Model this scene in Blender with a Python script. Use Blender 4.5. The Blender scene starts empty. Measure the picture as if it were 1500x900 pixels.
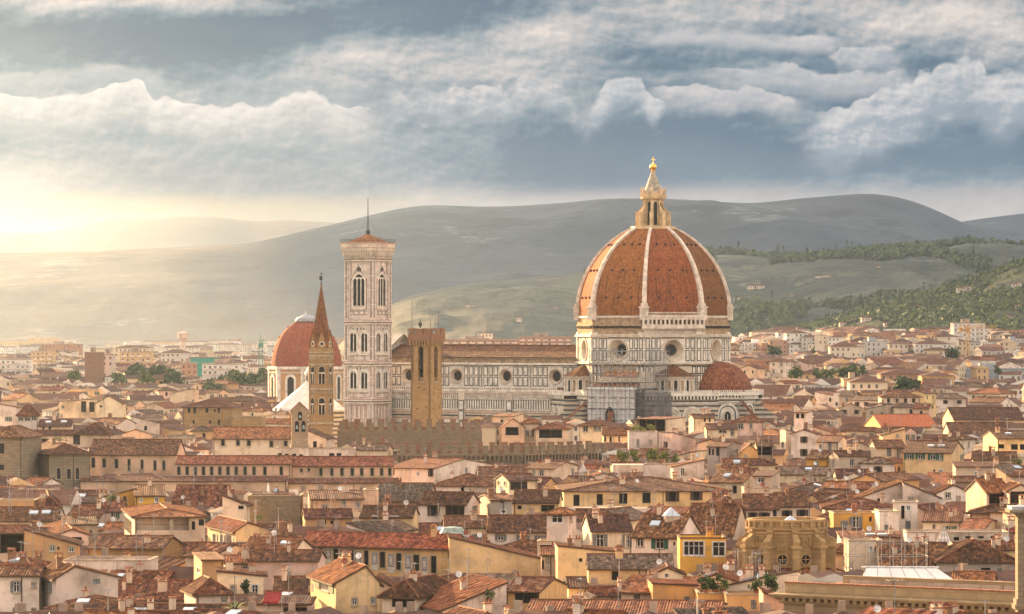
import bpy, math, random
import numpy as np
from mathutils import Vector, Matrix

# ------------------------------------------------------------------ camera, sky, sun, exposure
F = 5475.0            # focal length in pixels of the 1500 px wide photograph
CZ = 54.0             # camera height above the town (a hill terrace)
HX, HY = 750.0, 487.0 # principal column and horizon row
R = math.radians
scene = bpy.context.scene
C = scene.collection

cam = bpy.data.cameras.new('camera'); cam_o = bpy.data.objects.new('camera', cam); C.objects.link(cam_o)
cam_o.location = (0, 0, CZ); cam_o.rotation_euler = (R(90), 0, 0)
cam.sensor_width = 36; cam.lens = 36 * F / 1500.0
cam.shift_y = (HY - 450.0) / 1500.0
cam.clip_start = 1; cam.clip_end = 90000
scene.camera = cam_o
vs = scene.view_settings
vs.view_transform = 'Standard'; vs.look = 'None'; vs.gamma = 1; vs.use_curve_mapping = False
vs.exposure = 1.8
scene.cycles.use_denoising = True
scene.cycles.max_bounces = 5; scene.cycles.diffuse_bounces = 1; scene.cycles.glossy_bounces = 2
scene.cycles.volume_bounces = 0; scene.cycles.transparent_max_bounces = 8

SUN_AZ = -32.0   # degrees from the view axis, negative = left
SUN_EL = 11.5
sun = bpy.data.lights.new('sun', 'SUN'); sun_o = bpy.data.objects.new('sun', sun); C.objects.link(sun_o)
sun.energy = 5.0; sun.angle = R(0.6); sun.color = (1.0, 0.60, 0.27)
sd = Vector((math.sin(R(SUN_AZ)) * math.cos(R(SUN_EL)), math.cos(R(SUN_AZ)) * math.cos(R(SUN_EL)), math.sin(R(SUN_EL))))
sun_o.rotation_euler = sd.to_track_quat('Z', 'Y').to_euler()
sun_o.location = (-300, 300, 400)

class G:
    """small helper for node trees"""
    def __init__(s, tree): s.t = tree
    def n(s, kind, **kw):
        x = s.t.nodes.new(kind)
        for k, v in kw.items(): setattr(x, k, v)
        return x
    def put(s, sock, v):
        if v is None: return
        if hasattr(v, 'is_output'): s.t.links.new(v, sock)
        else: sock.default_value = v
    def m(s, op, a, b=None, c=None, clamp=False):
        x = s.n('ShaderNodeMath', operation=op, use_clamp=clamp)
        s.put(x.inputs[0], a); s.put(x.inputs[1], b); s.put(x.inputs[2], c)
        return x.outputs[0]
    def mix(s, f, a, b, blend='MIX'):
        x = s.n('ShaderNodeMix', data_type='RGBA', blend_type=blend, clamp_factor=True)
        s.put(x.inputs[0], f)
        for i, v in ((6, a), (7, b)):
            s.put(x.inputs[i], (*v, 1) if isinstance(v, tuple) and len(v) == 3 else v)
        return x.outputs[2]
    def vec(s, x, y, z=0.0):
        c = s.n('ShaderNodeCombineXYZ'); s.put(c.inputs[0], x); s.put(c.inputs[1], y); s.put(c.inputs[2], z)
        return c.outputs[0]
    def sep(s, v):
        c = s.n('ShaderNodeSeparateXYZ'); s.put(c.inputs[0], v); return c.outputs
    def noise(s, v, scale=1.0, detail=4.0, rough=0.5, dist=0.0, dim='3D', color=False):
        x = s.n('ShaderNodeTexNoise', noise_dimensions=dim)
        s.put(x.inputs['Vector'], v); s.put(x.inputs['Scale'], scale); s.put(x.inputs['Detail'], detail)
        s.put(x.inputs['Roughness'], rough); s.put(x.inputs['Distortion'], dist)
        return x.outputs['Color' if color else 'Fac']
    def ramp(s, f, pts, interp='LINEAR'):
        x = s.n('ShaderNodeValToRGB'); cr = x.color_ramp; cr.interpolation = interp
        while len(cr.elements) > 1: cr.elements.remove(cr.elements[-1])
        for i, (p, c) in enumerate(pts):
            e = cr.elements[0] if i == 0 else cr.elements.new(p)
            e.position = p; e.color = (*c, 1) if len(c) == 3 else c
        s.put(x.inputs[0], f); return x.outputs[0]
    def curve(s, f, pts):
        x = s.n('ShaderNodeFloatCurve'); cv = x.mapping.curves[0]
        while len(cv.points) > 2: cv.points.remove(cv.points[-1])
        pts = sorted(pts)
        cv.points[0].location = pts[0]; cv.points[1].location = pts[-1]
        for p in pts[1:-1]: cv.points.new(*p)
        x.mapping.extend = 'HORIZONTAL'; x.mapping.update()
        s.put(x.inputs['Value'], f); return x.outputs[0]
    def smooth(s, v, a, b, lo=0.0, hi=1.0):
        x = s.n('ShaderNodeMapRange', interpolation_type='SMOOTHSTEP')
        s.put(x.inputs[0], v); s.put(x.inputs[1], a); s.put(x.inputs[2], b); s.put(x.inputs[3], lo); s.put(x.inputs[4], hi)
        return x.outputs[0]

SKY_GAIN = 0.24    # brightness of the storm clouds ahead (picture values / 2**exposure)
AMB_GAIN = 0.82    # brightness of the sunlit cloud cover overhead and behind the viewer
world = bpy.data.worlds.new('World'); scene.world = world; world.use_nodes = True
wt = world.node_tree; wt.nodes.clear(); g = G(wt)
tc = g.n('ShaderNodeTexCoord')
dx, dy, dz = g.sep(tc.outputs['Generated'])
U = g.m('MULTIPLY_ADD', g.m('ARCTAN2', dx, dy), F / 100, HX / 100)      # hundreds of "photo pixels" of azimuth
V = g.m('MULTIPLY_ADD', g.m('ARCSINE', dz), -F / 100, HY / 100)          # ... and of elevation (0 top, 4.87 horizon)
UN = g.m('DIVIDE', U, 15.0)
uv = g.vec(U, V)
wcol = g.noise(g.vec(g.m('MULTIPLY', U, 0.45), V), 0.9, 4, 0.55, color=True)
wr, wg, wb = g.sep(wcol)
Uw = g.m('ADD', U, g.m('MULTIPLY_ADD', wr, 1.8, -0.9))
Vw = g.m('ADD', V, g.m('MULTIPLY_ADD', wg, 0.7, -0.35))
def blob(cx, cy, sx, sy, amp):
    a = g.m('MULTIPLY_ADD', Uw, 100 / sx, -cx / sx); b = g.m('MULTIPLY_ADD', Vw, 100 / sy, -cy / sy)
    r2 = g.m('MULTIPLY_ADD', a, a, g.m('MULTIPLY', b, b))
    return g.m('MULTIPLY', g.m('POWER', 0.5, r2), amp)
strat = g.noise(g.vec(g.m('MULTIPLY', Uw, 0.42), g.m('MULTIPLY', Vw, 1.1), 3.3), 1.1, 8, 0.6)
fine = g.noise(g.vec(g.m('MULTIPLY', Uw, 1.1), g.m('MULTIPLY', Vw, 1.7), 7.7), 1.6, 9, 0.62)
t = g.m('MULTIPLY_ADD', strat, 0.9, -0.04)
t = g.m('ADD', t, g.m('MULTIPLY_ADD', fine, 0.42, -0.21))
for bl in [(110, 0, 200, 16, .3), (300, 6, 200, 12, .26), (60, 60, 200, 24, -.30), (300, 62, 200, 30, -.38), (430, 45, 60, 20, -.2),
           (600, 12, 150, 22, -.55), (640, 45, 70, 14, -.42), (530, 75, 60, 22, .26), (800, 50, 110, 20, .36), (700, 95, 150, 22, .25),
           (900, 15, 80, 18, .1), (470, 90, 60, 30, .25), (460, 120, 70, 16, .12), (950, 85, 80, 20, -.12), (800, 215, 110, 45, -.36), (900, 250, 120, 30, -.3),
           (560, 190, 120, 40, .02), (600, 245, 100, 30, .06), (1100, 15, 120, 20, .25), (1400, 25, 90, 28, .30), (1480, 70, 80, 30, .16),
           (1300, 45, 60, 20, .25), (1000, 85, 60, 20, -.15), (1090, 215, 110, 38, -.42), (1240, 148, 60, 12, -.62), (1375, 100, 25, 12, -.45), (1260, 190, 60, 35, .12),
           (1440, 210, 90, 34, -.38), (1200, 250, 120, 14, -.30), (1390, 240, 130, 12, -.32), (1300, 215, 90, 20, .10), (100, 235, 140, 30, .10), (330, 205, 90, 18, -.22), (240, 190, 60, 10, -.22), (420, 250, 90, 22, -.10),
           (720, 222, 30, 12, .22), (150, 160, 300, 22, .12)]:
    t = g.m('ADD', t, blob(*bl))
# cumulus banks: a top edge with billows, bright crest fading into the grey body
puff1 = g.noise(uv, 2.6, 7, 0.58)
vor = g.n('ShaderNodeTexVoronoi', feature='SMOOTH_F1'); g.put(vor.inputs['Vector'], g.vec(g.m('ADD', U, g.m('MULTIPLY', puff1, .35)), g.m('ADD', V, g.m('MULTIPLY', puff1, .3)))); vor.inputs['Scale'].default_value = 4.6
vor.inputs['Smoothness'].default_value = 0.35
puff = g.m('ADD', g.m('MULTIPLY_ADD', puff1, 0.55, -0.275), g.m('MULTIPLY_ADD', vor.outputs[0], 0.5, -0.2))
rel_a = g.noise(g.vec(U, g.m('MULTIPLY', V, 1.5)), 3.2, 6, 0.55)
rel_b = g.noise(g.vec(g.m('ADD', U, .05), g.m('MULTIPLY_ADD', V, 1.5, .09)), 3.2, 6, 0.55)
relief = g.m('SUBTRACT', rel_b, rel_a)
wq = g.noise(g.vec(U, V, 2.0), 3.0, 4, .55, color=True); q_r, q_g, _ = g.sep(wq)
Uq = g.m('ADD', U, g.m('MULTIPLY_ADD', q_r, .5, -.25)); Vq = g.m('ADD', g.m('MULTIPLY', V, 1.25), g.m('MULTIPLY_ADD', q_g, .5, -.25))
def puffs(scale, sm):
    v_ = g.n('ShaderNodeTexVoronoi', feature='SMOOTH_F1'); g.put(v_.inputs['Vector'], g.vec(Uq, Vq, 0)); v_.inputs['Scale'].default_value = scale; v_.inputs['Smoothness'].default_value = sm
    px_, py_, _ = g.sep(v_.outputs['Position'])
    return g.m('MULTIPLY', g.m('ADD', g.m('MULTIPLY', g.m('SUBTRACT', px_, Uq), .45), g.m('SUBTRACT', py_, Vq)), scale)
cauli = g.m('ADD', g.m('MULTIPLY', puffs(2.6, .5), .42), g.m('ADD', g.m('MULTIPLY', puffs(6.0, .45), .30), g.m('ADD', g.m('MULTIPLY', puffs(13.0, .4), .2), g.m('MULTIPLY', puffs(29.0, .35), .12))))
cloud_ramp = [(0.0, (.05, .13, .22)), (.25, (.145, .235, .31)), (.5, (.335, .38, .425)), (.72, (.57, .55, .55)), (.9, (.74, .675, .64)), (1.0, (.88, .78, .71))]
t = g.m('ADD', t, g.m('ADD', g.m('MULTIPLY', relief, .8), g.m('MULTIPLY', cauli, .026)))
t = g.m('MULTIPLY_ADD', t, 1.22, -0.13, clamp=True)
col = g.ramp(t, cloud_ramp)
# blue hue wobble
hw = g.noise(g.vec(g.m('MULTIPLY', U, 0.4), V, 11.0), 0.7, 3, 0.5)
col = g.mix(g.smooth(hw, .45, .7, 0, .22), col, (.25, .40, .44))
edge_soft = g.smooth(g.noise(g.vec(U, V, 21.0), 1.1, 3, .5), .38, .75, .5, 4.0)
def bank(pts, xs, amp, depth, thick, soft=0.05, strength=1.0, crest=(.95, .86, .79), body=(.50, .51, .53), rel=1.6):
    global col
    top = g.m('MULTIPLY', g.curve(UN, [(x / 1500, y / 500) for x, y in pts]), 5.0)
    d = g.m('ADD', g.m('SUBTRACT', V, top), g.m('MULTIPLY', puff, -amp))
    a = g.smooth(d, 0.0, g.m('MULTIPLY', edge_soft, soft))
    a = g.m('MULTIPLY', a, g.smooth(d, thick * .45, thick, 1, 0))
    x0, x1, fe = xs
    a = g.m('MULTIPLY', a, g.m('MULTIPLY', g.smooth(Uw, (x0 - fe) / 100, (x0 + fe) / 100), g.smooth(Uw, (x1 - fe) / 100, (x1 + fe) / 100, 1, 0)))
    s = g.m('ADD', g.m('MULTIPLY_ADD', g.smooth(d, -.1, depth * 1.6, 1, 0), .8, .02), g.m('MULTIPLY', relief, rel * .9))
    s = g.m('ADD', s, g.m('MULTIPLY', cauli, .22 * rel), clamp=True)
    col = g.mix(g.m('MULTIPLY', a, strength), col, g.mix(s, body, crest))
bank([(0, 108), (60, 104), (110, 97), (150, 93), (205, 96), (230, 106), (300, 115)], (-200, 228, 12), .12, .22, .42, .07, .8, (.68, .67, .66), (.34, .40, .44), .8)
bank([(0, 110), (300, 96), (420, 100), (540, 118)], (330, 560, 60), .5, .5, .8, .2, .5, (.62, .62, .62), (.45, .48, .50), 1)
bank([(600, 128), (640, 126), (700, 122), (735, 128), (770, 106), (800, 106), (830, 125), (850, 140), (1000, 150)], (600, 860, 40), .55, .28, .6, .07, .85, (0.92, 0.839, 0.793), (.40, .45, .50), 2.2)
bank([(860, 160), (872, 140), (900, 112), (915, 106), (935, 110), (945, 125), (955, 140), (1000, 160)], (866, 960, 12), .30, .35, .6, .06, .9, (0.92, 0.851, 0.816), (.37, .44, .50), 2.0)
bank([(930, 128), (985, 124), (1020, 122), (1060, 132), (1100, 126), (1140, 138), (1200, 142)], (945, 1150, 25), .18, .25, .48, .06, .85, (0.92, 0.828, 0.782), (.44, .46, .50), 1.4)
bank([(1000, 100), (1060, 98), (1100, 94), (1150, 92), (1200, 104), (1330, 100)], (1050, 1330, 40), .22, .22, .5, .07, .75, (0.897, 0.828, 0.793), (.50, .52, .55), 1.4)
bank([(980, 42), (1010, 37), (1060, 42), (1130, 48), (1225, 54), (1260, 60)], (940, 1235, 14), .14, .13, .35, .05, .9, (0.966, 0.862, 0.793), (.55, .55, .57), 1.0)
bank([(1225, 75), (1240, 62), (1262, 68), (1300, 64), (1330, 74)], (1230, 1332, 8), .22, .16, .5, .05, .9, (0.966, 0.874, 0.816), (.45, .49, .53), 2.0)
bank([(1180, 160), (1240, 150), (1290, 128), (1330, 118), (1370, 92), (1420, 84), (1440, 102), (1470, 112), (1490, 95), (1500, 90)], (1190, 1700, 40), .5, .5, 1.2, .08, .85, (0.897, 0.839, 0.805), (.40, .46, .52), 2.6)
bank([(0, 137), (50, 141), (105, 136), (140, 132), (165, 124), (190, 117), (215, 128), (232, 147), (240, 140), (262, 144), (290, 153), (330, 151), (400, 146), (440, 133), (470, 133), (490, 152), (560, 156), (700, 160)], (-300, 560, 60), .26, .34, .78, .03, .98, (1.05, .95, .87), (.50, .50, .50), 1.5)
# warm clearing above the western horizon, strongest towards the hidden sun
lowm = g.smooth(Vw, 1.9, 2.95)
left = g.smooth(U, 9.5, 0.5)
col = g.mix(g.m('MULTIPLY', lowm, g.m('MULTIPLY_ADD', left, 0.45, 0.06)), col, (.54, .45, .39))
wband = g.noise(g.vec(g.m('MULTIPLY', U, .35), V, 5.0), 1.3, 5, .5)
Vb = g.m('ADD', V, g.m('MULTIPLY_ADD', wband, .30, -.15))
glow = g.m('MULTIPLY', g.smooth(Vb, 2.75, 3.02), g.smooth(U, 8.6, 3.5))
col = g.mix(g.m('MULTIPLY', glow, .62), col, (.85, .62, .30))
pink = g.m('MULTIPLY', g.smooth(Vb, 2.6, 2.95), g.smooth(U, 4, 8))
col = g.mix(g.m('MULTIPLY', pink, .55), col, (.80, .64, .56))
# the rest of the vault: Nishita sky seen through broken, sunlit cloud
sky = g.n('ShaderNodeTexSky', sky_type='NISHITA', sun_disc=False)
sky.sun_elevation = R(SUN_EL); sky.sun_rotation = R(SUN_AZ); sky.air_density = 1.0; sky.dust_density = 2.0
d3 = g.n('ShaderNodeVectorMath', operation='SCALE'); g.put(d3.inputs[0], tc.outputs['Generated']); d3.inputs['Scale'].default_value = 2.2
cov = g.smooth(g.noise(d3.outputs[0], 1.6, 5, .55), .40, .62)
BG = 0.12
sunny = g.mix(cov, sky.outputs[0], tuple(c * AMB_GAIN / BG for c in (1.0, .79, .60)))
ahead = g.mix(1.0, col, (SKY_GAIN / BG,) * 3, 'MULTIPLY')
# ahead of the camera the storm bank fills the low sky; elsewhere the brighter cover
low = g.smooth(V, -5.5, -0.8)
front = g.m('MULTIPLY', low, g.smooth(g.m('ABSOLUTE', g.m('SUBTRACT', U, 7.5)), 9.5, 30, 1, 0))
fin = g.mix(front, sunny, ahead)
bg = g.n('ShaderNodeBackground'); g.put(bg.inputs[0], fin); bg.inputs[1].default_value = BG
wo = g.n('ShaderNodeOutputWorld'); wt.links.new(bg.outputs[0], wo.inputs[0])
world.cycles.sampling_method = 'MANUAL'; world.cycles.sample_map_resolution = 256
# ------------------------------------------------------------------ helpers
rng = random.Random(7)
def tag(o, label=None, cat=None, group=None, kind=None):
    if label: o['label'] = label
    if cat: o['category'] = cat
    if group: o['group'] = group
    if kind: o['kind'] = kind
    return o
def link(name, data, parent=None, loc=None, rot=None):
    o = bpy.data.objects.new(name, data); C.objects.link(o)
    if parent: o.parent = parent
    if loc is not None: o.location = loc
    if rot is not None: o.rotation_euler = (0, 0, rot)
    return o
def thing(name, label, cat, loc=(0, 0, 0), rotz=0.0, group=None):
    return tag(link(name, None, None, loc, rotz), label, cat, group)
def at(px, py, Y): return Vector(((px - HX) * Y / F, Y, CZ - (py - HY) * Y / F))
def zat(py, Y): return CZ - (py - HY) * Y / F
def proj(p): return (HX + F * p[0] / p[1], HY - F * (p[2] - CZ) / p[1])

class MB:
    """collects faces (with material slots and metre UVs) and links them as ONE mesh"""
    def __init__(s): s.v = []; s.f = []; s.mi = []; s.uv = []; s.M = None; s.sm = []
    def pt(s, p):
        if s.M is not None: p = s.M @ Vector(p)
        s.v.append((p[0], p[1], p[2])); return len(s.v) - 1
    def face(s, pts, mi=0, uv=None, smooth=False):
        s.f.append([s.pt(p) for p in pts]); s.mi.append(mi); s.sm.append(smooth)
        s.uv.extend(uv if uv else [(0.0, 0.0)] * len(pts))
    def box(s, x0, x1, y0, y1, z0, z1, mi=0, skip=''):
        P = [(x0, y0, z0), (x1, y0, z0), (x1, y1, z0), (x0, y1, z0), (x0, y0, z1), (x1, y0, z1), (x1, y1, z1), (x0, y1, z1)]
        for k, q in (('b', (0, 3, 2, 1)), ('t', (4, 5, 6, 7)), ('f', (0, 1, 5, 4)), ('r', (1, 2, 6, 5)), ('k', (2, 3, 7, 6)), ('l', (3, 0, 4, 7))):
            if k not in skip: s.face([P[i] for i in q], mi)
    def prism(s, poly, z0, z1, mi=0, caps=True):
        n = len(poly)
        for i in range(n):
            a, b = poly[i], poly[(i + 1) % n]
            s.face([(a[0], a[1], z0), (b[0], b[1], z0), (b[0], b[1], z1), (a[0], a[1], z1)], mi)
        if caps:
            s.face([(p[0], p[1], z1) for p in poly], mi); s.face([(p[0], p[1], z0) for p in reversed(poly)], mi)
    def lathe(s, prof, n=16, mi=0, a0=0.0, a1=2 * math.pi, cx=0, cy=0, smooth=False, uvs=False):
        full = abs(a1 - a0 - 2 * math.pi) < 1e-6
        for i in range(n):
            t0 = a0 + (a1 - a0) * i / n; t1 = a0 + (a1 - a0) * (i + 1) / n
            L = 0.0
            for j in range(len(prof) - 1):
                (r0, z0), (r1, z1) = prof[j], prof[j + 1]
                L1 = L + math.hypot(r1 - r0, z1 - z0)
                q = [(cx + r0 * math.cos(t0), cy + r0 * math.sin(t0), z0), (cx + r0 * math.cos(t1), cy + r0 * math.sin(t1), z0),
                     (cx + r1 * math.cos(t1), cy + r1 * math.sin(t1), z1), (cx + r1 * math.cos(t0), cy + r1 * math.sin(t0), z1)]
                rr = max(r0, r1)
                u = [(t0 * rr, L), (t1 * rr, L), (t1 * rr, L1), (t0 * rr, L1)]
                if r0 < 1e-5: q = q[1:]; u = u[1:]
                elif r1 < 1e-5: q = q[:3]; u = u[:3]
                s.face(q, mi, u, smooth); L = L1
    def tube(s, a, b, r, n=6, mi=0, r2=None):
        a, b = Vector(a), Vector(b); d = (b - a)
        if d.length < 1e-6: return
        d.normalize(); x = d.orthogonal().normalized(); y = d.cross(x); r2 = r if r2 is None else r2
        A = [a + (x * math.cos(2 * math.pi * i / n) + y * math.sin(2 * math.pi * i / n)) * r for i in range(n)]
        B = [b + (x * math.cos(2 * math.pi * i / n) + y * math.sin(2 * math.pi * i / n)) * r2 for i in range(n)]
        for i in range(n):
            j = (i + 1) % n
            s.face([A[i], A[j], B[j], B[i]], mi, None, n > 5)
        s.face(list(reversed(A)), mi); s.face(B, mi)
    def build(s, name, mats, parent=None, loc=None, rot=None):
        if not isinstance(mats, (list, tuple)): mats = [mats]
        me = bpy.data.meshes.new(name); me.from_pydata(s.v, [], s.f)
        for m in mats: me.materials.append(m)
        me.polygons.foreach_set('material_index', s.mi)
        me.polygons.foreach_set('use_smooth', s.sm)
        u = me.uv_layers.new(name='UVMap'); u.data.foreach_set('uv', np.array(s.uv, dtype=np.float32).ravel())
        return link(name, me, parent, loc, rot)

# ------------------------------------------------------------------ materials
MT = {}
def new_mat(name):
    m = bpy.data.materials.new(name); m.use_nodes = True
    nt = m.node_tree; nt.nodes.clear(); gg = G(nt)
    b = gg.n('ShaderNodeBsdfPrincipled'); o = gg.n('ShaderNodeOutputMaterial'); nt.links.new(b.outputs[0], o.inputs[0])
    b.inputs['Roughness'].default_value = 0.85; b.inputs['Specular IOR Level'].default_value = 0.25
    MT[name] = m
    return m, gg, b
def obj_co(gg): return gg.n('ShaderNodeTexCoord').outputs['Object']
def sc3(gg, v, sx, sy, sz):
    x = gg.n('ShaderNodeVectorMath', operation='MULTIPLY'); gg.put(x.inputs[0], v); x.inputs[1].default_value = (sx, sy, sz); return x.outputs[0]
def hsv(gg, c, h, s, v):
    x = gg.n('ShaderNodeHueSaturation'); gg.put(x.inputs['Hue'], h); gg.put(x.inputs['Saturation'], s); gg.put(x.inputs['Value'], v); gg.put(x.inputs['Color'], c); return x.outputs[0]
def rnd(gg): return gg.n('ShaderNodeObjectInfo').outputs['Random']
def bump(gg, b, h, strength, dist=0.1):
    x = gg.n('ShaderNodeBump'); x.inputs['Strength'].default_value = strength; x.inputs['Distance'].default_value = dist
    gg.put(x.inputs['Height'], h); gg.put(b.inputs['Normal'], x.outputs[0])

def plaster(name, c, dirt=(.27, .19, .12), amt=.72):
    m, gg, b = new_mat(name); co = obj_co(gg); r = rnd(gg)
    ofs = gg.n('ShaderNodeVectorMath', operation='ADD'); gg.put(ofs.inputs[0], co); gg.put(ofs.inputs[1], gg.vec(gg.m('MULTIPLY', r, 50), gg.m('MULTIPLY', r, 31), 0))
    co = ofs.outputs[0]
    big = gg.noise(co, .16, 5, .6); fine = gg.noise(co, 1.3, 5, .65)
    streak = gg.noise(sc3(gg, co, 1.6, 1.6, .12), 1.0, 4, .6)
    base = hsv(gg, (*c, 1), gg.m('MULTIPLY_ADD', r, .012, .494), gg.m('MULTIPLY_ADD', big, .3, .85), gg.m('MULTIPLY_ADD', r, .22, .9))
    k = gg.m('MULTIPLY', gg.smooth(big, .45, .75), amt)
    k2 = gg.m('MULTIPLY', gg.smooth(streak, .55, .78), amt * .8)
    k3 = gg.m('MULTIPLY', gg.smooth(fine, .5, .8), amt * .5)
    pt = gg.noise(co, .42, 2, .4); base = gg.mix(gg.m('MULTIPLY', gg.smooth(pt, .56, .575), .22), base, tuple(min(1, x * 1.2) for x in c)); base = gg.mix(gg.m('MULTIPLY', gg.smooth(pt, .42, .41), .22), base, dirt)
    col = gg.mix(k, base, dirt); col = gg.mix(k2, col, tuple(x * .8 for x in dirt)); col = gg.mix(k3, col, tuple(x * 1.1 for x in dirt))
    gg.put(b.inputs['Base Color'], col); bump(gg, b, fine, .25, .05)
    return m
PL = {'cream': (.72, .54, .38), 'white': (.76, .60, .48), 'yellow': (.73, .48, .23), 'bright yellow': (.70, .36, .05), 'ochre': (.60, .34, .14),
      'pink': (.70, .46, .36), 'peach': (.72, .45, .28), 'orange': (.68, .33, .10), 'beige': (.52, .38, .27), 'grey': (.42, .34, .28), 'pale yellow': (.77, .57, .36), 'brown': (.36, .24, .15)}
for k, c in PL.items(): plaster('plaster ' + k, c)
plaster('stained plaster', (.68, .52, .41), (.20, .15, .11), .85)

def stone(name, c1, c2, sx=.9, sz=.35, mortar=(.20, .15, .10), ms=.04):
    m, gg, b = new_mat(name); co = obj_co(gg)
    x, y, z = gg.sep(co)
    br = gg.n('ShaderNodeTexBrick'); gg.put(br.inputs['Vector'], gg.vec(gg.m('ADD', x, y), z, 0)); br.inputs['Scale'].default_value = 1
    br.inputs['Brick Width'].default_value = sx; br.inputs['Row Height'].default_value = sz; br.inputs['Mortar Size'].default_value = ms; br.inputs['Bias'].default_value = 0
    br.inputs['Color1'].default_value = (*c1, 1); br.inputs['Color2'].default_value = (*c2, 1); br.inputs['Mortar'].default_value = (*mortar, 1)
    n = gg.noise(co, .5, 6, .65); n2 = gg.noise(co, 3, 4, .7)
    col = gg.mix(gg.m('MULTIPLY', gg.smooth(n, .4, .75), .6), br.outputs[0], tuple(v * .55 for v in c1))
    col = gg.mix(gg.m('MULTIPLY', gg.smooth(n2, .5, .8), .5), col, tuple(min(1, v * 1.35) for v in c2))
    gg.put(b.inputs['Base Color'], col); bump(gg, b, gg.m('ADD', br.outputs[1], n2), .5, .08)
    return m
stone('stone tower', (.45, .275, .11), (.33, .20, .085), .9, .45)
stone('stone rubble', (.30, .21, .12), (.20, .145, .085), .6, .35)
stone('stone grey', (.29, .215, .135), (.22, .165, .105), 1.3, .6, (.17, .13, .085), .04)
stone('stone carved', (.47, .29, .125), (.36, .225, .10), 1.6, .8, (.24, .15, .07), .025)
stone('brick red', (.36, .15, .07), (.28, .11, .06), .5, .2)

def simple(name, c, rough=.7, metal=0.0, var=.35, scale=1.2, spec=.25):
    m, gg, b = new_mat(name); co = obj_co(gg); n = gg.noise(co, scale, 5, .62)
    gg.put(b.inputs['Base Color'], gg.mix(gg.smooth(n, .3, .7), tuple(v * (1 - var) for v in c), tuple(min(1, v * (1 + var * .5)) for v in c)))
    b.inputs['Roughness'].default_value = rough; b.inputs['Metallic'].default_value = metal; b.inputs['Specular IOR Level'].default_value = spec
    return m
simple('marble white', (.74, .65, .54), .6, var=.30, scale=.5)
simple('marble cream', (.64, .52, .39), .6, var=.32, scale=.35)
simple('marble green', (.05, .052, .046), .55)
simple('marble pink', (.50, .30, .21), .6, scale=.6)
simple('rib marble', (.70, .57, .45), .6, var=.35, scale=.5)
simple('rough masonry', (.40, .27, .16), .9, var=.5, scale=.6)
simple('lantern stone', (.66, .46, .25), .65, var=.35, scale=.5)
simple('lantern cone', (.40, .33, .25), .7, var=.45, scale=.8)
simple('dark', (.018, .014, .011), .9)
simple('dark wood', (.10, .055, .03), .8)  # dark brown, used for soffits, gutters and window bars
simple('gold', (1.0, .58, .12), .28, 1.0, .1)
simple('copper green', (.30, .38, .34), .6)
simple('iron', (.04, .037, .035), .6, .3)
simple('steel', (.34, .33, .32), .5, .5)
simple('lead', (.36, .36, .36), .5, .3)
simple('white metal', (.72, .70, .66), .5)
simple('canvas white', (.80, .74, .68), .8, var=.12, scale=.4)
simple('dish white', (.72, .68, .62), .5)
simple('dish red', (.26, .07, .045), .6)
simple('shutter grey', (.20, .20, .19), .7)
simple('shutter brown', (.10, .055, .035), .7)
simple('shutter green', (.025, .10, .065), .6)
simple('shutter teal', (.05, .24, .19), .6)
simple('frame white', (.74, .68, .60), .6)
simple('frame stone', (.42, .32, .21), .8)
simple('terracotta', (.31, .12, .058), .8, var=.5, scale=2)
simple('awning red', (.30, .035, .03), .8)
simple('net green', (.06, .30, .22), .8)
simple('net grey', (.36, .36, .37), .8)
simple('asphalt', (.05, .045, .04), .9)
simple('trunk', (.09, .06, .04), .9)
simple('skin', (.52, .30, .2), .6); simple('cloth blue', (.30, .45, .60), .8); simple('cloth dark', (.04, .04, .05), .8)
m, gg, b = new_mat('glass'); b.inputs['Base Color'].default_value = (.014, .013, .013, 1); b.inputs['Roughness'].default_value = .25; b.inputs['Specular IOR Level'].default_value = .18
m, gg, b = new_mat('skylight glass'); b.inputs['Base Color'].default_value = (.45, .50, .55, 1); b.inputs['Roughness'].default_value = .2; b.inputs['Specular IOR Level'].default_value = .6

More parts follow.
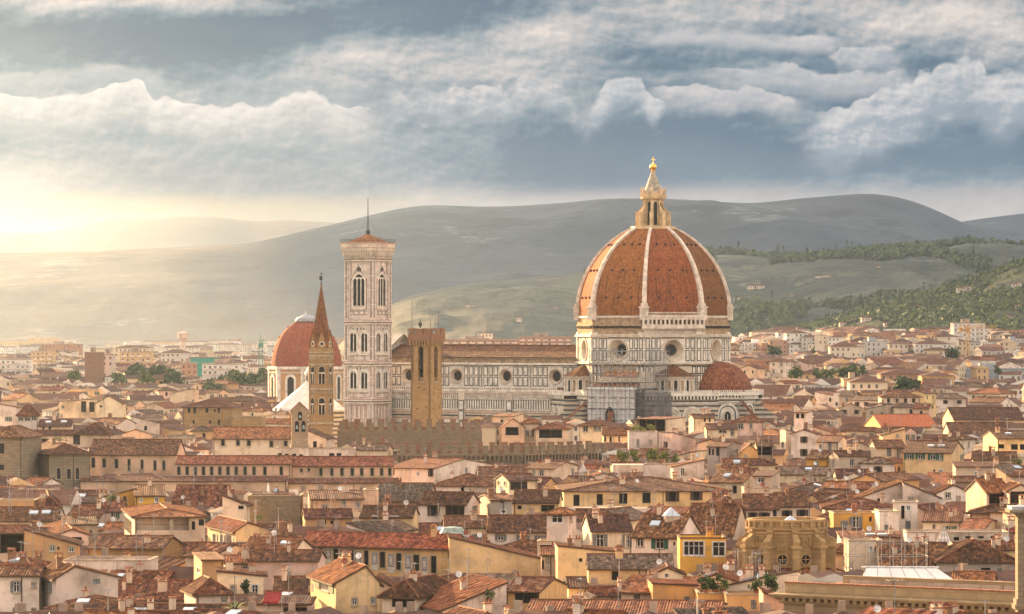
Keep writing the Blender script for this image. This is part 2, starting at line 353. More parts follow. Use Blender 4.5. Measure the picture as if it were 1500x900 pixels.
def tiles(name, cols, tw=.36, tl=.5, speck=.62, soot=0.0):
    """barrel tiles: every tile its own tone of fired clay, lichen and soot; UVs are metres along and up the slope"""
    m, gg, b = new_mat(name)
    uvn = gg.n('ShaderNodeUVMap'); u, v, _ = gg.sep(uvn.outputs[0]); r = rnd(gg)
    fu = gg.m('FLOOR', gg.m('DIVIDE', u, tw)); fv = gg.m('FLOOR', gg.m('ADD', gg.m('DIVIDE', v, tl), gg.m('MULTIPLY', fu, .5)))
    wn = gg.n('ShaderNodeTexWhiteNoise', noise_dimensions='3D'); gg.put(wn.inputs['Vector'], gg.vec(fu, fv, gg.m('MULTIPLY', r, 97)))
    big = gg.noise(gg.vec(u, v, gg.m('MULTIPLY', r, 40)), .28, 5, .62)
    mid = gg.noise(gg.vec(gg.m('MULTIPLY', u, 1.5), gg.m('MULTIPLY', v, .8), gg.m('MULTIPLY', r, 23)), 1.0, 5, .7)
    f = gg.m('ADD', gg.m('MULTIPLY_ADD', wn.outputs[0], speck, (.62 - speck) / 2), gg.m('MULTIPLY_ADD', mid, 1.7, -.64))
    f = gg.m('ADD', f, gg.m('MULTIPLY_ADD', big, .8, -.42), clamp=True)
    n = len(cols); col = gg.ramp(f, [(i / (n - 1), c) for i, c in enumerate(cols)])
    col = hsv(gg, col, gg.m('MULTIPLY_ADD', r, .022, .488), .98, gg.m('MULTIPLY_ADD', gg.m('FRACT', gg.m('MULTIPLY', r, 7.3)), .75, .62))
    if soot:
        sk_ = gg.noise(gg.vec(gg.m('MULTIPLY', u, 1.1), gg.m('MULTIPLY', v, .05), 0), 1.0, 4, .6); col = gg.mix(gg.m('MULTIPLY', gg.smooth(sk_, .52, .68), soot), col, (.05, .02, .01))
    gg.put(b.inputs['Base Color'], col); b.inputs['Roughness'].default_value = .9
    st = gg.m('FRACT', gg.m('DIVIDE', v, tl))
    bump(gg, b, gg.m('ADD', gg.m('MULTIPLY', gg.m('SINE', gg.m('MULTIPLY', u, 2 * math.pi / tw)), .5), gg.m('MULTIPLY', st, .4)), .7, .08)
    return m
tiles('tiles brown', [(.018, .009, .005), (.060, .024, .011), (.115, .042, .017), (.185, .070, .027), (.30, .155, .08)], .4, .6)
tiles('tiles red', [(.036, .013, .007), (.105, .033, .013), (.185, .056, .019), (.265, .086, .030), (.35, .16, .075)], .4, .6)
tiles('tiles grey', [(.028, .018, .013), (.070, .043, .028), (.12, .074, .046), (.18, .115, .072), (.30, .21, .14)], .4, .6)
tiles('tiles dome', [(.05, .017, .006), (.165, .043, .009), (.24, .066, .012), (.30, .088, .015), (.36, .125, .028)], .62, .62, .36, .75)
simple('ridge tile', (.20, .076, .038), .85, var=.5, scale=2)
RF = {'b': 'tiles brown', 'r': 'tiles red', 'g': 'tiles grey'}
# ------------------------------------------------------------------ ground, hills, haze
def lerp(a, b, t): return a + (b - a) * t
def interp(pts, x):
    if x <= pts[0][0]: return pts[0][1]
    for (x0, y0), (x1, y1) in zip(pts, pts[1:]):
        if x <= x1: return lerp(y0, y1, (x - x0) / (x1 - x0))
    return pts[-1][1]
from mathutils import noise as mnoise
def fbm(x, y, o=5, z=0.0):
    return mnoise.fractal(Vector((x, y, z)), 1.0, 2.0, o)
def ground_z(X, Y):
    """flat town; on the right the land lifts towards the foot of the near hill"""
    px = HX + F * X / max(Y, 1)
    ss = lambda a, b, v: (lambda t: t * t * (3 - 2 * t))(max(0.0, min(1.0, (v - a) / (b - a))))
    return 13 * ss(1050, 2000, Y) + ss(960, 1160, px) * 23 * ss(1300, 2900, Y)
def build_ground():
    me = MB(); ys = [-300, 300, 900, 1050, 1200, 1350, 1500, 1700, 1900, 2050, 2200, 2500, 2800, 3100, 3400, 3800, 4600, 6500, 9000, 13000, 18400]
    N = 40
    rows = []
    for Y in ys:
        half = max(2500.0, abs(Y) * .4)
        rows.append([(x, Y, ground_z(x, Y)) for x in [lerp(-half, half, i / N) for i in range(N + 1)]])
    for a, b in zip(rows, rows[1:]):
        for i in range(N): me.face([a[i], a[i + 1], b[i + 1], b[i]], 0)
    o = me.build('ground', MT['ground']); tag(o, kind='structure'); return o
m, gg, b = new_mat('ground'); co = obj_co(gg); n = gg.noise(co, .004, 8, .7)
gg.put(b.inputs['Base Color'], gg.ramp(n, [(.3, (.09, .075, .055)), (.5, (.16, .13, .09)), (.7, (.10, .11, .05))]))
build_ground()

def hill_mat(name, wood, field, pale, scale, fieldness):
    m, gg, b = new_mat(name); co = obj_co(gg)
    big = gg.noise(co, scale, 5, .6); mid = gg.noise(co, scale * 6, 8, .72); fin = gg.noise(co, scale * 45, 5, .75)
    col = gg.mix(gg.smooth(big, .5 - fieldness, .62 - fieldness), wood, field)
    st = gg.noise(sc3(gg, co, scale * 9, scale * 3, scale * 9), 1.0, 8, .7)
    col = gg.mix(gg.m('MULTIPLY', gg.smooth(mid, .50, .58), .85), col, tuple(v * .42 for v in wood))
    col = gg.mix(gg.m('MULTIPLY', gg.smooth(gg.noise(co, scale * 3.1, 8, .75), .56, .64), .9), col, pale)
    col = gg.mix(gg.m('MULTIPLY', gg.smooth(st, .52, .62), .6), col, tuple(v * .5 for v in wood))
    col = gg.mix(gg.m('MULTIPLY', gg.smooth(fin, .48, .6), .6), col, tuple(v * .4 for v in wood))
    gg.put(b.inputs['Base Color'], col); bump(gg, b, fin, .8, 3.0)
    return m
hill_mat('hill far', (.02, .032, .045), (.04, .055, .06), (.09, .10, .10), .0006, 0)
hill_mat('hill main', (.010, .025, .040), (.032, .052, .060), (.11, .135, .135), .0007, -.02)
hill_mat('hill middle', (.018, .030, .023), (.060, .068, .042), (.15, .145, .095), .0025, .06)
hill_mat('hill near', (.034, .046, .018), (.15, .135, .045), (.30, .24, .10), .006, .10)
SMW = [(d_, math.exp(-(d_ / 26.0) ** 2)) for d_ in range(-60, 61, 6)]; SMW = [(d_, w_ / sum(w for _, w in SMW)) for d_, w_ in SMW]
def hill(name, crest, Yc, Yf, foot_py, mat, x0, x1, nx=260, ny=26, rough=12.0, rs=.002, bulge=.85, ycf=None):
    """a real ridge: crest line seen against the sky at distance Yc, slope running down to its foot at Yf, back slope behind"""
    me = MB(); grid = []
    for i in range(nx + 1):
        px = lerp(x0, x1, i / nx); k = (px - HX) / F
        yc = Yc if ycf is None else ycf(px)
        zc = zat(sum(w_ * interp(crest, px + d_) for d_, w_ in SMW), yc); zf = max(-4.0, zat(interp(foot_py, px), Yf) if isinstance(foot_py, list) else zat(foot_py, Yf))
        col = []
        for j in range(ny + 8):
            t = j / ny
            if t <= 1:
                Y = lerp(Yf, yc, t); s = (t ** bulge); z = lerp(zf, zc, s * s * (3 - 2 * s) * .55 + s * .45)
                env = math.sin(math.pi * min(1, t)) * 1.0 + .12
            else:
                Y = yc + (t - 1) * (yc - Yf) * 1.5; z = zc - (t - 1) * 2.2 * (zc - zf); env = .3
            X = k * Y; calm = 1.0 if mat != 'hill main' else lerp(.25, 1.0, max(0, min(1, (px - 450) / 450)))
            z += fbm(X * rs, Y * rs * .7, 6, Yc * .001) * rough * calm * env * (2.0 if t < 1 else 1)
            if t < 1: z -= abs(mnoise.noise(Vector((X * rs * 2.2 + .6 * mnoise.noise(Vector((X * rs, Y * rs, 3))), Y * rs * .5, 7)))) * rough * calm * 1.6 * math.sin(math.pi * t)
            col.append((X, Y, max(z, -5.0)))
        grid.append(col)
    for i in range(nx):
        for j in range(ny + 7):
            me.face([grid[i][j], grid[i + 1][j], grid[i + 1][j + 1], grid[i][j + 1]], 0, None, True)
    o = me.build('hills', MT[mat]); tag(o, kind='structure'); return grid
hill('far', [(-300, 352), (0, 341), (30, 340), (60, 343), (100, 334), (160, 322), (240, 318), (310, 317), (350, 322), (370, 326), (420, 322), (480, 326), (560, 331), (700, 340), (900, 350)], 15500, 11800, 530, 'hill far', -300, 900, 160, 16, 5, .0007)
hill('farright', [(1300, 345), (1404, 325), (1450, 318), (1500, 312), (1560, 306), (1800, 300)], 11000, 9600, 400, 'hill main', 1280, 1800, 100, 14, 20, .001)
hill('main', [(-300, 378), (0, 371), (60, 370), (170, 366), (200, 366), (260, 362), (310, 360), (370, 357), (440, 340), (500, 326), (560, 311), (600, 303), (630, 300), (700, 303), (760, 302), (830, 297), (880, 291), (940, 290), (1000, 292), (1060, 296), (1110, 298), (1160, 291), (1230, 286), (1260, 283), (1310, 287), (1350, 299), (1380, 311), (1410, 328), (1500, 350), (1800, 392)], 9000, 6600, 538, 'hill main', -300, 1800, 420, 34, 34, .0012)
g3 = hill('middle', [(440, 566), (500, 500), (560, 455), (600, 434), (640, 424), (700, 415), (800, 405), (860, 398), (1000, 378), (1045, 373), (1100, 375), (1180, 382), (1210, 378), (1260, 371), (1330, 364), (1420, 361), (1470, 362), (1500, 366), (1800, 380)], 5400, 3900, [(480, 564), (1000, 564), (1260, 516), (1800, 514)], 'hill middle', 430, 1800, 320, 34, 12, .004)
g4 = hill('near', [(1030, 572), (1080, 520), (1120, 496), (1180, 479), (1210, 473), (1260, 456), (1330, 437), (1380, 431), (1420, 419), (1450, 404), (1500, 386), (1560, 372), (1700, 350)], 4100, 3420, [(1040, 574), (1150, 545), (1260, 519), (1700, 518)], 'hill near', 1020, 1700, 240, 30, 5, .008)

def haze_box():
    me = MB(); me.box(-16000, 16000, -305, 19000, -6, 580, 0)
    m = bpy.data.materials.new('haze'); m.use_nodes = True; nt = m.node_tree; nt.nodes.clear(); gg = G(nt)
    v = gg.n('ShaderNodeVolumePrincipled'); v.inputs['Color'].default_value = (.52, .71, 1.0, 1)
    v.inputs['Density'].default_value = HAZE; v.inputs['Anisotropy'].default_value = HAZE_G
    o = gg.n('ShaderNodeOutputMaterial'); nt.links.new(v.outputs[0], o.inputs['Volume'])
    tag(me.build('haze', m), kind='stuff')
HAZE, HAZE_G = 2.15e-5, 0.74
haze_box()
def shade_cloud_deck():
    """unseen lumps added towards the sun, shading hills, air, town and near roofs"""
    m = simple('shade cloud', (.8, .8, .8), 1.0, var=.1, scale=.002); zc = 2300.0; t = (zc - 200) / sd.z; ox, oy = sd.x * t, sd.y * t; r3 = random.Random(12); me = MB()
    zones = [(165, 4700, 11500, lambda Y: (.006 * Y, .22 * Y + 700), (300, 750)),      # added, out of view, to shade the right hand hills and air
             (70, 1500, 3300, lambda Y: (.03 * Y, .16 * Y + 100), (90, 240)),               # added lumps partly shading the right hand town
             (40, 380, 1130, lambda Y: (-.16 * Y - 40, .16 * Y + 40), (35, 85))]            # added fragments partly shading the near roofs
    for n_, y0, y1, xr, rr in zones:
      for _ in range(n_):
        Y = r3.uniform(y0, y1); X = r3.uniform(*xr(Y)); rx, ry = r3.uniform(*rr), r3.uniform(*rr); rz = .35 * min(rx, ry)
        n, q = 14, 5
        for j in range(q):
            p0, p1 = math.pi * j / q - math.pi / 2, math.pi * (j + 1) / q - math.pi / 2
            for i in range(n):
                a0, a1 = 2 * math.pi * i / n, 2 * math.pi * (i + 1) / n
                f = [(X + ox + rx * math.cos(b_) * math.cos(a_), Y + oy + ry * math.cos(b_) * math.sin(a_), zc + rz * math.sin(b_)) for a_, b_ in ((a0, p0), (a1, p0), (a1, p1), (a0, p1))]
                me.face(f[1:] if j == 0 and False else f, 0, None, True)
    tag(me.build('added_shade_clouds', m), kind='structure')
shade_cloud_deck()
# ------------------------------------------------------------------ monuments
m, gg, b = new_mat('marble striped'); co = obj_co(gg); x, y, z = gg.sep(co)
s = gg.smooth(gg.m('FRACT', gg.m('MULTIPLY', z, .62)), .52, .6); n = gg.noise(co, .6, 5, .6)
gg.put(b.inputs['Base Color'], gg.mix(s, gg.mix(gg.smooth(n, .3, .7), (.44, .35, .26), (.60, .49, .37)), (.10, .09, .075)))
ROT = R(-31.2)
def face_frame(ox, oy, n_ang, oz=0.0):
    """wall frame in local coords: x to the right as seen from outside, -y outward, z up"""
    nx, ny = math.cos(n_ang), math.sin(n_ang)
    return Matrix(((-ny, -nx, 0, ox), (nx, -ny, 0, oy), (0, 0, 1, oz), (0, 0, 0, 1)))
def arch(w, h, n=8, pointed=0.0, cx=0.0, z0=0.0):
    """outline of an arched opening, base centre at cx,z0, total height h"""
    r = w / 2; pts = [(cx - r, z0)]
    k = r * (1 + pointed); sh = math.sqrt(k * k - (k - r) ** 2); zs = z0 + h - sh
    aw = math.acos((k - r) / k)
    left = [(cx - r + k - k * math.cos(aw * i / n), zs + k * math.sin(aw * i / n)) for i in range(n + 1)]
    pts += left + [(2 * cx - p[0], p[1]) for p in reversed(left[:-1])] + [(cx + r, z0)]
    return pts
def plate(me, pts, t0, t1, mi):
    """closed outline (x,z) extruded outward from depth -t0 to -t1"""
    n = len(pts)
    ar = sum(pts[i][0] * pts[(i + 1) % n][1] - pts[(i + 1) % n][0] * pts[i][1] for i in range(n))
    if ar < 0: pts = list(reversed(pts))
    me.face([(p[0], -t1, p[1]) for p in pts], mi)
    for i in range(n):
        a, c = pts[i], pts[(i + 1) % n]
        me.face([(a[0], -t0, a[1]), (c[0], -t0, c[1]), (c[0], -t1, c[1]), (a[0], -t1, a[1])], mi)
def ring(me, outer, inner, t0, t1, mi):
    n = len(outer)
    for i in range(n - 1):
        a, c, d, e = outer[i], outer[i + 1], inner[i + 1], inner[i]
        me.face([(a[0], -t1, a[1]), (e[0], -t1, e[1]), (d[0], -t1, d[1]), (c[0], -t1, c[1])], mi)
        me.face([(a[0], -t0, a[1]), (a[0], -t1, a[1]), (c[0], -t1, c[1]), (c[0], -t0, c[1])], mi)
        me.face([(e[0], -t1, e[1]), (e[0], -t0, e[1]), (d[0], -t0, d[1]), (d[0], -t1, d[1])], mi)
def panel(me, x0, x1, z0, z1, t=.08, w=.32, fr=1, inn=0):
    me.box(x0, x1, -t, .05, z0, z1, fr, 'k'); me.box(x0 + w, x1 - w, -t - .06, -t + .02, z0 + w, z1 - w, inn, 'k')
def panels(me, x0, x1, z0, z1, nx, nz, gap=.35, **kw):
    dx = (x1 - x0) / nx; dz = (z1 - z0) / nz
    for i in range(nx):
        for j in range(nz):
            panel(me, x0 + i * dx + gap / 2, x0 + (i + 1) * dx - gap / 2, z0 + j * dz + gap / 2, z0 + (j + 1) * dz - gap / 2, **kw)
def holed_wall(me, x0, x1, z0, z1, cx, cz, r, mi, n=40):
    an = sorted([2 * math.pi * i / n for i in range(n)] + [math.atan2(zz - cz, xx - cx) % (2 * math.pi) for xx in (x0, x1) for zz in (z0, z1)])
    P = []
    for a in an:
        c, s = math.cos(a), math.sin(a); tt = []
        if c > 1e-9: tt.append((x1 - cx) / c)
        if c < -1e-9: tt.append((x0 - cx) / c)
        if s > 1e-9: tt.append((z1 - cz) / s)
        if s < -1e-9: tt.append((z0 - cz) / s)
        k = min(tt); P.append(((cx + r * c, 0, cz + r * s), (cx + k * c, 0, cz + k * s)))
    for i in range(len(P)):
        a, c = P[i], P[(i + 1) % len(P)]
        me.face([a[0], a[1], c[1], c[0]], mi)
def oculus(cx, cz, r_out, r_in, depth, M, parent, name='oculus'):
    me = MB(); me.M = M; n = 32
    def circ(r, y): return [(cx + r * math.cos(2 * math.pi * i / n), y, cz + r * math.sin(2 * math.pi * i / n)) for i in range(n)]
    seq = [(circ(r_out * 1.06, 0), 1), (circ(r_out * 1.04, -.35), 1), (circ(r_out * .93, -.38), 0), (circ(r_out * .90, -.1), 0), (circ(r_in * 1.1, depth), 0), (circ(r_in, depth), 1), (circ(r_in, depth + .3), 1)]
    for (a, _), (c, mi) in zip(seq, seq[1:]):
        for i in range(n): me.face([a[i], a[(i + 1) % n], c[(i + 1) % n], c[i]], mi)
    me.face(list(seq[-1][0]), 2)
    for i in range(-2, 3):
        me.box(cx + i * r_in * .4 - .05, cx + i * r_in * .4 + .05, depth + .1, depth + .2, cz - r_in * .9, cz + r_in * .9, 3)
    return me.build(name, [MT['marble cream'], MT['marble pink'], MT['glass'], MT['iron']], parent)

DOME = (49.6, 1313.0)
OCT = 26.9; APO = OCT * math.cos(math.pi / 8); SIDE = 2 * OCT * math.sin(math.pi / 8)
MARB = [MT['marble white'], MT['marble green'], MT['marble pink'], MT['dark'], MT['rough masonry'], MT['marble cream'], MT['marble striped']]
cath = thing('cathedral', 'marble cathedral with huge red tiled dome and white ribs', 'cathedral', (*DOME, 0), ROT)
def build_cathedral():
    zb, zt, r_top = 60.0, 90.8, 6.5
    rho = 33.7; c = rho - OCT
    nz = 16
    prof = []
    for i in range(nz + 1):
        h = (zt - zb) * math.sin(math.pi / 2 * i / nz) if False else (zt - zb) * i / nz
        prof.append((math.sqrt(rho * rho - h * h) - c, zb + h))
    for k in range(8):
        na = math.pi / 4 * k
        me = MB(); L = 0
        a0, a1 = na - math.pi / 8, na + math.pi / 8
        for (r0, z0), (r1, z1) in zip(prof, prof[1:]):
            L1 = L + math.hypot(r1 - r0, z1 - z0)
            s0 = r0 * math.sin(math.pi / 8); s1 = r1 * math.sin(math.pi / 8)
            me.face([(r0 * math.cos(a0), r0 * math.sin(a0), z0), (r0 * math.cos(a1), r0 * math.sin(a1), z0), (r1 * math.cos(a1), r1 * math.sin(a1), z1), (r1 * math.cos(a0), r1 * math.sin(a0), z1)], 0,
                    [(-s0, L), (s0, L), (s1, L1), (-s1, L1)]); L = L1
        # three rows of little vent hoods
        for row, (zz, n) in enumerate(((66.0, 3), (75.5, 3), (84.5, 3))):
            rr = (math.sqrt(rho * rho - (zz - zb) ** 2) - c) * math.cos(math.pi / 8)
            half = rr * math.tan(math.pi / 8)
            me.M = face_frame(rr * math.cos(na), rr * math.sin(na), na)
            for i in range(n):
                xx = (i - 1) * half * .5
                me.box(xx - .26, xx + .26, -.5, .6, zz - .3, zz + .35, 1); me.box(xx - .34, xx + .34, -.6, .8, zz + .35, zz + .5, 2)
            me.M = None
        me.build('dome_segment', [MT['tiles dome'], MT['dark'], MT['terracotta']], cath)
        me = MB(); va = na + math.pi / 8
        ca, sa = math.cos(va), math.sin(va)
        def rp(r, t, z): return (r * ca - t * sa, r * sa + t * ca, z)
        for i, ((r0, z0), (r1, z1)) in enumerate(zip(prof, prof[1:])):
            w0 = lerp(.86, .46, i / nz); w1 = lerp(.86, .46, (i + 1) / nz); p0, p1 = .75, .75
            A = [rp(r0 - .6, -w0, z0), rp(r0 + p0, -w0, z0 + .2), rp(r0 + p0, w0, z0 + .2), rp(r0 - .6, w0, z0)]
            B = [rp(r1 - .6, -w1, z1), rp(r1 + p1, -w1, z1 + .2), rp(r1 + p1, w1, z1 + .2), rp(r1 - .6, w1, z1)]
            for q in ((0, 1), (1, 2), (2, 3)): me.face([A[q[0]], A[q[1]], B[q[1]], B[q[0]]], 0)
        M = face_frame(OCT * ca, OCT * sa, va); me.M = M
        me.box(-1.5, 1.5, -1.1, 1.5, 58.2, 62.4, 0); me.box(-1.8, 1.8, -1.4, 1.5, 62.4, 62.9, 0); me.box(-1.2, 1.2, -.9, 1.5, 62.9, 64.0, 0)
        me.build('dome_rib', [MT['rib marble']], cath)
    # lantern
    lan = MB()
    lan.lathe([(8.0, 90.2), (8.0, 91.2), (7.6, 91.2), (7.6, 91.0), (0, 91.0)], 8, 0, R(22.5), R(382.5))
    lan.lathe([(3.1, 91), (3.1, 100.6), (4.4, 100.8), (4.7, 101.5), (3.9, 101.7), (3.6, 103.2), (3.3, 103.4)], 8, 0, R(22.5), R(382.5))
    for k in range(8):
        va = R(45 * k + 22.5); na = R(45 * k)
        lan.M = face_frame(0, 0, va)
        lan.box(-.38, .38, -5.9, -2.6, 91, 95.6, 0); lan.box(-.55, .55, -6.2, -5.2, 91, 96.3, 0)
        lan.face([(-.3, -5.6, 96), (.3, -5.6, 96), (.3, -3.0, 99.4), (-.3, -3.0, 99.4)], 0)
        lan.face([(-.3, -5.6, 95), (-.3, -5.6, 96), (-.3, -3.0, 99.4), (-.3, -3.0, 95)], 0); lan.face([(.3, -5.6, 95), (.3, -3.0, 95), (.3, -3.0, 99.4), (.3, -5.6, 96)], 0)
        lan.box(-.3, .3, -3.7, -2.9, 91, 100.6, 0)
        lan.box(-.3, .3, -4.5, -3.9, 101.5, 103.9, 0); lan.lathe([(.42, 103.9), (.3, 104.3), (.12, 104.9), (0, 105)], 6, 0, cx=0, cy=-4.2)
        ap = 3.1 * math.cos(math.pi / 8); lan.M = face_frame(ap * math.cos(na), ap * math.sin(na), na)
        plate(lan, arch(1.25, 8.2, 6, 0, 0, 91.6), 0, .03, 1)
        ring(lan, arch(1.7, 8.5, 6, 0, 0, 91.6), arch(1.25, 8.2, 6, 0, 0, 91.6), 0, .14, 0)
        plate(lan, [(-.9, 101.7), (.9, 101.7), (.9, 103.0), (0, 104.6), (-.9, 103.0)], -.6, -.9, 0)
    lan.M = None
    L = lan.build('lantern', [MT['lantern stone'], MT['dark']], cath)
    co = MB(); co.lathe([(3.25, 103.2), (2.75, 104.6), (1.7, 107.6), (.75, 110.1), (.62, 110.6)], 16, 0); co.build('spire', MT['lantern cone'], L)
    ba = MB(); ba.lathe([(.7, 110.5), (.8, 110.9), (.5, 111.0)] + [(1.22 * math.sin(math.pi * i / 10) + .02, 112.1 - 1.22 * math.cos(math.pi * i / 10)) for i in range(1, 10)] + [(.25, 113.35), (.2, 113.7), (0, 113.7)], 20, 0, smooth=True); ba.build('ball', MT['gold'], L)
    cr = MB(); cr.box(-.13, .13, -.13, .13, 113.6, 115.6, 0); cr.M = Matrix.Rotation(-ROT, 4, 'Z'); cr.box(-.75, .75, -.12, .12, 114.5, 114.78, 0); cr.build('cross', MT['gold'], L)
    # drum
    dr = MB()
    for k in range(8):
        na = R(45 * k); M = face_frame(APO * math.cos(na), APO * math.sin(na), na); dr.M = M; h = SIDE / 2
        zc = 47.9
        holed_wall(dr, -h, h, 43.0, 52.6, 0, zc, 3.75, 0)
        oculus(0, zc, 3.75, 2.0, 2.6, M, cath)
        gal = (k == 7)
        wall = 0 if gal else 4
        dr.box(-h, h, 0, 1, 52.6, 59.6, wall, 'k')
        for zz, t in ((52.4, .9), (43.0, 1.1)): dr.box(-h - .3, h + .3, -t, .2, zz, zz + .55, 5)
        dr.box(-h - .2, h + .2, -.6, .2, 53.0, 53.4, 5)
        if not gal:
            dr.box(-h, h, -.35, .1, 59.0, 59.7, 5)
            for i in range(24): dr.box(-h + .5 + i * (SIDE - 1) / 24, -h + .9 + i * (SIDE - 1) / 24, -.5, 0, 55.4, 56.2, 3)
            dr.box(-h, h, -.5, .1, 56.2, 56.6, 4)
        else:
            for zz in (53.7, 54.5): dr.box(-h, h, -.2, .1, zz, zz + .18, 2)
        for sx in (-1, 1):
            a = 4.3 if sx > 0 else -h + 2.4; bb = h - 2.4 if sx > 0 else -4.3
            panels(dr, a, bb, 43.9, 52.2, 2, 2, .35, w=.3)
            c0, c1 = (h - 2.1, h - .1) if sx > 0 else (-h + .1, -h + 2.1)
            dr.box(c0 - .15, c1 + .1, -.35, .1, 43.5, 59.4 if gal else 54, 0)
            dr.M = M @ Matrix.Translation((0, -.35, 0)); panels(dr, c0 + .1, c1 - .1, 43.9, 52.2, 1, 2, .3, w=.3); dr.M = M
        panels(dr, -4.1, 4.1, 51.7, 52.35, 4, 1, .2, w=.16)
        # lower stage under the cornice
        dr.box(-h, h, 0, 1, 0, 43.0, 4 if k in (6,) else 5, 'k')
        for sx in (-1, 1):
            c0, c1 = (h - 3.6, h - .2) if sx > 0 else (-h + .2, -h + 3.6)
            dr.M = M; panels(dr, c0, c1, 33.4, 42.4, 2, 3, .25, w=.3)
            c0, c1 = (h - 6.8, h - 4.2) if sx > 0 else (-h + 4.2, -h + 6.8)
            panels(dr, c0, c1, 33.4, 39, 1, 2, .25, w=.3)
        for zz in (32.6, 39.6, 42.3): dr.box(-h, h, -.3, .1, zz, zz + .3, 1)
    dr.M = None; dr.prism([(OCT * .98 * math.cos(R(22.5 + 45 * i)), OCT * .98 * math.sin(R(22.5 + 45 * i))) for i in range(8)], 58.9, 59.9, 5)
    dr.build('drum', MARB, cath)
    # finished white gallery on the south east side only
    ga = MB(); na = R(-45); ga.M = face_frame(APO * math.cos(na), APO * math.sin(na), na); h = SIDE / 2 + .9
    ga.box(-h, h, -1.5, .4, 55.3, 56.0, 0); ga.box(-h, h, -1.4, .4, 59.2, 59.9, 0); ga.box(-h, h, -.35, .3, 56.0, 59.2, 2)
    N = 14
    for i in range(N + 1):
        x = -h + .35 + i * (2 * h - .7) / N; ga.box(x - .3, x + .3, -1.3, -.2, 56, 59.3, 0)
        if i < N:
            w = (2 * h - .7) / N - .6; cx = x + (2 * h - .7) / N / 2
            o = [(cx - w / 2, 59.3)] + [(cx - w / 2 * math.cos(math.pi * q / 8), 57.9 + w / 2 * math.sin(math.pi * q / 8)) for q in range(9)] + [(cx + w / 2, 59.3)]
            for q in range(1, 9): ga.face([(o[q][0], -1.2, o[q][1]), (o[q + 1][0], -1.2, o[q + 1][1]), (o[q + 1][0], -1.2, 59.3), (o[q][0], -1.2, 59.3)], 0)
            ga.box(cx - w / 2, cx + w / 2, -1.2, -1.0, 56, 56.7, 0)
    for i in range(40):
        x = -h + .2 + i * (2 * h - .4) / 39; ga.box(x - .08, x + .08, -1.3, -1.1, 59.9, 60.7, 0)
    ga.box(-h, h, -1.35, -1.05, 60.7, 60.95, 0)
    for i in range(30): x = -h + .4 + i * (2 * h - .8) / 29; ga.box(x - .18, x + .18, -1.2, .1, 54.7, 55.3, 0)
    ga.build('gallery', [MT['rib marble'], MT['marble green'], MT['dark wood']], cath)
    # tribunes: three half domed apses
    for k, na in ((0, R(0)), (1, R(-90)), (2, R(90))):
        cx, cy = APO * math.cos(na) * 1.02, APO * math.sin(na) * 1.02
        tr = MB(); RT = 13.4
        for j in range(-2, 3):
            fa = na + R(45 * j); ap = RT * math.cos(math.pi / 8); M = face_frame(cx + ap * math.cos(fa), cy + ap * math.sin(fa), fa); tr.M = M
            hh = RT * math.sin(math.pi / 8)
            tr.box(-hh, hh, 0, 1, 0, 31.0, 6, 'k')
            tr.box(-hh - .5, hh + .5, -1.3, .5, 32.2, 33.4, 0); tr.box(-hh - .4, hh + .4, -1.0, .5, 31.0, 31.5, 0)
            tr.box(-hh, hh, -.5, .5, 31.5, 32.2, 3)
            for i in range(9): x = -hh + .3 + i * (2 * hh - .6) / 8; tr.box(x - .28, x + .28, -1.0, .1, 31.2, 32.3, 0)
            for i in range(14): x = -hh + .2 + i * (2 * hh - .4) / 13; tr.box(x - .2, x + .2, -1.32, -1.1, 33.4, 34.1, 0)
            o1, i1 = arch(7.6, 8.6, 10, 0, 0, 21.0), arch(6.0, 7.8, 10, 0, 0, 21.0)
            ring(tr, o1, i1, 0, .35, 0); ring(tr, i1, arch(5.2, 7.4, 10, 0, 0, 21.0), 0, .15, 1)
            plate(tr, arch(5.2, 7.4, 10, 0, 0, 21.0), 0, .06, 0)
            ring(tr, arch(3.2, 9.2, 8, .5, 0, 18.2), arch(2.2, 8.6, 8, .5, 0, 18.2), .05, .3, 5)
            plate(tr, arch(2.2, 8.6, 8, .5, 0, 18.2), .05, .12, 3)
            tr.box(-.1, .1, -.25, 0, 18.2, 25.8, 5)
            tr.box(-hh, hh, -.25, .1, 29.9, 30.3, 0); tr.box(-hh, hh, -.2, .1, 20.2, 20.6, 0)
            for sx in (-1, 1): panels(tr, sx * (hh - .8) - .7, sx * (hh - .8) + .7, 21, 29.6, 1, 3, .2, w=.25)
        for j in range(-2, 3):
            va = na + R(45 * j + 22.5)
            if j == 2: va = na + R(-112.5)
            tr.M = face_frame(cx, cy, va)
            for sg in (-.9, .9):
                tr.face([(sg, -RT + .3, 30.5), (sg, -RT + .3, 0), (sg, -24, 0), (sg, -24, 22.5)], 6)
            tr.face([(-.9, -RT + .3, 30.5), (.9, -RT + .3, 30.5), (.9, -24, 22.5), (-.9, -24, 22.5)], 7); tr.face([(-.9, -24, 22.5), (.9, -24, 22.5), (.9, -24, 0), (-.9, -24, 0)], 6)
            tr.M = tr.M @ Matrix.Identity(4)
        for j in range(-2, 3):
            fa = na + R(45 * j); ap = 19.5 * math.cos(math.pi / 8); tr.M = face_frame(cx + ap * math.cos(fa), cy + ap * math.sin(fa), fa); hh = 19.5 * math.sin(math.pi / 8)
            tr.box(-hh, hh, 0, 5, 0, 17.0, 6); tr.box(-hh - .3, hh + .3, -.6, 5, 17.0, 17.8, 0)
            panels(tr, -hh + .5, hh - .5, 11.6, 16.4, 6, 1, .3, w=.3)
        tr.M = None
        T = tr.build('tribune', MARB + [MT['tiles red']], cath)
        if k == 1: continue
        dm = MB(); RD = 12.3; pr = [(RD * math.cos(math.pi / 2 * (i / 9) ** 1.0), 33.2 + 10.8 * math.sin(math.pi / 2 * i / 9)) for i in range(10)]
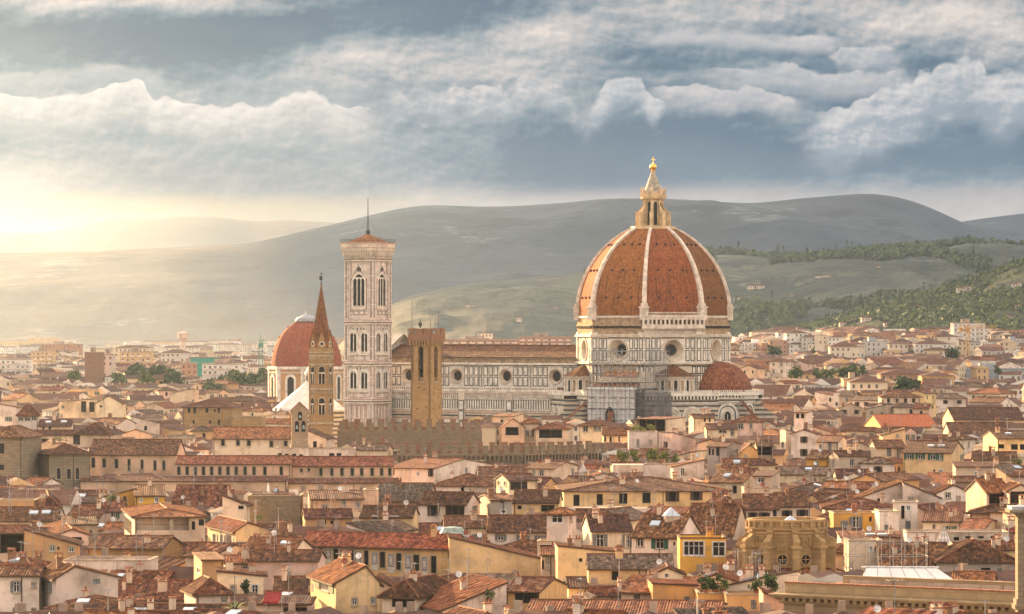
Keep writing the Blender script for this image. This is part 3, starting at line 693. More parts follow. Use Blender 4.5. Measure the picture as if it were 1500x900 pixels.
        pr[-1] = (0.0, pr[-1][1])
        dm.lathe(pr, 8, 0, na - math.pi / 2 - math.pi / 8, na + math.pi * 1.5 - math.pi / 8, cx, cy)
        dm.lathe([(.6, 43.8), (.7, 44.6), (.35, 45.0), (0, 45.6)], 8, 1, cx=cx, cy=cy)
        dm.build('half_dome', [MT['tiles dome half'], MT['marble cream']], T)
    # four small exedrae on the diagonal sides
    for q, na in enumerate((R(-45), R(-135), R(45), R(135))):
        cx, cy = APO * math.cos(na), APO * math.sin(na); ex = MB(); RE = 7.2
        n = 10
        for i in range(n):
            fa = na - math.pi / 2 + math.pi * (i + .5) / n; ap = RE * math.cos(math.pi / 2 / n); M = face_frame(cx + ap * math.cos(fa), cy + ap * math.sin(fa), fa); ex.M = M
            hh = RE * math.sin(math.pi / 2 / n)
            ex.box(-hh - .02, hh + .02, 0, .6, 0, 38.4, 5, 'k')
            ring(ex, arch(1.75, 4.4, 6, 0, 0, 33.4), arch(1.25, 4.1, 6, 0, 0, 33.4), 0, .3, 0); plate(ex, arch(1.25, 4.1, 6, 0, 0, 33.4), 0, .08, 4 if i % 2 else 3)
            ex.box(-hh - .15, hh + .15, -.8, .3, 38.2, 38.7, 0); ex.box(-hh - .1, hh + .1, -.5, .3, 32.4, 32.9, 0)
        ex.M = None
        E = ex.build('exedra', MARB, cath)
        rf = MB(); rf.lathe([(RE + 1.0, 38.5), (.0, 43.0)], 12, 0, na - math.pi / 2, na + math.pi / 2, cx, cy, uvs=True); rf.build('exedra_roof', MT['tiles red'], E)
        bl = MB(); fa = na; M = face_frame(cx + 10.5 * math.cos(na), cy + 10.5 * math.sin(na), na); bl.M = M
        bl.box(-13, 13, 0, 12, 0, 31.0, 6); bl.box(-13.4, 13.4, -1.1, 12, 32.1, 33.3, 0); bl.box(-13.2, 13.2, -.5, 11, 31, 32.1, 3)
        for i in range(22): x = -12.8 + i * 25.6 / 21; bl.box(x - .3, x + .3, -.9, 0, 31.0, 32.1, 0)
        for i in range(40): x = -13.2 + i * 26.4 / 39; bl.box(x - .18, x + .18, -1.12, -.9, 33.3, 34.0, 0)
        for cxx, w in ((-8.5, 2.4), (-3.6, 5.6), (3.6, 5.6), (8.5, 2.4)):
            ring(bl, arch(w + 1.2, 7.6, 9, 0, cxx, 21), arch(w, 7.0, 9, 0, cxx, 21), 0, .3, 0); plate(bl, arch(w, 7.0, 9, 0, cxx, 21), 0, .08, 5)
            panels(bl, cxx - w * .32, cxx + w * .32, 21.3, 26, 2, 2, .2, w=.2)
        for zz in (20.2, 14.0, 29.6): bl.box(-13, 13, -.3, .1, zz, zz + .4, 0)
        panels(bl, -12.5, 12.5, 14.6, 19.6, 14, 1, .4, w=.3)
        bl.M = None; bl.build('exedra_base', MARB, cath)
    # nave with clerestory and south aisle
    X0, X1 = -106.0, -23.5
    nv = MB(); ocx = [-96.5 + 19.6 * i for i in range(4)]
    for side in (-1, 1):
        na = R(90) * side; y0 = 10.2 * side; M = face_frame(0, y0, na)
        nv.M = M; sgn = -side   # local x on the wall vs cathedral x
        W0, W1 = (X0, X1) if side < 0 else (-X1, -X0)
        edges = [W0] + [W0 + (W1 - W0) * i / 4 for i in (1, 2, 3)] + [W1]
        for i in range(4):
            a, bb = edges[i], edges[i + 1]; cxx = (a + bb) / 2
            holed_wall(nv, a, bb, 33.6, 42.6, cxx, 38.4, 2.65, 0)
            oculus(cxx, 38.4, 2.65, 1.75, .9, M, cath)
            nv.box(a - .7, a + .7, -.4, .1, 33.6, 42.4, 0); nv.M = M @ Matrix.Translation((0, -.4, 0)); panels(nv, a - .6, a + .6, 34.4, 42.0, 1, 2, .2, w=.25); nv.M = M
            panels(nv, a + .9, cxx - 3.0, 34.6, 42.0, 3, 2, .35, w=.28); panels(nv, cxx + 3.0, bb - .9, 34.6, 42.0, 3, 2, .35, w=.28)
        nv.box(W0, W1, 0, 1, 42.6, 45.4, 4, 'k'); nv.box(W0, W1, -.9, .2, 42.4, 43.1, 0); nv.box(W0, W1, -.6, .2, 44.6, 45.2, 5)
        nv.box(W0, W1, -.4, .1, 33.6, 34.1, 0)
        for zz in (34.25, 42.1): nv.box(W0, W1, -.15, .1, zz, zz + .25, 1)
    nv.M = None; nv.build('nave_wall', MARB, cath)
    rf = MB(); LR = math.hypot(11.2, 4.4)
    for sy in (-1, 1):
        rf.face([(X0, 11.2 * sy, 45.1), (X1, 11.2 * sy, 45.1), (X1, 0, 49.3), (X0, 0, 49.3)], 0, [(0, 0), (X1 - X0, 0), (X1 - X0, LR), (0, LR)])
        rf.face([(X0, 11.2 * sy, 45.1), (X1, 11.2 * sy, 45.1), (X1, 11.2 * sy, 44.8), (X0, 11.2 * sy, 44.8)], 1)
    rf.box(X0, X1, -.3, .3, 49.2, 49.6, 0)
    rf.build('nave_roof', [MT['tiles brown'], MT['dark']], cath)
    al = MB()
    for side in (-1, 1):
        na = R(90) * side; M = face_frame(0, 20.4 * side, na); al.M = M; W0, W1 = (X0, X1 - 3) if side < 0 else (-X1 + 3, -X0)
        al.box(W0, W1, 0, 1, 0, 33.2, 5, 'k')
        al.box(W0, W1, -1.0, .3, 33.0, 33.7, 0); al.box(W0, W1, -.55, .2, 32.4, 33.0, 0)
        n = 96
        for i in range(n):
            x = W0 + (W1 - W0) * (i + .5) / n
            al.box(x - .2, x + .2, -.8, 0, 30.7, 31.9, 0); al.box(x - .42, x + .42, -.1, .02, 31.0, 31.9, 3); al.box(x - .17, x + .17, -1.02, -.8, 33.7, 34.4, 0)
        al.box(W0, W1, -.75, .1, 31.9, 32.4, 2); al.box(W0, W1, -.35, .1, 30.2, 30.7, 0); al.box(W0, W1, -1.02, -.75, 34.4, 34.7, 0)
        al.box(W0, W1, -.08, .1, 26.9, 30.0, 1)
        n = 78
        for i in range(n):
            x = W0 + (W1 - W0) * (i + .5) / n; al.box(x - .28, x + .28, -.22, .02, 27.0, 29.9, 0)
        for zz, t, mm in ((26.4, .4, 0), (25.2, .12, 2), (24.2, .2, 1), (23.2, .15, 2), (22.0, .35, 0), (21.2, .14, 1), (16.2, .35, 0), (15.0, .12, 1)): al.box(W0, W1, -t, .1, zz, zz + .5, mm)
        panels(al, W0, W1, 16.8, 21.0, 46, 1, .5, w=.35)
        for i in range(5):
            x = W0 + (W1 - W0) * i / 4; al.box(x - 1.3, x + 1.3, -.8, .1, 0, 33, 5)
            al.M = M @ Matrix.Translation((0, -.8, 0)); panels(al, x - 1.2, x + 1.2, 15, 30, 1, 4, .2, w=.3); al.M = M
    al.M = None; al.build('aisle_wall', MARB, cath)
    ar = MB()
    for sy in (-1, 1): ar.face([(X0, 20.0 * sy, 33.3), (X1, 20.0 * sy, 33.3), (X1, 10.2 * sy, 34.2), (X0, 10.2 * sy, 34.2)], 0, [(0, 0), (80, 0), (80, 10), (0, 10)])
    for i in range(13): ar.box(X0 + 3 + i * 6.4, X0 + 3.8 + i * 6.4, -20.2, -19.0, 33.4, 34.6, 1)
    ar.build('aisle_roof', [MT['tiles brown'], MT['terracotta']], cath)
    fc = MB(); fc.M = face_frame(X0, 0, R(180))
    plate(fc, [(-21.5, 0), (21.5, 0), (21.5, 35.5), (11.5, 36.5), (11.5, 46.2), (0, 52.2), (-11.5, 46.2), (-11.5, 36.5), (-21.5, 35.5)], -1.4, 1.2, 0)
    for sx in (-1, 1):
        plate(fc, [(sx * 12.4, 45.9), (0, 52.3), (0, 53.4), (sx * 12.6, 47.0)], -1.8, 1.7, 5)
        fc.box(sx * 11 - 1.2, sx * 11 + 1.2, -1.8, 1.8, 36, 48.5, 0); fc.box(sx * 21 - 1.2, sx * 21 + 1.2, -1.8, 1.8, 0, 37.5, 0)
    fc.M = None; fc.build('facade', MARB, cath)
m = tiles('tiles dome half', [(.05, .02, .010), (.13, .042, .015), (.20, .066, .021), (.27, .10, .035), (.30, .17, .08)], .5, .6)
build_cathedral()

# scaffolding round the south tribune, with its printed sheet
def loc2w(x, y, z=0): c, s_ = math.cos(ROT), math.sin(ROT); return (DOME[0] + x * c - y * s_, DOME[1] + x * s_ + y * c, z)
sc = thing('scaffolding', 'grey tube scaffolding around the south apse of the cathedral', 'scaffolding', loc2w(4, -38), ROT)
def scaffold(parent, x0, x1, y0, y1, z0, z1, st=2.0, r=.11, mats=('steel',), name='tube_frame', planks=True):
    me = MB()
    xs = [x0 + i * (x1 - x0) / max(1, round((x1 - x0) / st)) for i in range(max(1, round((x1 - x0) / st)) + 1)]
    ys_ = [y0 + i * (y1 - y0) / max(1, round((y1 - y0) / st)) for i in range(max(1, round((y1 - y0) / st)) + 1)]
    nzz = max(1, round((z1 - z0) / st))
    for i in range(nzz + 1):
        z = z0 + i * (z1 - z0) / nzz
        for y in (y0, y1): me.tube((x0, y, z), (x1, y, z), r, 4)
        for x in (x0, x1): me.tube((x, y0, z), (x, y1, z), r, 4)
        if planks and i < nzz:
            me.box(x0, x1, y0 - .05, y0 + .9, z - .06, z + .02, 0); me.box(x1 - .9, x1 + .05, y0, y1, z - .08, z, 0)
    for x in xs:
        for y in (y0, y1): me.tube((x, y, z0), (x, y, z1 + .8), r, 4)
    for y in ys_:
        for x in (x0, x1): me.tube((x, y, z0), (x, y, z1 + .8), r, 4)
    for i in range(0, nzz):
        za = z0 + i * (z1 - z0) / nzz; zb_ = z0 + (i + 1) * (z1 - z0) / nzz
        for a, bb in zip(xs[::2], xs[1::2]): me.tube((a, y0, za), (bb, y0, zb_), r * .7, 4)
    return me.build(name, [MT[k] for k in mats], parent)
scaffold(sc, -6.5, 15.5, -2.5, 14, 33.5, 47.5, 1.9)
scaffold(sc, 10.5, 19.0, -1.5, 17, 0, 34.2, 1.9)
nt_ = MB()
for i in range(24): nt_.box(10.6 + i * .35, 10.72 + i * .35, -1.66, -1.6, 20, 33.6, 0)
for i in range(38): nt_.box(10.6, 19.0, -1.66, -1.6, 20 + i * .36, 20.1 + i * .36, 0)
for i in range(30): nt_.box(19.1, 19.16, -1.4 + i * .35, -1.28 + i * .35, 20, 33.6, 0)
for i in range(38): nt_.box(19.1, 19.16, -1.4, 9, 20 + i * .36, 20.1 + i * .36, 0)
simple('net dark', (.16, .155, .15), .9, var=.5, scale=.5); nt_.build('net', MT['net dark'], sc)
rr = MB()
for i, (zz, mi) in enumerate(((34.9, 0), (37.0, 2), (38.6, 0))):
    b_ = 1.0 * i; rr.box(-6.0 + b_, 12.0 - b_, -1.6 + 1.6 * i, 16, zz, zz + .2, 1)
    if mi == 0: rr.face([(-6.3 + b_, -2 + 1.6 * i, zz + .22), (12.3 - b_, -2 + 1.6 * i, zz + .22), (11.5 - b_, 1.2 + 1.6 * i, zz + 1.9), (-5.5 + b_, 1.2 + 1.6 * i, zz + 1.9)], 0, [(0, 0), (18, 0), (17.4, 3.6), (.6, 3.6)]); rr.box(-5.5 + b_, 11.5 - b_, 1.1 + 1.6 * i, 16, zz + .2, zz + 1.85, 2)
    else: rr.box(-5.4 + b_, 11.4 - b_, -.9 + 1.6 * i, 16, zz + .2, zz + 1.5, 2)
rr.M = None
rr.build('cover_roof', [MT['tiles red'], MT['white metal'], MT['marble cream']], sc)
sh = thing('scaffold_sheet', 'pale sheet printed with a dark arched window hung on the cathedral scaffolding', 'sheet', loc2w(4, -41.5), ROT)
s1 = MB(); s1.M = face_frame(0, 0, R(-90))
s1.box(-6.6, 12.0, -.08, .08, 14, 34.6, 0)
for i in range(10): s1.box(-6.6 + i * 2.06, -6.5 + i * 2.06, -.14, -.08, 14, 34.6, 1)
for i in range(7): s1.box(-6.6, 12, -.14, -.08, 15 + i * 3, 15.1 + i * 3, 1)
s1.M = None; s1.build('cloth', [MT['net sheet'] if 'net sheet' in MT else simple('net sheet', (.60, .56, .53), .85, var=.3, scale=.35), MT['net grey']], sh)
s2 = MB(); s2.M = face_frame(0, 0, R(-90)); plate(s2, arch(3.6, 6.6, 8, .6, 2.2, 22.0), .09, .16, 1); plate(s2, arch(1.7, 7.6, 8, .6, 2.2, 19.6), .16, .2, 0)
for zz in (20.2, 22.4): plate(s2, arch(1.0, 1.4, 6, 0, .7, zz), .12, .18, 1); plate(s2, arch(1.0, 1.4, 6, 0, 3.7, zz), .12, .18, 1)
s2.M = None; s2.build('printed_window', [MT['marble pink'], MT['dark']], sh)
s4 = MB()
for i in range(12): xx = -6.4 + i * 1.66; s4.tube((xx, -.45, 12), (xx, -.45, 35.6), .07, 4)
for i in range(11): s4.tube((-6.8, -.42, 14 + i * 2.0), (12.2, -.42, 14 + i * 2.0), .07, 4)
for i in range(5): s4.box(-6.6 + i * 4.1, -3.2 + i * 4.1, -.13, -.09, 27.6, 28.0, 0); s4.box(-6.2 + i * 4.1, -3.6 + i * 4.1, -.13, -.09, 31.4, 31.7, 0)
s4.build('poles', MT['net dark'], sh)
s3 = MB(); s3.box(-7.0, 12.4, -.4, .8, 34.6, 35.2, 0); s3.build('top_rail', MT['white metal'], sh)

# bell tower
def build_campanile():
    c = loc2w(-100.8, -29)
    root = thing('bell_tower', 'tall square pink and white marble bell tower with arched windows', 'tower', (c[0], c[1], 0), ROT)
    H = 6.05; body = MB()
    lv = [(0, 29.4), (29.4, 42.8), (42.8, 57.7), (57.7, 80.3)]
    for k in range(4):
        na = R(90 * k); M = face_frame(H * math.cos(na) * .93, H * math.sin(na) * .93, na); body.M = M
        body.box(-H, H, 0, 2, 0, 80.3, 0, 'k')
        for sx in (-1, 1):   # corner buttresses, octagonal
            body.M = M
            x0, x1 = (H - 1.5, H) if sx > 0 else (-H, -H + 1.5)
            body.box(x0, x1, -.55, 1.5, 0, 80.3, 0)
            body.M = M @ Matrix.Translation((0, -.55, 0))
            for a, bb in lv:
                nn = max(2, round((bb - a) / 5.2))
                panels(body, x0 + .2, x1 - .2, a + 1.2, bb - 1.0, 1, nn, .5, w=.22, fr=1 if a > 40 else 2, inn=0)
        body.M = M
        for a, bb in lv:
            body.box(-H - .05, H + .05, -.85, .2, bb - .9, bb - .35, 5); body.box(-H, H, -.65, .2, bb - .35, bb, 1); body.box(-H, H, -.7, .2, a, a + .5, 0); body.box(-H, H, -.62, .1, a + .5, a + .75, 2)
        # panel fields of the shaft
        panels(body, -4.7, 4.7, 17, 28.2, 5, 2, .4, w=.3, fr=2)
        panels(body, -4.7, 4.7, 60, 61.8, 4, 1, .3, w=.2, fr=1)
        for sx in (-1, 1):
            for a, bb in ((62.4, 78.8),):
                panels(body, sx * 3.9 - .75, sx * 3.9 + .75, a, bb, 1, 5, .3, w=.25, fr=2)
        for z0 in (29.4, 42.8):
            panels(body, -4.7, 4.7, z0 + 1.0, z0 + 3.0, 4, 1, .3, w=.2, fr=2)
            zt = z0 + (11.6 if z0 < 40 else 12.4)
            for sx in (-1, 1): body.box(sx * 4.55 - .25, sx * 4.55 + .25, -.3, .1, z0 + 1, zt + 1, 0)
            body.box(-.35, .35, -.35, .1, z0 + 1, zt + 1, 0)
            panels(body, -4.3, -.45, zt - 2.1, zt + .4, 3, 1, .25, w=.25, fr=1); panels(body, .45, 4.3, zt - 2.1, zt + .4, 3, 1, .25, w=.25, fr=1)
        # windows
        wins = [(0, 62.6, 4.9, 12.2, 3)]
        for z0, hgt in ((33.0, 7.2), (46.2, 7.9)):
            for sx in (-1, 1): wins.append((sx * 2.35, z0, 2.7, hgt, 2))
        for cx, z0, w, hgt, nl in wins:
            wm = MB(); wm.M = M
            ring(wm, arch(w + 1.3, hgt + .9, 8, .35, cx, z0), arch(w, hgt, 8, .35, cx, z0), 0, .45, 0)
            ring(wm, arch(w + 1.7, hgt + 1.15, 8, .35, cx, z0), arch(w + 1.3, hgt + .9, 8, .35, cx, z0), 0, .3, 2)
            plate(wm, arch(w, hgt, 8, .35, cx, z0), 0, .05, 3)
            for i in range(1, nl):
                x = cx - w / 2 + w * i / nl; wm.box(x - .14, x + .14, -.3, 0, z0, z0 + hgt - w * .45, 0)
            lw = w / nl
            for i in range(nl):   # tracery heads
                x = cx - w / 2 + lw * (i + .5); zt = z0 + hgt - w * .62
                o = arch(lw, lw * .9, 5, .4, x, zt); 
                wm.face([(p[0], -.2, p[1]) for p in reversed([(o[0][0], zt + lw * 1.15)] + [(o[q][0], o[q][1]) for q in range(1, len(o) // 2 + 1)] + [(x, zt + lw * 1.15)])], 0)
                wm.face([(p[0], -.2, p[1]) for p in reversed([(x, zt + lw * 1.15)] + [(o[q][0], o[q][1]) for q in range(len(o) // 2, len(o) - 1)] + [(o[-1][0], zt + lw * 1.15)])], 0)
            wm.box(cx - w / 2 - .6, cx + w / 2 + .6, -.6, .1, z0 - .4, z0, 0)
            wm.box(cx - w / 2, cx + w / 2, -.35, .05, z0, z0 + .9, 5)
            for sx in (-1, 1):   # steep gable over the window
                top = z0 + hgt + (4.2 if nl == 3 else 2.2); xx = w / 2 + .95
                plate(wm, [(cx + sx * xx, z0 + hgt - w * .35), (cx, top - .7), (cx, top), (cx + sx * (xx + .35), z0 + hgt - w * .35)], 0, .5, 0)
            plate(wm, arch(w * .3, w * .3, 6, 0, cx, z0 + hgt + (1.0 if nl == 3 else .5)), 0, .4, 1)
            wm.M = None; wm.build('bell_window', [MT['marble white'], MT['marble green'], MT['marble pink'], MT['dark'], MT['dark'], MT['marble cream']], root)
    body.M = None
    body.build('shaft', [MT['marble pale'], MT['marble green'], MT['marble rose'], MT['dark'], MT['rough masonry'], MT['marble cream']], root)
    cn = MB()
    for k in range(4):
        na = R(90 * k); cn.M = face_frame(H * math.cos(na), H * math.sin(na), na); e = H + .8
        cn.box(-H, H, -.1, 1.5, 80.3, 82.0, 0); cn.box(-e - .1, e + .1, -1.1, 1.5, 83.2, 85.9, 0); cn.box(-e - .25, e + .25, -1.25, .5, 84.0, 84.3, 2); cn.box(-e - .3, e + .3, -1.3, .5, 85.7, 86.1, 2)
        n = 17
        for i in range(n):
            x = -H + .2 + (2 * H - .4) * i / (n - 1); cn.box(x - .2, x + .2, -1.0, 0, 81.4, 83.3, 0); cn.box(x - .2, x + .2, -.5, 0, 80.8, 81.5, 0)
        panels(cn, -H, H, 84.4, 85.6, 12, 1, .3, w=.2)
    cn.M = None
    for k in range(4):
        na = R(90 * k); cn.M = face_frame(H * math.cos(na), H * math.sin(na), na)
        for i in range(9): x = -6.8 + i * 1.7; cn.tube((x, -1.1, 86), (x, -1.1, 87.3), .05, 4, 3)
        for zz in (86.7, 87.3): cn.tube((-6.9, -1.1, zz), (6.9, -1.1, zz), .05, 4, 3)
    cn.M = None
    cn.build('cornice', [MT['marble cream'], MT['marble green'], MT['marble pink'], MT['iron']], root)
    rf = MB(); e = 5.8
    for k in range(4):
        a0 = R(45 + 90 * k); a1 = R(135 + 90 * k); q = e * math.sqrt(2)
        rf.face([(q * math.cos(a0), q * math.sin(a0), 86.0), (q * math.cos(a1), q * math.sin(a1), 86.0), (0, 0, 89.4)], 0, [(0, 0), (14, 0), (7, 8)])
    rf.build('roof', MT['tiles red'], root)
    pl = MB(); pl.tube((0, 0, 89), (0, 0, 90.6), .7, 8); pl.tube((0, 0, 90), (0, 0, 102.0), .22, 6, 0, .1)
    for sx, sy in ((4, 4), (-4, 4), (4, -4), (-4, -4)): pl.tube((sx, sy, 86.6), (0, 0, 95), .03, 4)
    pl.build('pole', MT['iron'], root)
simple('marble pale', (.72, .58, .48), .6, var=.28, scale=.5); simple('marble rose', (.34, .19, .14), .6, var=.3, scale=.7)
build_campanile()

def build_badia():
    Y = 1000.0; x0 = (470.5 - HX) * Y / F
    root = thing('church_tower', 'slender hexagonal brown stone church tower with pointed brick spire', 'tower', (x0, Y, 0), R(6))
    Rr = 3.05; sh = MB(); wins = []
    for k in range(6):
        na = R(60 * k - 90 + 0); ap = Rr * math.cos(R(30)); M = face_frame(ap * math.cos(na), ap * math.sin(na), na); sh.M = M; hh = Rr * math.sin(R(30))
        sh.box(-hh, hh, 0, .8, 0, 49.0, 0, 'k')
        for zz in (29.5, 38.6, 45.2, 48.4): sh.box(-hh - .12, hh + .12, -.3, .2, zz, zz + .45, 1)
        for i in range(5): x = -hh + .3 + i * (2 * hh - .6) / 4; sh.box(x - .14, x + .14, -.28, 0, 46.6, 47.6, 1); sh.box(x - .14, x + .14, -.25, 0, 37.6, 38.5, 1)
        sh.box(-hh - .1, hh + .1, -.3, .1, 47.6, 48.0, 1)
        for sx in (-1, 1): sh.box(sx * hh - .22, sx * hh + .22, -.16, .1, 29, 48.4, 0)
        for z0, hgt in ((32.0, 4.4), (40.2, 4.6), (23, 3.2)):
            wm = MB(); wm.M = M
            ring(wm, arch(2.0, hgt + .4, 7, 0, 0, z0), arch(1.5, hgt, 7, 0, 0, z0), 0, .2, 1); plate(wm, arch(1.5, hgt, 7, 0, 0, z0), 0, .04, 2)
            if z0 > 30: wm.box(-.09, .09, -.16, 0, z0, z0 + hgt * .6, 3); wm.box(-.75, .75, -.14, 0, z0 + hgt * .6, z0 + hgt * .68, 3); wm.lathe([(.28, 0), (.28, .1)], 4, 3) if False else None
            wm.M = None; wm.build('arched_window', [MT['stone tower'], MT['frame stone'], MT['dark'], MT['marble cream']], root)
    sh.M = None; sh.build('shaft', [MT['stone tower'], MT['frame stone']], root)
    sp = MB(); rs_ = Rr * .95
    sp.lathe([(rs_, 49.0), (rs_ * .80, 52.0), (.12, 66.2)], 6, 0, R(-120), R(240), uvs=True)
    for k in range(6):
        na = R(60 * k - 90); ap = Rr * .95 * math.cos(R(30)); sp.M = face_frame(ap * math.cos(na), ap * math.sin(na), na)
        plate(sp, [(-1.45, 48.9), (1.45, 48.9), (1.45, 50.0), (0, 54.2), (-1.45, 50.0)], -1.2, .12, 1)
        for sx in (-1, 1): plate(sp, [(sx * 1.6, 49.8), (0, 54.2), (0, 54.8), (sx * 1.85, 50.0)], -1.3, .3, 0)
        plate(sp, [(.75 * math.cos(R(45 * i)), 50.9 + .75 * math.sin(R(45 * i))) for i in range(8)], .1, .2, 2); plate(sp, [(.42 * math.cos(R(45 * i)), 50.9 + .42 * math.sin(R(45 * i))) for i in range(8)], .2, .25, 3)
        va = R(60 * k - 60); sp.M = None
        a = (rs_ * math.cos(va), rs_ * math.sin(va), 49.2); sp.tube(a, (.1 * math.cos(va), .1 * math.sin(va), 67), .16, 4, 0, .05); sp.tube((rs_ * math.cos(va), rs_ * math.sin(va), 48.6), (rs_ * math.cos(va), rs_ * math.sin(va), 51.4), .4, 5, 1, .1)
    sp.build('spire', [MT['spire brick'], MT['stone tower'], MT['marble cream'], MT['dark']], root)
    v = MB(); v.tube((0, 0, 66.5), (0, 0, 70.2), .07, 5); v.box(-.5, .3, -.05, .05, 67.9, 69.0, 0); v.box(-.35, .35, -.04, .04, 69.6, 69.75, 0); v.lathe([(.02, 66.8), (.25, 67.1), (.02, 67.4)], 8); v.build('weather_vane', MT['iron'], root)
tiles('spire brick', [(.10, .042, .018), (.20, .078, .028), (.28, .115, .04), (.34, .16, .06)], .6, .3)
build_badia()

def merlons(me, x0, x1, z, w=1.3, gap=1.0, h=1.5, t=.5, mi=0, mi2=None, y=0.0):
    n = max(1, int((x1 - x0 + gap) / (w + gap))); st = (x1 - x0 + gap) / n
    for i in range(n):
        a = x0 + i * st; bb = a + st - gap
        me.box(a, bb, y, y + t, z, z + h * (.93 + .14 * rng.random()), mi)
def build_bargello_tower():
    Y = 1030.0; x0 = (624 - HX) * Y / F
    root = thing('stone_tower', 'square brown stone tower with brick battlements and two tall arched openings', 'tower', (x0, Y + 5, 0), ROT)
    H = 3.1; sh = MB(); bt = MB()
    for k in range(4):
        na = R(90 * k); M = face_frame(H * math.cos(na), H * math.sin(na), na); sh.M = M; bt.M = M
        sh.box(-H, H, 0, .6, 0, 40.5, 0, 'k'); cx = .1; w = 1.75; z0, z1 = 40.5, 50.6
        sh.box(-H, cx - w / 2, 0, .9, z0, 50.6, 0, 'k'); sh.box(cx + w / 2, H, 0, .9, z0, 50.6, 0, 'k')
        a = arch(w, 9.6, 8, 0, cx, z0)
        for q in range(1, len(a) - 2):
            sh.face([(a[q][0], 0, a[q][1]), (a[q + 1][0], 0, a[q + 1][1]), (a[q + 1][0], 0, 50.6), (a[q][0], 0, 50.6)], 0)
            sh.face([(a[q][0], 0, a[q][1]), (a[q][0], .9, a[q][1]), (a[q + 1][0], .9, a[q + 1][1]), (a[q + 1][0], 0, a[q + 1][1])], 0)
        sh.box(cx - w / 2, cx + w / 2, .6, .9, z0, z0 + 1.0, 0)
        sh.box(-H + .5, H - .5, 1.6, 2.0, 39, 51, 2)
        sh.tube((cx - w / 2, .4, 46), (cx + w / 2, .4, 46), .15, 5, 2); sh.lathe([(.2, 46), (.35, 45), (.75, 44.2), (.8, 43.8)], 10, 2, cx=cx, cy=.7)
        sh.box(cx - w / 2 - .3, cx + w / 2 + .3, -.25, .2, z0 - .4, z0, 1)
        for i in range(14): x, z = -H + .6 + (i * 2.37 % (2 * H - 1.2)), 12 + (i * 5.3) % 27; sh.box(x - .16, x + .16, -.02, .1, z, z + .35, 2)
        e = H + .5
        for i in range(7):
            x = -H + .25 + i * (2 * H - .5) / 6; bt.box(x - .18, x + .18, -.75, 0, 50.4, 51.8, 1)
        bt.box(-H, H, -.05, .4, 50.6, 51.8, 0); bt.box(-e, e, -.75, .3, 51.6, 53.6, 0); merlons(bt, -e, e, 53.6, 1.35, .85, 1.5, .5, 0, y=-.75)
        for i in range(4): x = -e + 1.2 + i * 2.1; bt.box(x + .1, x + .7, .1, .3, 53.6, 54.5, 2)
    sh.M = bt.M = None
    sh.prism([(-H + .4, -H + .4), (H - .4, -H + .4), (H - .4, H - .4), (-H + .4, H - .4)], 53.0, 53.4, 2)
    sh.build('shaft', [MT['stone tower'], MT['frame stone'], MT['dark']], root)
    bt.build('battlements', [MT['brick red'], MT['stone tower'], MT['copper green']], root)
    for (px_, top, rr_) in ((603, 440, .07), (630, 463, .05), (642, 455, .06)):
        p = MB(); xx = (px_ - 624) * Y / F; p.tube((xx, -1, 53), (xx, -1, zat(top, Y)), rr_, 5); p.M = None; o = p.build('flagpole', MT['iron'], root); o.rotation_euler = (0, 0, -ROT)
    v = MB(); xx = (615 - 624) * Y / F; v.tube((xx, 0, 53), (xx, 0, 57.6), .05, 5); v.lathe([(.05, 55.2), (.35, 55.6), (.25, 56.4), (.1, 57.2), (0, 57.6)], 7, 0, cx=xx); v.box(xx - .6, xx + .5, -.06, .06, 55.9, 56.5, 0)
    o = v.build('weather_vane', MT['iron'], root); o.rotation_euler = (0, 0, -ROT)
build_bargello_tower()

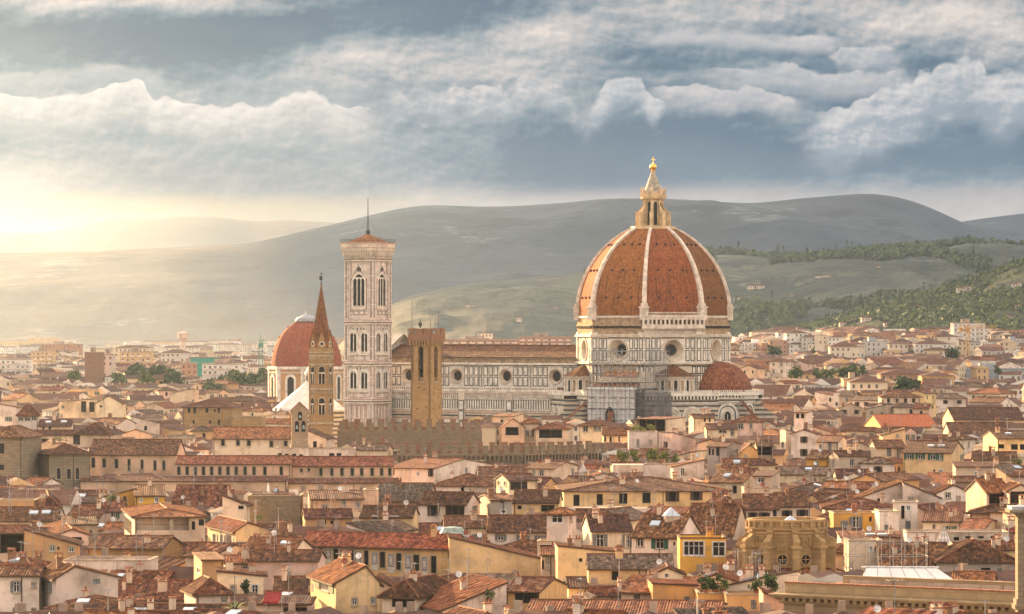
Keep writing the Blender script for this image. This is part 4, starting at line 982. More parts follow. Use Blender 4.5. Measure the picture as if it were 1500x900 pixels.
def build_medici():
    Y = 1600.0; x0 = (449 - HX) * Y / F
    root = thing('domed_chapel', 'church with smooth red tiled dome and ochre drum behind the church tower', 'church', (x0, Y, 0), R(10))
    d = MB(); RD = 15.2
    pr = [(RD * math.cos(math.pi / 2 * i / 14) , 39.2 + 20.0 * math.sin(math.pi / 2 * i / 14)) for i in range(13)] + [(3.6, 58.9)]
    d.lathe(pr, 32, 0, smooth=True)
    d.build('dome', MT['tiles dome smooth'], root)
    for k in range(8):
        va = R(22.5 + 45 * k); rb = MB()
        for (r0, z0), (r1, z1) in zip(pr, pr[1:]): rb.tube((r0 * math.cos(va), r0 * math.sin(va), z0), (r1 * math.cos(va), r1 * math.sin(va), z1), .28, 4)
        for j in range(3):
            i = 3 + j * 3; r0, z0 = pr[i]; vb = R(45 * k); rb.box(r0 * math.cos(vb) - .3, r0 * math.cos(vb) + .3, r0 * math.sin(vb) - .3, r0 * math.sin(vb) + .3, z0 - .2, z0 + .6, 0)
        rb.build('rib', MT['terracotta'], root)
    l = MB(); l.lathe([(5.0, 58.6), (5.0, 59.6), (4.4, 59.6), (4.2, 60.2), (.5, 62.0), (.3, 63.2), (0, 63.3)], 16, 0); l.tube((0, 0, 63), (0, 0, 69), .1, 5); l.build('lantern', MT['lead'], root)
    dr = MB()
    for k in range(8):
        na = R(45 * k + 12); Ro = 16.2; ap = Ro * math.cos(R(22.5)); dr.M = face_frame(ap * math.cos(na), ap * math.sin(na), na); hh = Ro * math.sin(R(22.5))
        dr.box(-hh, hh, 0, 1, 0, 38.6, 0, 'k'); dr.box(-hh - .3, hh + .3, -.6, .3, 38.2, 39.4, 1); dr.box(-hh, hh, -.4, .2, 36.6, 37.0, 1)
        for sx in (-1, 1): dr.box(sx * (hh - .7) - .7, sx * (hh - .7) + .7, -.35, .1, 22, 38.2, 1)
        ring(dr, arch(5.0, 10.8, 8, 0, 0, 25.5), arch(3.2, 9.6, 8, 0, 0, 25.5), 0, .45, 1); plate(dr, arch(3.2, 9.6, 8, 0, 0, 25.5), 0, .05, 2)
        dr.box(-3.0, 3.0, -.6, .1, 24.8, 25.5, 1)
    dr.M = None; dr.build('drum', [MT['plaster ochre'], MT['marble white'], MT['glass']], root)
tiles('tiles dome smooth', [(.19, .052, .022), (.27, .07, .025), (.32, .09, .03), (.36, .13, .055)], .6, .6)
build_medici()
def build_baptistery():
    Y = 1400.0; x0 = (453 - HX) * Y / F
    root = thing('baptistery', 'octagonal building with white marble pyramid roof left of the church tower', 'church', (x0, Y, 0), ROT)
    w = MB(); w.prism([(13.4 * math.cos(R(22.5 + 45 * i)), 13.4 * math.sin(R(22.5 + 45 * i))) for i in range(8)], 0, 25, 0); w.build('wall', MT['marble striped'], root)
    r = MB(); r.lathe([(14.0, 24.6), (14.0, 25.2), (.9, 35.6)], 8, 0, R(22.5), R(382.5)); r.build('roof', MT['marble roof'], root)
    l = MB(); l.lathe([(1.5, 35.0), (1.5, 38.2), (1.8, 38.3), (1.8, 38.7), (.1, 41.5), (0, 42.3)], 8, 0, R(22.5), R(382.5))
    for k in range(8): na = R(45 * k); l.M = face_frame(1.4 * math.cos(na), 1.4 * math.sin(na), na); plate(l, arch(.6, 2.2, 5, 0, 0, 35.8), 0, .05, 1)
    l.M = None; l.build('lantern', [MT['marble white'], MT['dark']], root)
simple('marble roof', (.70, .64, .56), .6, var=.2, scale=.3)
build_baptistery()
# ------------------------------------------------------------------ houses: builder
WCACHE = {}
SHUT = {'s': 'shutter grey', 'g': 'shutter green', 't': 'shutter teal', 'b': 'shutter brown'}
def window_meshes(w, h, st):
    """meshes of one window (frame, pane, left and right shutter), origin at the opening's centre on the wall plane, -y outward"""
    key = (round(w, 1), round(h, 1), st)
    if key in WCACHE: return WCACHE[key]
    w, h = max(.4, key[0]), max(.4, key[1]); shut = st in SHUT
    ow = w * .5 if shut else w
    fm, pm, sl, sr = MB(), MB(), None, None
    t = .14; x = ow / 2; z = h / 2; fmat = 0
    if st in 'wsgtba':
        for a in ((-x - t, -x, -z, z), (x, x + t, -z, z), (-x - t, x + t, z, z + t)): fm.box(a[0], a[1], -.05, .1, a[2], a[3], 0)
        fm.box(-x - .25, x + .25, -.16, .1, -z - .14, -z, 0)
    if st in 'whsgt':
        for a in ((-x, -x + .09, -z, z), (x - .09, x, -z, z), (-x, x, z - .09, z), (-x, x, -z, -z + .09)): fm.box(a[0], a[1], .12, .18, a[2], a[3], 1)
        n = max(1, round(ow / .8))
        for i in range(1, n + (1 if n == 1 else 0)): fm.box(-x + ow * i / max(n, 2) - .05, -x + ow * i / max(n, 2) + .05, .12, .18, -z, z, 1)
        fm.box(-x, x, .12, .18, z * .3, z * .3 + .07, 1)
    if st == 'h':
        for a in ((-x - t, -x, -z, z), (x, x + t, -z, z), (-x - t, x + t, z, z + t), (-x - t, x + t, -z - t, -z)): fm.box(a[0], a[1], -.06, .1, a[2], a[3], 1)
    if st == 'v':
        n = max(2, round(ow / 1.1))
        for i in range(n + 1): fm.box(-x + ow * i / n - .06, -x + ow * i / n + .06, -.02, .16, -z, z, 2)
        fm.box(-x, x, -.02, .16, z - .1, z, 2); fm.box(-x, x, -.02, .16, -z, -z + .12, 2); fm.box(-x, x, .02, .12, z * .35, z * .35 + .08, 2)
    if st in 'op':
        n = max(1, round(ow / 3.2))
        for i in range(n + 1): fm.box(-x + ow * i / n - .13, -x + ow * i / n + .13, -.02, .25, -z, z, 0 if st == 'p' else 2)
        fm.box(-x, x, .02, .12, -z + .9, -z + .97, 2)
    if st == 'd': fm.box(-x, x, -.04, .1, -z - .1, -z, 0)
    if st == 'c':
        fm.box(-x, x, .04, .1, -z, z, 3); fm.box(-.03, .03, .0, .05, -z, z, 2)
        for i in range(int(h / .3)): fm.box(-x + .08, x - .08, .015, .05, -z + i * .3, -z + i * .3 + .15, 3)
    pm.face([(-x, .2, -z), (x, .2, -z), (x, .2, z), (-x, .2, z)], 0)
    if shut:
        sl, sr = MB(), MB()
        for mb, s in ((sl, -1), (sr, 1)):
            a, c = (-w / 2, -x - .02) if s < 0 else (x + .02, w / 2)
            mb.box(a, c, -.09, -.03, -z, z, 0)
            for i in range(int(h / .28)): mb.box(a + .06, c - .06, -.12, -.09, -z + .05 + i * .28, -z + .19 + i * .28, 0)
    def mesh(mb, name, mats):
        o = mb.build(name, mats); me = o.data; bpy.data.objects.remove(o); return me
    fr = mesh(fm, 'window', [MT['frame stone'], MT['frame white'], MT['dark wood'], MT['shutter grey']]) if fm.f else None
    pa = mesh(pm, 'pane', [MT['glass' if st not in 'db' else 'dark']]) if st not in 'opc' else None
    sh = [mesh(m_, 'shutter', [MT[SHUT[st]]]) for m_ in (sl, sr)] if shut else []
    WCACHE[key] = (fr, pa, sh, ow)
    return WCACHE[key]
def add_window(parent, M, cx, cz, w, h, st, detail=True):
    fr, pa, sh, ow = window_meshes(w, h, st)
    Mt = M @ Matrix.Translation((cx, 0, cz))
    o = link('window', fr if fr else pa, parent); o.matrix_local = Mt
    if fr and pa: link('pane', pa, o)
    for s in sh: link('shutter', s, o)
    return o

def wall_holes(me, M, L, z0, z1, holes, mi=0, mi_in=1):
    """flat wall [0,L]x[z0,z1] with rectangular openings and their reveals; hole = (xa,xb,za,zb,depth,back mat)"""
    me.M = M
    xs = sorted({0.0, L} | {h[0] for h in holes} | {h[1] for h in holes}); zs = sorted({z0, z1} | {h[2] for h in holes} | {h[3] for h in holes})
    for a, b in zip(xs, xs[1:]):
        for c, d in zip(zs, zs[1:]):
            mx, mz = (a + b) / 2, (c + d) / 2
            if b - a < 1e-4 or d - c < 1e-4 or any(h[0] < mx < h[1] and h[2] < mz < h[3] for h in holes): continue
            me.face([(a, 0, c), (b, 0, c), (b, 0, d), (a, 0, d)], mi)
    for a, b, c, d, dep, bm in holes:
        me.face([(a, 0, c), (a, 0, d), (a, dep, d), (a, dep, c)], mi); me.face([(b, 0, c), (b, dep, c), (b, dep, d), (b, 0, d)], mi)
        me.face([(a, 0, c), (a, dep, c), (b, dep, c), (b, 0, c)], mi); me.face([(a, 0, d), (b, 0, d), (b, dep, d), (a, dep, d)], mi)
        if bm is not None: me.face([(a, dep, c), (b, dep, c), (b, dep, d), (a, dep, d)], bm)
    me.M = None

def slope(me, A, B, TA, TB, ribs=True, th=.2, p=.32, rh=.065):
    """one tiled roof slope: eave A->B, top edge TA->TB"""
    A, B, TA, TB = map(Vector, (A, B, TA, TB))
    ud = (B - A); W = ud.length; ud.normalize()
    ua = (TA - A).dot(ud); ub = (TB - A).dot(ud)
    up = (TA - A) - ud * ua; H = up.length
    if H < .05 or W < .05: return
    up.normalize(); n = ud.cross(up).normalized()
    def vt(u):
        if u < ua - 1e-6: return H * u / ua
        if u > ub + 1e-6: return H * (W - u) / max(1e-6, W - ub)
        return H
    def P(u, v, o=0.0): return A + ud * u + up * v + n * o
    if ribs:
        k = int(W / p); nr = max(1, min(8, int(H / 1.3)))
        seed = rng.random() * 99
        for i in range(k):
            u0 = i * W / k; pp = W / k
            us = (u0, u0 + .18 * pp, u0 + .58 * pp, u0 + .76 * pp, u0 + pp); hs = (0, rh, rh, 0, 0)
            for q in range(4):
                ta, tb = vt(us[q]), vt(us[q + 1])
                if max(ta, tb) < .1: continue
                for r in range(nr):
                    v = [ta * r / nr, tb * r / nr, tb * (r + 1) / nr, ta * (r + 1) / nr]
                    pts = []
                    for uu, vv, hh in ((us[q], v[0], hs[q]), (us[q + 1], v[1], hs[q + 1]), (us[q + 1], v[2], hs[q + 1]), (us[q], v[3], hs[q])):
                        sag = .07 * mnoise.noise(Vector((uu * .35, vv * .35, seed))) if r or vv > .01 else 0.0
                        pts.append(P(uu, vv, hh + sag))
                    me.face(pts, 0, [(us[q], v[0]), (us[q + 1], v[1]), (us[q + 1], v[2]), (us[q], v[3])])
    else:
        q = [A, B, TB, TA] if (TB - TA).length > .05 else [A, B, TA]
        uv = [(0, 0), (W, 0), (ub, H), (ua, H)][:len(q)]
        me.face(q, 0, uv)
    dn = Vector((0, 0, -th))
    q = [A, B, TB, TA] if (TB - TA).length > .05 else [A, B, TA]
    qd = [x + dn for x in q]
    me.face(list(reversed(qd)), 1)
    for i in range(len(q)):
        j = (i + 1) % len(q); me.face([qd[i], qd[j], q[j], q[i]], 1)
def ridge_tiles(me, a, b, r=.14):
    me.tube(Vector(a) + Vector((0, 0, .05)), Vector(b) + Vector((0, 0, .05)), r, 5, 2)

class House:
    """rectangular house: local x along the front wall (left to right as seen), y into depth, base on the ground"""
    def __init__(s, Cx, Cy, a, L, D, ze, roof, zr, wall, rk, pk=.5):
        s.C = (Cx, Cy); s.a = a; s.L = L; s.D = D; s.ze = ze; s.roof = roof; s.zr = max(zr, ze + .3) if roof != 'flat' else ze
        s.wall = wall; s.rk = rk; s.pk = pk
        s.ux = (math.cos(a), math.sin(a)); s.vy = (-math.sin(a), math.cos(a))
    def w(s, x, y, z=0.0): return (s.C[0] + x * s.ux[0] + y * s.vy[0], s.C[1] + x * s.ux[1] + y * s.vy[1], z)
    def h(s, x, y):
        L, D, ze, zr = s.L, s.D, s.ze, s.zr; r = s.roof
        if r == 'flat': return ze - .4
        if r == 'gx': t = y / (D * s.pk) if y < D * s.pk else (D - y) / (D * (1 - s.pk))
        elif r == 'gy': t = x / (L * s.pk) if x < L * s.pk else (L - x) / (L * (1 - s.pk))
        elif r == 'shf': t = y / D
        elif r == 'shb': t = 1 - y / D
        elif r == 'shl': t = 1 - x / L
        elif r == 'shr': t = x / L
        else: t = min(x, L - x, y, D - y) / (min(L, D) / 2)
        return ze + (zr - ze) * max(0, min(1, t))
    def corners(s): return [s.w(0, 0), s.w(s.L, 0), s.w(s.L, s.D), s.w(0, s.D)]
    def polys(s):
        """projected outline polygons for the visibility raster"""
        L, D, ze, zr = s.L, s.D, s.ze, s.zr; r = s.roof
        out = []
        def P(*pts): out.append([proj(s.w(*p)) for p in pts])
        P((0, 0, 0), (L, 0, 0), (L, 0, ze), (0, 0, ze)); P((0, 0, 0), (0, D, 0), (0, D, ze), (0, 0, ze)); P((L, 0, 0), (L, D, 0), (L, D, ze), (L, 0, ze))
        top = [(x, y, s.h(x, y)) for x, y in ((0, 0), (L, 0), (L, D), (0, D), (L / 2, D / 2), (L * s.pk, 0), (L * s.pk, D), (0, D * s.pk), (L, D * s.pk))]
        pts = [proj(s.w(*p)) for p in top]
        out.append(hull(pts)); return out
    def face(s, f):
        if f == 'f': return face_frame(0, 0, -math.pi / 2), s.L
        if f == 'l': return face_frame(0, s.D, math.pi), s.D
        if f == 'r': return face_frame(s.L, 0, 0.0), s.D
        return face_frame(s.L, s.D, math.pi / 2), s.L
    def build(s, name, label, cat, wins=(), group=None, ribs=True, ch=1, an=2, di=0, sk=0, gut=True, cap='frame stone', win_detail=True, base=0.0):
        L, D, ze, zr, r = s.L, s.D, s.ze, s.zr, s.roof
        root = thing(name, label, cat, (s.C[0], s.C[1], 0), s.a, group)
        wm = MT['plaster ' + s.wall] if 'plaster ' + s.wall in MT else MT[s.wall]
        me = MB(); holes = {'f': [], 'l': [], 'r': [], 'k': []}
        for f, x0, x1, z0, z1, st in wins:
            ow = (x1 - x0) * (.5 if st in SHUT else 1.0); cx = (x0 + x1) / 2
            dep, bm = (.2, None) if st not in 'op' else ((2.2, 1) if st == 'o' else (1.6, 0))
            if st == 'c': dep, bm = .1, None
            holes[f].append((cx - ow / 2, cx + ow / 2, z0, z1, dep, bm))
        for f in 'flrk':
            M, fl = s.face(f)
            hs = []
            for h_ in holes[f]:
                h_ = (max(.05, h_[0]), min(fl - .05, h_[1]), h_[2], min(ze - .05, h_[3]), h_[4], h_[5])
                if h_[1] - h_[0] > .2 and h_[3] - h_[2] > .2 and not any(h_[0] < q[1] and h_[1] > q[0] and h_[2] < q[3] and h_[3] > q[2] for q in hs): hs.append(h_)
            wall_holes(me, M, fl, base, ze, hs)
            me.M = M
            # gable / shed upper part of the wall
            def top(t): # t along this face (as seen from outside)
                p = {'f': (t, 0), 'l': (0, D - t), 'r': (L, t), 'k': (L - t, D)}[f]; return s.h(*p)
            if r in ('gx', 'gy', 'shf', 'shb', 'shl', 'shr'):
                ts = [0, fl]
                if r == 'gx' and f in 'lr': ts = [0, D * (s.pk if f == 'r' else 1 - s.pk), D]
                if r == 'gy' and f in 'fk': ts = [0, L * (s.pk if f == 'f' else 1 - s.pk), L]
                pts = [(t, 0, top(t)) for t in ts]
                if max(p[2] for p in pts) > ze + .05:
                    lo = [(0, 0, ze), (fl, 0, ze)]
                    poly = lo + [p for p in reversed(pts) if p[2] > ze + .01]
                    me.face(poly, 0)
            me.M = None
        W = me.build('wall', [wm, MT['dark']], root)
        for f, x0, x1, z0, z1, st in wins:
            M, fl = s.face(f)
            if x0 < .05 or x1 > fl - .05 or z1 > ze + .01:
                x0, x1, z1 = max(x0, .06), min(x1, fl - .06), min(z1, ze - .06)
            if x1 - x0 < .3 or z1 - z0 < .3: continue
            add_window(root, M, (x0 + x1) / 2, (z0 + z1) / 2, x1 - x0, z1 - z0, st)
        # roof
        rf = MB(); o, og = .55, .22
        sl = lambda rise, run: rise / max(run, .1) * o
        if r == 'flat':
            rf.face([(0.05, 0.05, ze - .4), (L - .05, .05, ze - .4), (L - .05, D - .05, ze - .4), (.05, D - .05, ze - .4)], 0)
            for b_ in ((-.12, L + .12, -.12, .3), (-.12, L + .12, D - .3, D + .12), (-.12, .3, .3, D - .3), (L - .3, L + .12, .3, D - .3)): rf.box(*b_, ze, ze + .16, 1)
            for b_ in ((0.02, L - .02, .02, .28), (.02, L - .02, D - .28, D - .02), (.02, .28, .28, D - .28), (L - .28, L - .02, .28, D - .28)): rf.box(*b_, ze - .5, ze, 2)
            rf.build('roof', [MT['terracotta'], MT[cap], wm], root)
        else:
            e = ze
            if r == 'gx':
                d1 = sl(zr - e, D * s.pk); d2 = sl(zr - e, D * (1 - s.pk)); yr = D * s.pk
                slope(rf, (-og, -o, e - d1), (L + og, -o, e - d1), (-og, yr, zr), (L + og, yr, zr), ribs); slope(rf, (L + og, D + o, e - d2), (-og, D + o, e - d2), (L + og, yr, zr), (-og, yr, zr), False)
                ridge_tiles(rf, (-og, yr, zr), (L + og, yr, zr))
            elif r == 'gy':
                d1 = sl(zr - e, L * s.pk); d2 = sl(zr - e, L * (1 - s.pk)); xr = L * s.pk
                slope(rf, (-o, D + og, e - d1), (-o, -og, e - d1), (xr, D + og, zr), (xr, -og, zr), ribs); slope(rf, (L + o, -og, e - d2), (L + o, D + og, e - d2), (xr, -og, zr), (xr, D + og, zr), ribs)
                ridge_tiles(rf, (xr, -og, zr), (xr, D + og, zr))
            elif r == 'shf': d = sl(zr - e, D); slope(rf, (-og, -o, e - d), (L + og, -o, e - d), (-og, D + .2, zr), (L + og, D + .2, zr), ribs)
            elif r == 'shb': d = sl(zr - e, D); slope(rf, (L + og, D + o, e - d), (-og, D + o, e - d), (L + og, -.2, zr), (-og, -.2, zr), ribs)
            elif r == 'shl': d = sl(zr - e, L); slope(rf, (L + o, -og, e - d), (L + o, D + og, e - d), (-.15, -og, zr), (-.15, D + og, zr), ribs)
            elif r == 'shr': d = sl(zr - e, L); slope(rf, (-o, D + og, e - d), (-o, -og, e - d), (L + .15, D + og, zr), (L + .15, -og, zr), ribs)
            else:
                m_ = min(L, D) / 2; d = sl(zr - e, m_); z_ = e - d
                if L >= D: R1, R2 = (m_, D / 2, zr), (L - m_, D / 2, zr)
                else: R1, R2 = (L / 2, m_, zr), (L / 2, D - m_, zr)
                c = [(-o, -o, z_), (L + o, -o, z_), (L + o, D + o, z_), (-o, D + o, z_)]
                if L >= D:
                    slope(rf, c[0], c[1], R1, R2, ribs); slope(rf, c[1], c[2], R2, R2, ribs); slope(rf, c[2], c[3], R2, R1, False); slope(rf, c[3], c[0], R1, R1, ribs)
                    for q in ((c[0], R1), (c[3], R1), (c[1], R2), (c[2], R2)): ridge_tiles(rf, *q)
                else:
                    slope(rf, c[0], c[1], R1, R1, ribs); slope(rf, c[1], c[2], R1, R2, ribs); slope(rf, c[2], c[3], R2, R2, False); slope(rf, c[3], c[0], R2, R1, ribs)
                    for q in ((c[0], R1), (c[1], R1), (c[2], R2), (c[3], R2)): ridge_tiles(rf, *q)
                if (Vector(R1) - Vector(R2)).length > .3: ridge_tiles(rf, R1, R2)
            rf.build('roof', [MT[RF.get(s.rk, s.rk)], MT['dark wood'], MT['ridge tile']], root)
            if gut and r in ('gx', 'hip', 'shf'):
                gm = MB(); zz = ze - sl(zr - ze, (D * s.pk if r == 'gx' else D if r == 'shf' else min(L, D) / 2)) - .1
                gm.tube((-.2, -o - .06, zz), (L + .2, -o - .06, zz), .09, 5); px_ = rng.choice((.25, L - .25, L * .6))
                gm.tube((px_, -o, zz), (px_, -.09, zz - .5), .07, 5); gm.tube((px_, -.09, zz - .5), (px_, -.09, max(base, zz - 9)), .07, 5)
                gm.build('gutter', MT['dark wood'], root)
        lrng = random.Random(int(abs(s.C[0] * 13 + s.C[1] * 7)) + 1)
        for i in range(ch):
            x, y = L * lrng.uniform(.12, .88), D * lrng.uniform(.2, .6); z = s.h(x, y); cw = lrng.uniform(.2, .34); hh = lrng.uniform(.7, 1.4)
            cm = MB(); cd = cw * lrng.uniform(1, 1.9); cm.box(x - cd, x + cd, y - cw, y + cw, z - .6, z + hh, 0); cm.box(x - cd - .12, x + cd + .12, y - cw - .12, y + cw + .12, z + hh, z + hh + .12, 1)
            k = lrng.random()
            if k < .5:
                n = 2 if cd > .42 else 1
                for q in range(n): xx = x + (q - (n - 1) / 2) * .45; cm.lathe([(.13, z + hh + .12), (.11, z + hh + .5), (.15, z + hh + .55)], 7, 1, cx=xx, cy=y)
            else:
                for sx in (-1, 1): cm.box(x + sx * cd * .8 - .09, x + sx * cd * .8 + .09, y - cw, y + cw, z + hh + .12, z + hh + .5, 0)
                cm.face([(x - cd - .15, y - cw - .15, z + hh + .5), (x + cd + .15, y - cw - .15, z + hh + .5), (x + cd + .15, y, z + hh + .75), (x - cd - .15, y, z + hh + .75)], 1); cm.face([(x + cd + .15, y + cw + .15, z + hh + .5), (x - cd - .15, y + cw + .15, z + hh + .5), (x - cd - .15, y, z + hh + .75), (x + cd + .15, y, z + hh + .75)], 1)
            cm.build('chimney', [lrng.choice((wm, MT['plaster beige'], MT['brick red'], MT['plaster cream'])), MT['terracotta']], root)
        for i in range(an):
            x, y = L * lrng.uniform(.1, .9), D * lrng.uniform(.25, .6); z = s.h(x, y); hh = lrng.uniform(2.2, 4.2)
            am = MB(); am.tube((x, y, z - .3), (x, y, z + hh), .05, 4); nb = lrng.randint(3, 6)
            ang = lrng.uniform(0, 3.1); c_, s__ = math.cos(ang), math.sin(ang)
            am.tube((x - c_ * .9, y - s__ * .9, z + hh - .2), (x + c_ * .9, y + s__ * .9, z + hh - .2), .025, 4)
            for q in range(nb):
                t_ = -.8 + 1.6 * q / (nb - 1); ln = .5 - .05 * q
                am.tube((x + c_ * t_ - s__ * ln, y + s__ * t_ + c_ * ln, z + hh - .2), (x + c_ * t_ + s__ * ln, y + s__ * t_ - c_ * ln, z + hh - .2), .018, 4)
            am.build('antenna', MT['steel'], root)
        for i in range(di):
            x, y = L * lrng.uniform(.1, .9), D * lrng.uniform(.05, .4); z = s.h(x, y)
            dm = MB(); dm.M = Matrix.Translation((x, y, z + 1.15)) @ Matrix.Rotation(R(lrng.uniform(-30, 30)) - s.a, 4, 'Z') @ Matrix.Rotation(R(68), 4, 'X')
            dm.lathe([(0, .0), (.18, .02), (.33, .07), (.43, .14)], 14, 0, smooth=True); dm.M = None; dm.tube((x, y, z - .2), (x, y, z + 1.15), .05, 5, 1); dm.tube((x, y, z + 1.1), (x, y - .55, z + 1.2), .025, 4, 1)
            dm.build('satellite_dish', [MT[lrng.choice(('dish white', 'dish white', 'dish red'))], MT['steel']], root)
        for i in range(sk):
            if r == 'flat': break
            x, y = L * lrng.uniform(.2, .8), D * (s.pk if r == 'gx' else .5) * lrng.uniform(.35, .65); e_ = .1
            gx_ = (s.h(x + e_, y) - s.h(x - e_, y)) / (2 * e_); gy_ = (s.h(x, y + e_) - s.h(x, y - e_)) / (2 * e_)
            q = lambda dx_, dy_, dz_: (x + dx_, y + dy_, s.h(x, y) + gx_ * dx_ + gy_ * dy_ + dz_)
            km = MB(); w_, h_ = .75, .65
            km.face([q(-w_, -h_, .3), q(w_, -h_, .3), q(w_, h_, .3), q(-w_, h_, .3)], 0)
            for (a1, b1), (a2, b2) in (((-w_, -h_), (w_, -h_)), ((w_, -h_), (w_, h_)), ((w_, h_), (-w_, h_)), ((-w_, h_), (-w_, -h_))): km.face([q(a1, b1, -.1), q(a2, b2, -.1), q(a2, b2, .3), q(a1, b1, .3)], 1)
            km.build('skylight', [MT['skylight glass'], MT['lead']], root)
        s.root = root
        return root

def hull(pts):
    pts = sorted(set((round(p[0], 2), round(p[1], 2)) for p in pts))
    if len(pts) < 3: return pts
    def half(ps):
        o = []
        for p in ps:
            while len(o) > 1 and (o[-1][0] - o[-2][0]) * (p[1] - o[-2][1]) - (o[-1][1] - o[-2][1]) * (p[0] - o[-2][0]) <= 0: o.pop()
            o.append(p)
        return o
    a, b = half(pts), half(list(reversed(pts))); return a[:-1] + b[:-1]

HEROES = []
def spec_house(xl, xr, ye, Y, a=0.0, xs=None, D=10.0, roof='gx', yr=None, wall='cream', rk='b', wins=(), pk=.5):
    """house whose front wall runs from column xl to xr, eave at row ye on its nearer corner standing Y metres away"""
    a = R(a); ca, sa = math.cos(a), math.sin(a); kl, kr = (xl - HX) / F, (xr - HX) / F
    if a >= 0:
        Cx, Cy = kl * Y, Y; L = (kr * Cy - Cx) / (ca - kr * sa); Nx, Ny = Cx, Cy
    else:
        Nx, Ny = kr * Y, Y; L = (Nx - kl * Ny) / (ca - kl * sa); Cx, Cy = Nx - L * ca, Ny - L * sa
    if xs is not None:
        ks = (xs - HX) / F; D = (Nx - ks * Ny) / (sa + ks * ca); D = max(4.0, min(30.0, D))
    ze = zat(ye, Y)
    h = House(Cx, Cy, a, L, D, ze, roof, ze + 1, wall, rk, pk)
    if roof == 'flat': h.zr = ze
    elif yr is None: h.zr = ze + .34 * (min(L, D) / 2 if roof == 'hip' else D * pk if roof == 'gx' else L * max(pk, 1 - pk) if roof == 'gy' else D if roof in ('shf', 'shb') else L)
    else:
        rp = {'gx': (L / 2, D * pk), 'gy': (L * pk, 0), 'shf': (L / 2, D), 'shb': (L / 2, 0), 'shl': (0, 0), 'shr': (L, 0), 'hip': (L / 2, D / 2)}[roof]
        h.zr = max(ze + .3, zat(yr, h.w(*rp)[1]))
    W = []
    for f, x0, y0, x1, y1, st in wins:
        M, fl = h.face(f)
        o = h.w(*{'f': (0, 0), 'l': (0, h.D), 'r': (h.L, 0)}[f]); d = {'f': h.ux, 'l': (-h.vy[0], -h.vy[1]), 'r': h.vy}[f]
        t = []
        for px in (x0, x1):
            k = (px - HX) / F; t.append((k * o[1] - o[0]) / (d[0] - k * d[1]))
        ym = o[1] + d[1] * (t[0] + t[1]) / 2
        W.append((f, min(t), max(t), zat(y1, ym), zat(y0, ym), st))
    return h, W
def H(label, xl, xr, ye, Y, wall='cream', roof='gx', yr=None, a=0.0, xs=None, D=10.0, rk='b', wins=(), pk=.5, vb=None, ref=None, name='house', cat='house', **kw):
    h, W = spec_house(xl, xr, ye, Y, a, xs, D, roof, yr, wall, rk, wins, pk)
    px = [proj(p)[0] for p in h.corners()]
    low = max([w[4] for w in wins] + [ye + 12]) + 6
    HEROES.append(dict(h=h, W=W, label=label, vb=vb or min(900, low), x0=min(px), x1=max(px), Y=min(c[1] for c in h.corners()), ref=ref, name=name, cat=cat, kw=kw))
def ws(f, st, *rects): return [(f, *r_, st) for r_ in rects]
# ------------------------------------------------------------------ houses one can recognise in the photograph
# front row, left
H('white house with grey shutters and drainpipe at the bottom left corner', -6, 57, 842, 470, 'white', 'gx', 829, 0, D=9, wins=ws('f', 's', (15, 852, 33, 868), (19, 891, 29, 904)) + ws('f', 'w', (47, 854, 52, 861), (47, 892, 52, 900)), ch=2, an=0, ref='the white house with grey shutters')
H('white gabled house with stained end wall and one grey shuttered window on its side', 82, 173, 846, 466, 'stained plaster', 'gy', 829, 18, xs=57, pk=.3, rk='r', wins=ws('l', 's', (64, 848, 76, 868)) + ws('f', 'c', (136, 848, 147, 856)), vb=872, ch=1, an=0, ref='the stained white gable')
H('low olive walled house with wide brown hipped roof in front of the stained white gable', 72, 168, 891, 452, 'pale yellow', 'hip', 874, -6, D=11, ch=1, an=0, sk=1, vb=900, ref='the wide brown hipped roof')
H('long brown roofed house with many small chimneys below the stained white wall', 112, 268, 877, 492, 'cream', 'gx', 850, -4, D=13, ch=5, an=1, vb=884, ref='the brown roof with many chimneys')
H('brown roof with two skylights at the very bottom edge, left', 146, 322, 908, 440, 'cream', 'gx', 886, -5, D=11, ch=4, an=0, sk=2, vb=900)
H('white hip roofed house with one small dark window beside the terrace with red awning', 287, 337, 867, 470, 'white', 'hip', 846, 14, xs=270, rk='b', wins=ws('f', 'w', (325, 876, 332, 884)), vb=892, ch=0, an=0, ref='the white hip roofed house')
H('long streaked white wall with flat top and row of small dark windows', 95, 218, 822, 530, 'stained plaster', 'flat', None, -3, D=9, wins=ws('f', 'd', (164, 838, 176, 843), (178, 838, 192, 842), (196, 838, 206, 842)), vb=842, ch=0, an=3, ref='the long streaked white wall')
H('low ochre stone building with overhanging brown roof behind the streaked white wall', 128, 238, 803, 566, 'stone carved', 'gx', 785, -7, D=14, vb=818, ch=1, an=3, ref='the low ochre stone building')
H('cream house with open columned loggia under a reddish hipped roof', 197, 300, 757, 592, 'cream', 'hip', 742, 9, xs=175, rk='r', wins=ws('f', 'p', (200, 758, 250, 777), (253, 758, 278, 777)) + ws('f', 'd', (281, 764, 286, 776), (291, 761, 299, 770)) + ws('l', 'p', (178, 758, 193, 778)) + ws('l', 'w', (179, 790, 182, 797)), vb=798, ch=0, an=0, ref='the loggia house with reddish roof')
H('house with dark open loggia and pale columns at the left edge', -8, 36, 780, 545, 'beige', 'gx', 770, 0, D=8, rk='r', wins=ws('f', 'o', (-2, 782, 34, 811)), vb=822, ch=0, an=0, ref='the dark loggia at the left edge')
H('ochre wall house with sloping top and small windows next to the dark loggia', 36, 113, 797, 543, 'ochre', 'shl', 775, 4, D=9, rk='b', wins=ws('f', 'w', (73, 799, 80, 808), (84, 801, 87, 806), (101, 801, 108, 809)), vb=818, ch=0, an=2, di=1, ref='the ochre wall with sloping top')
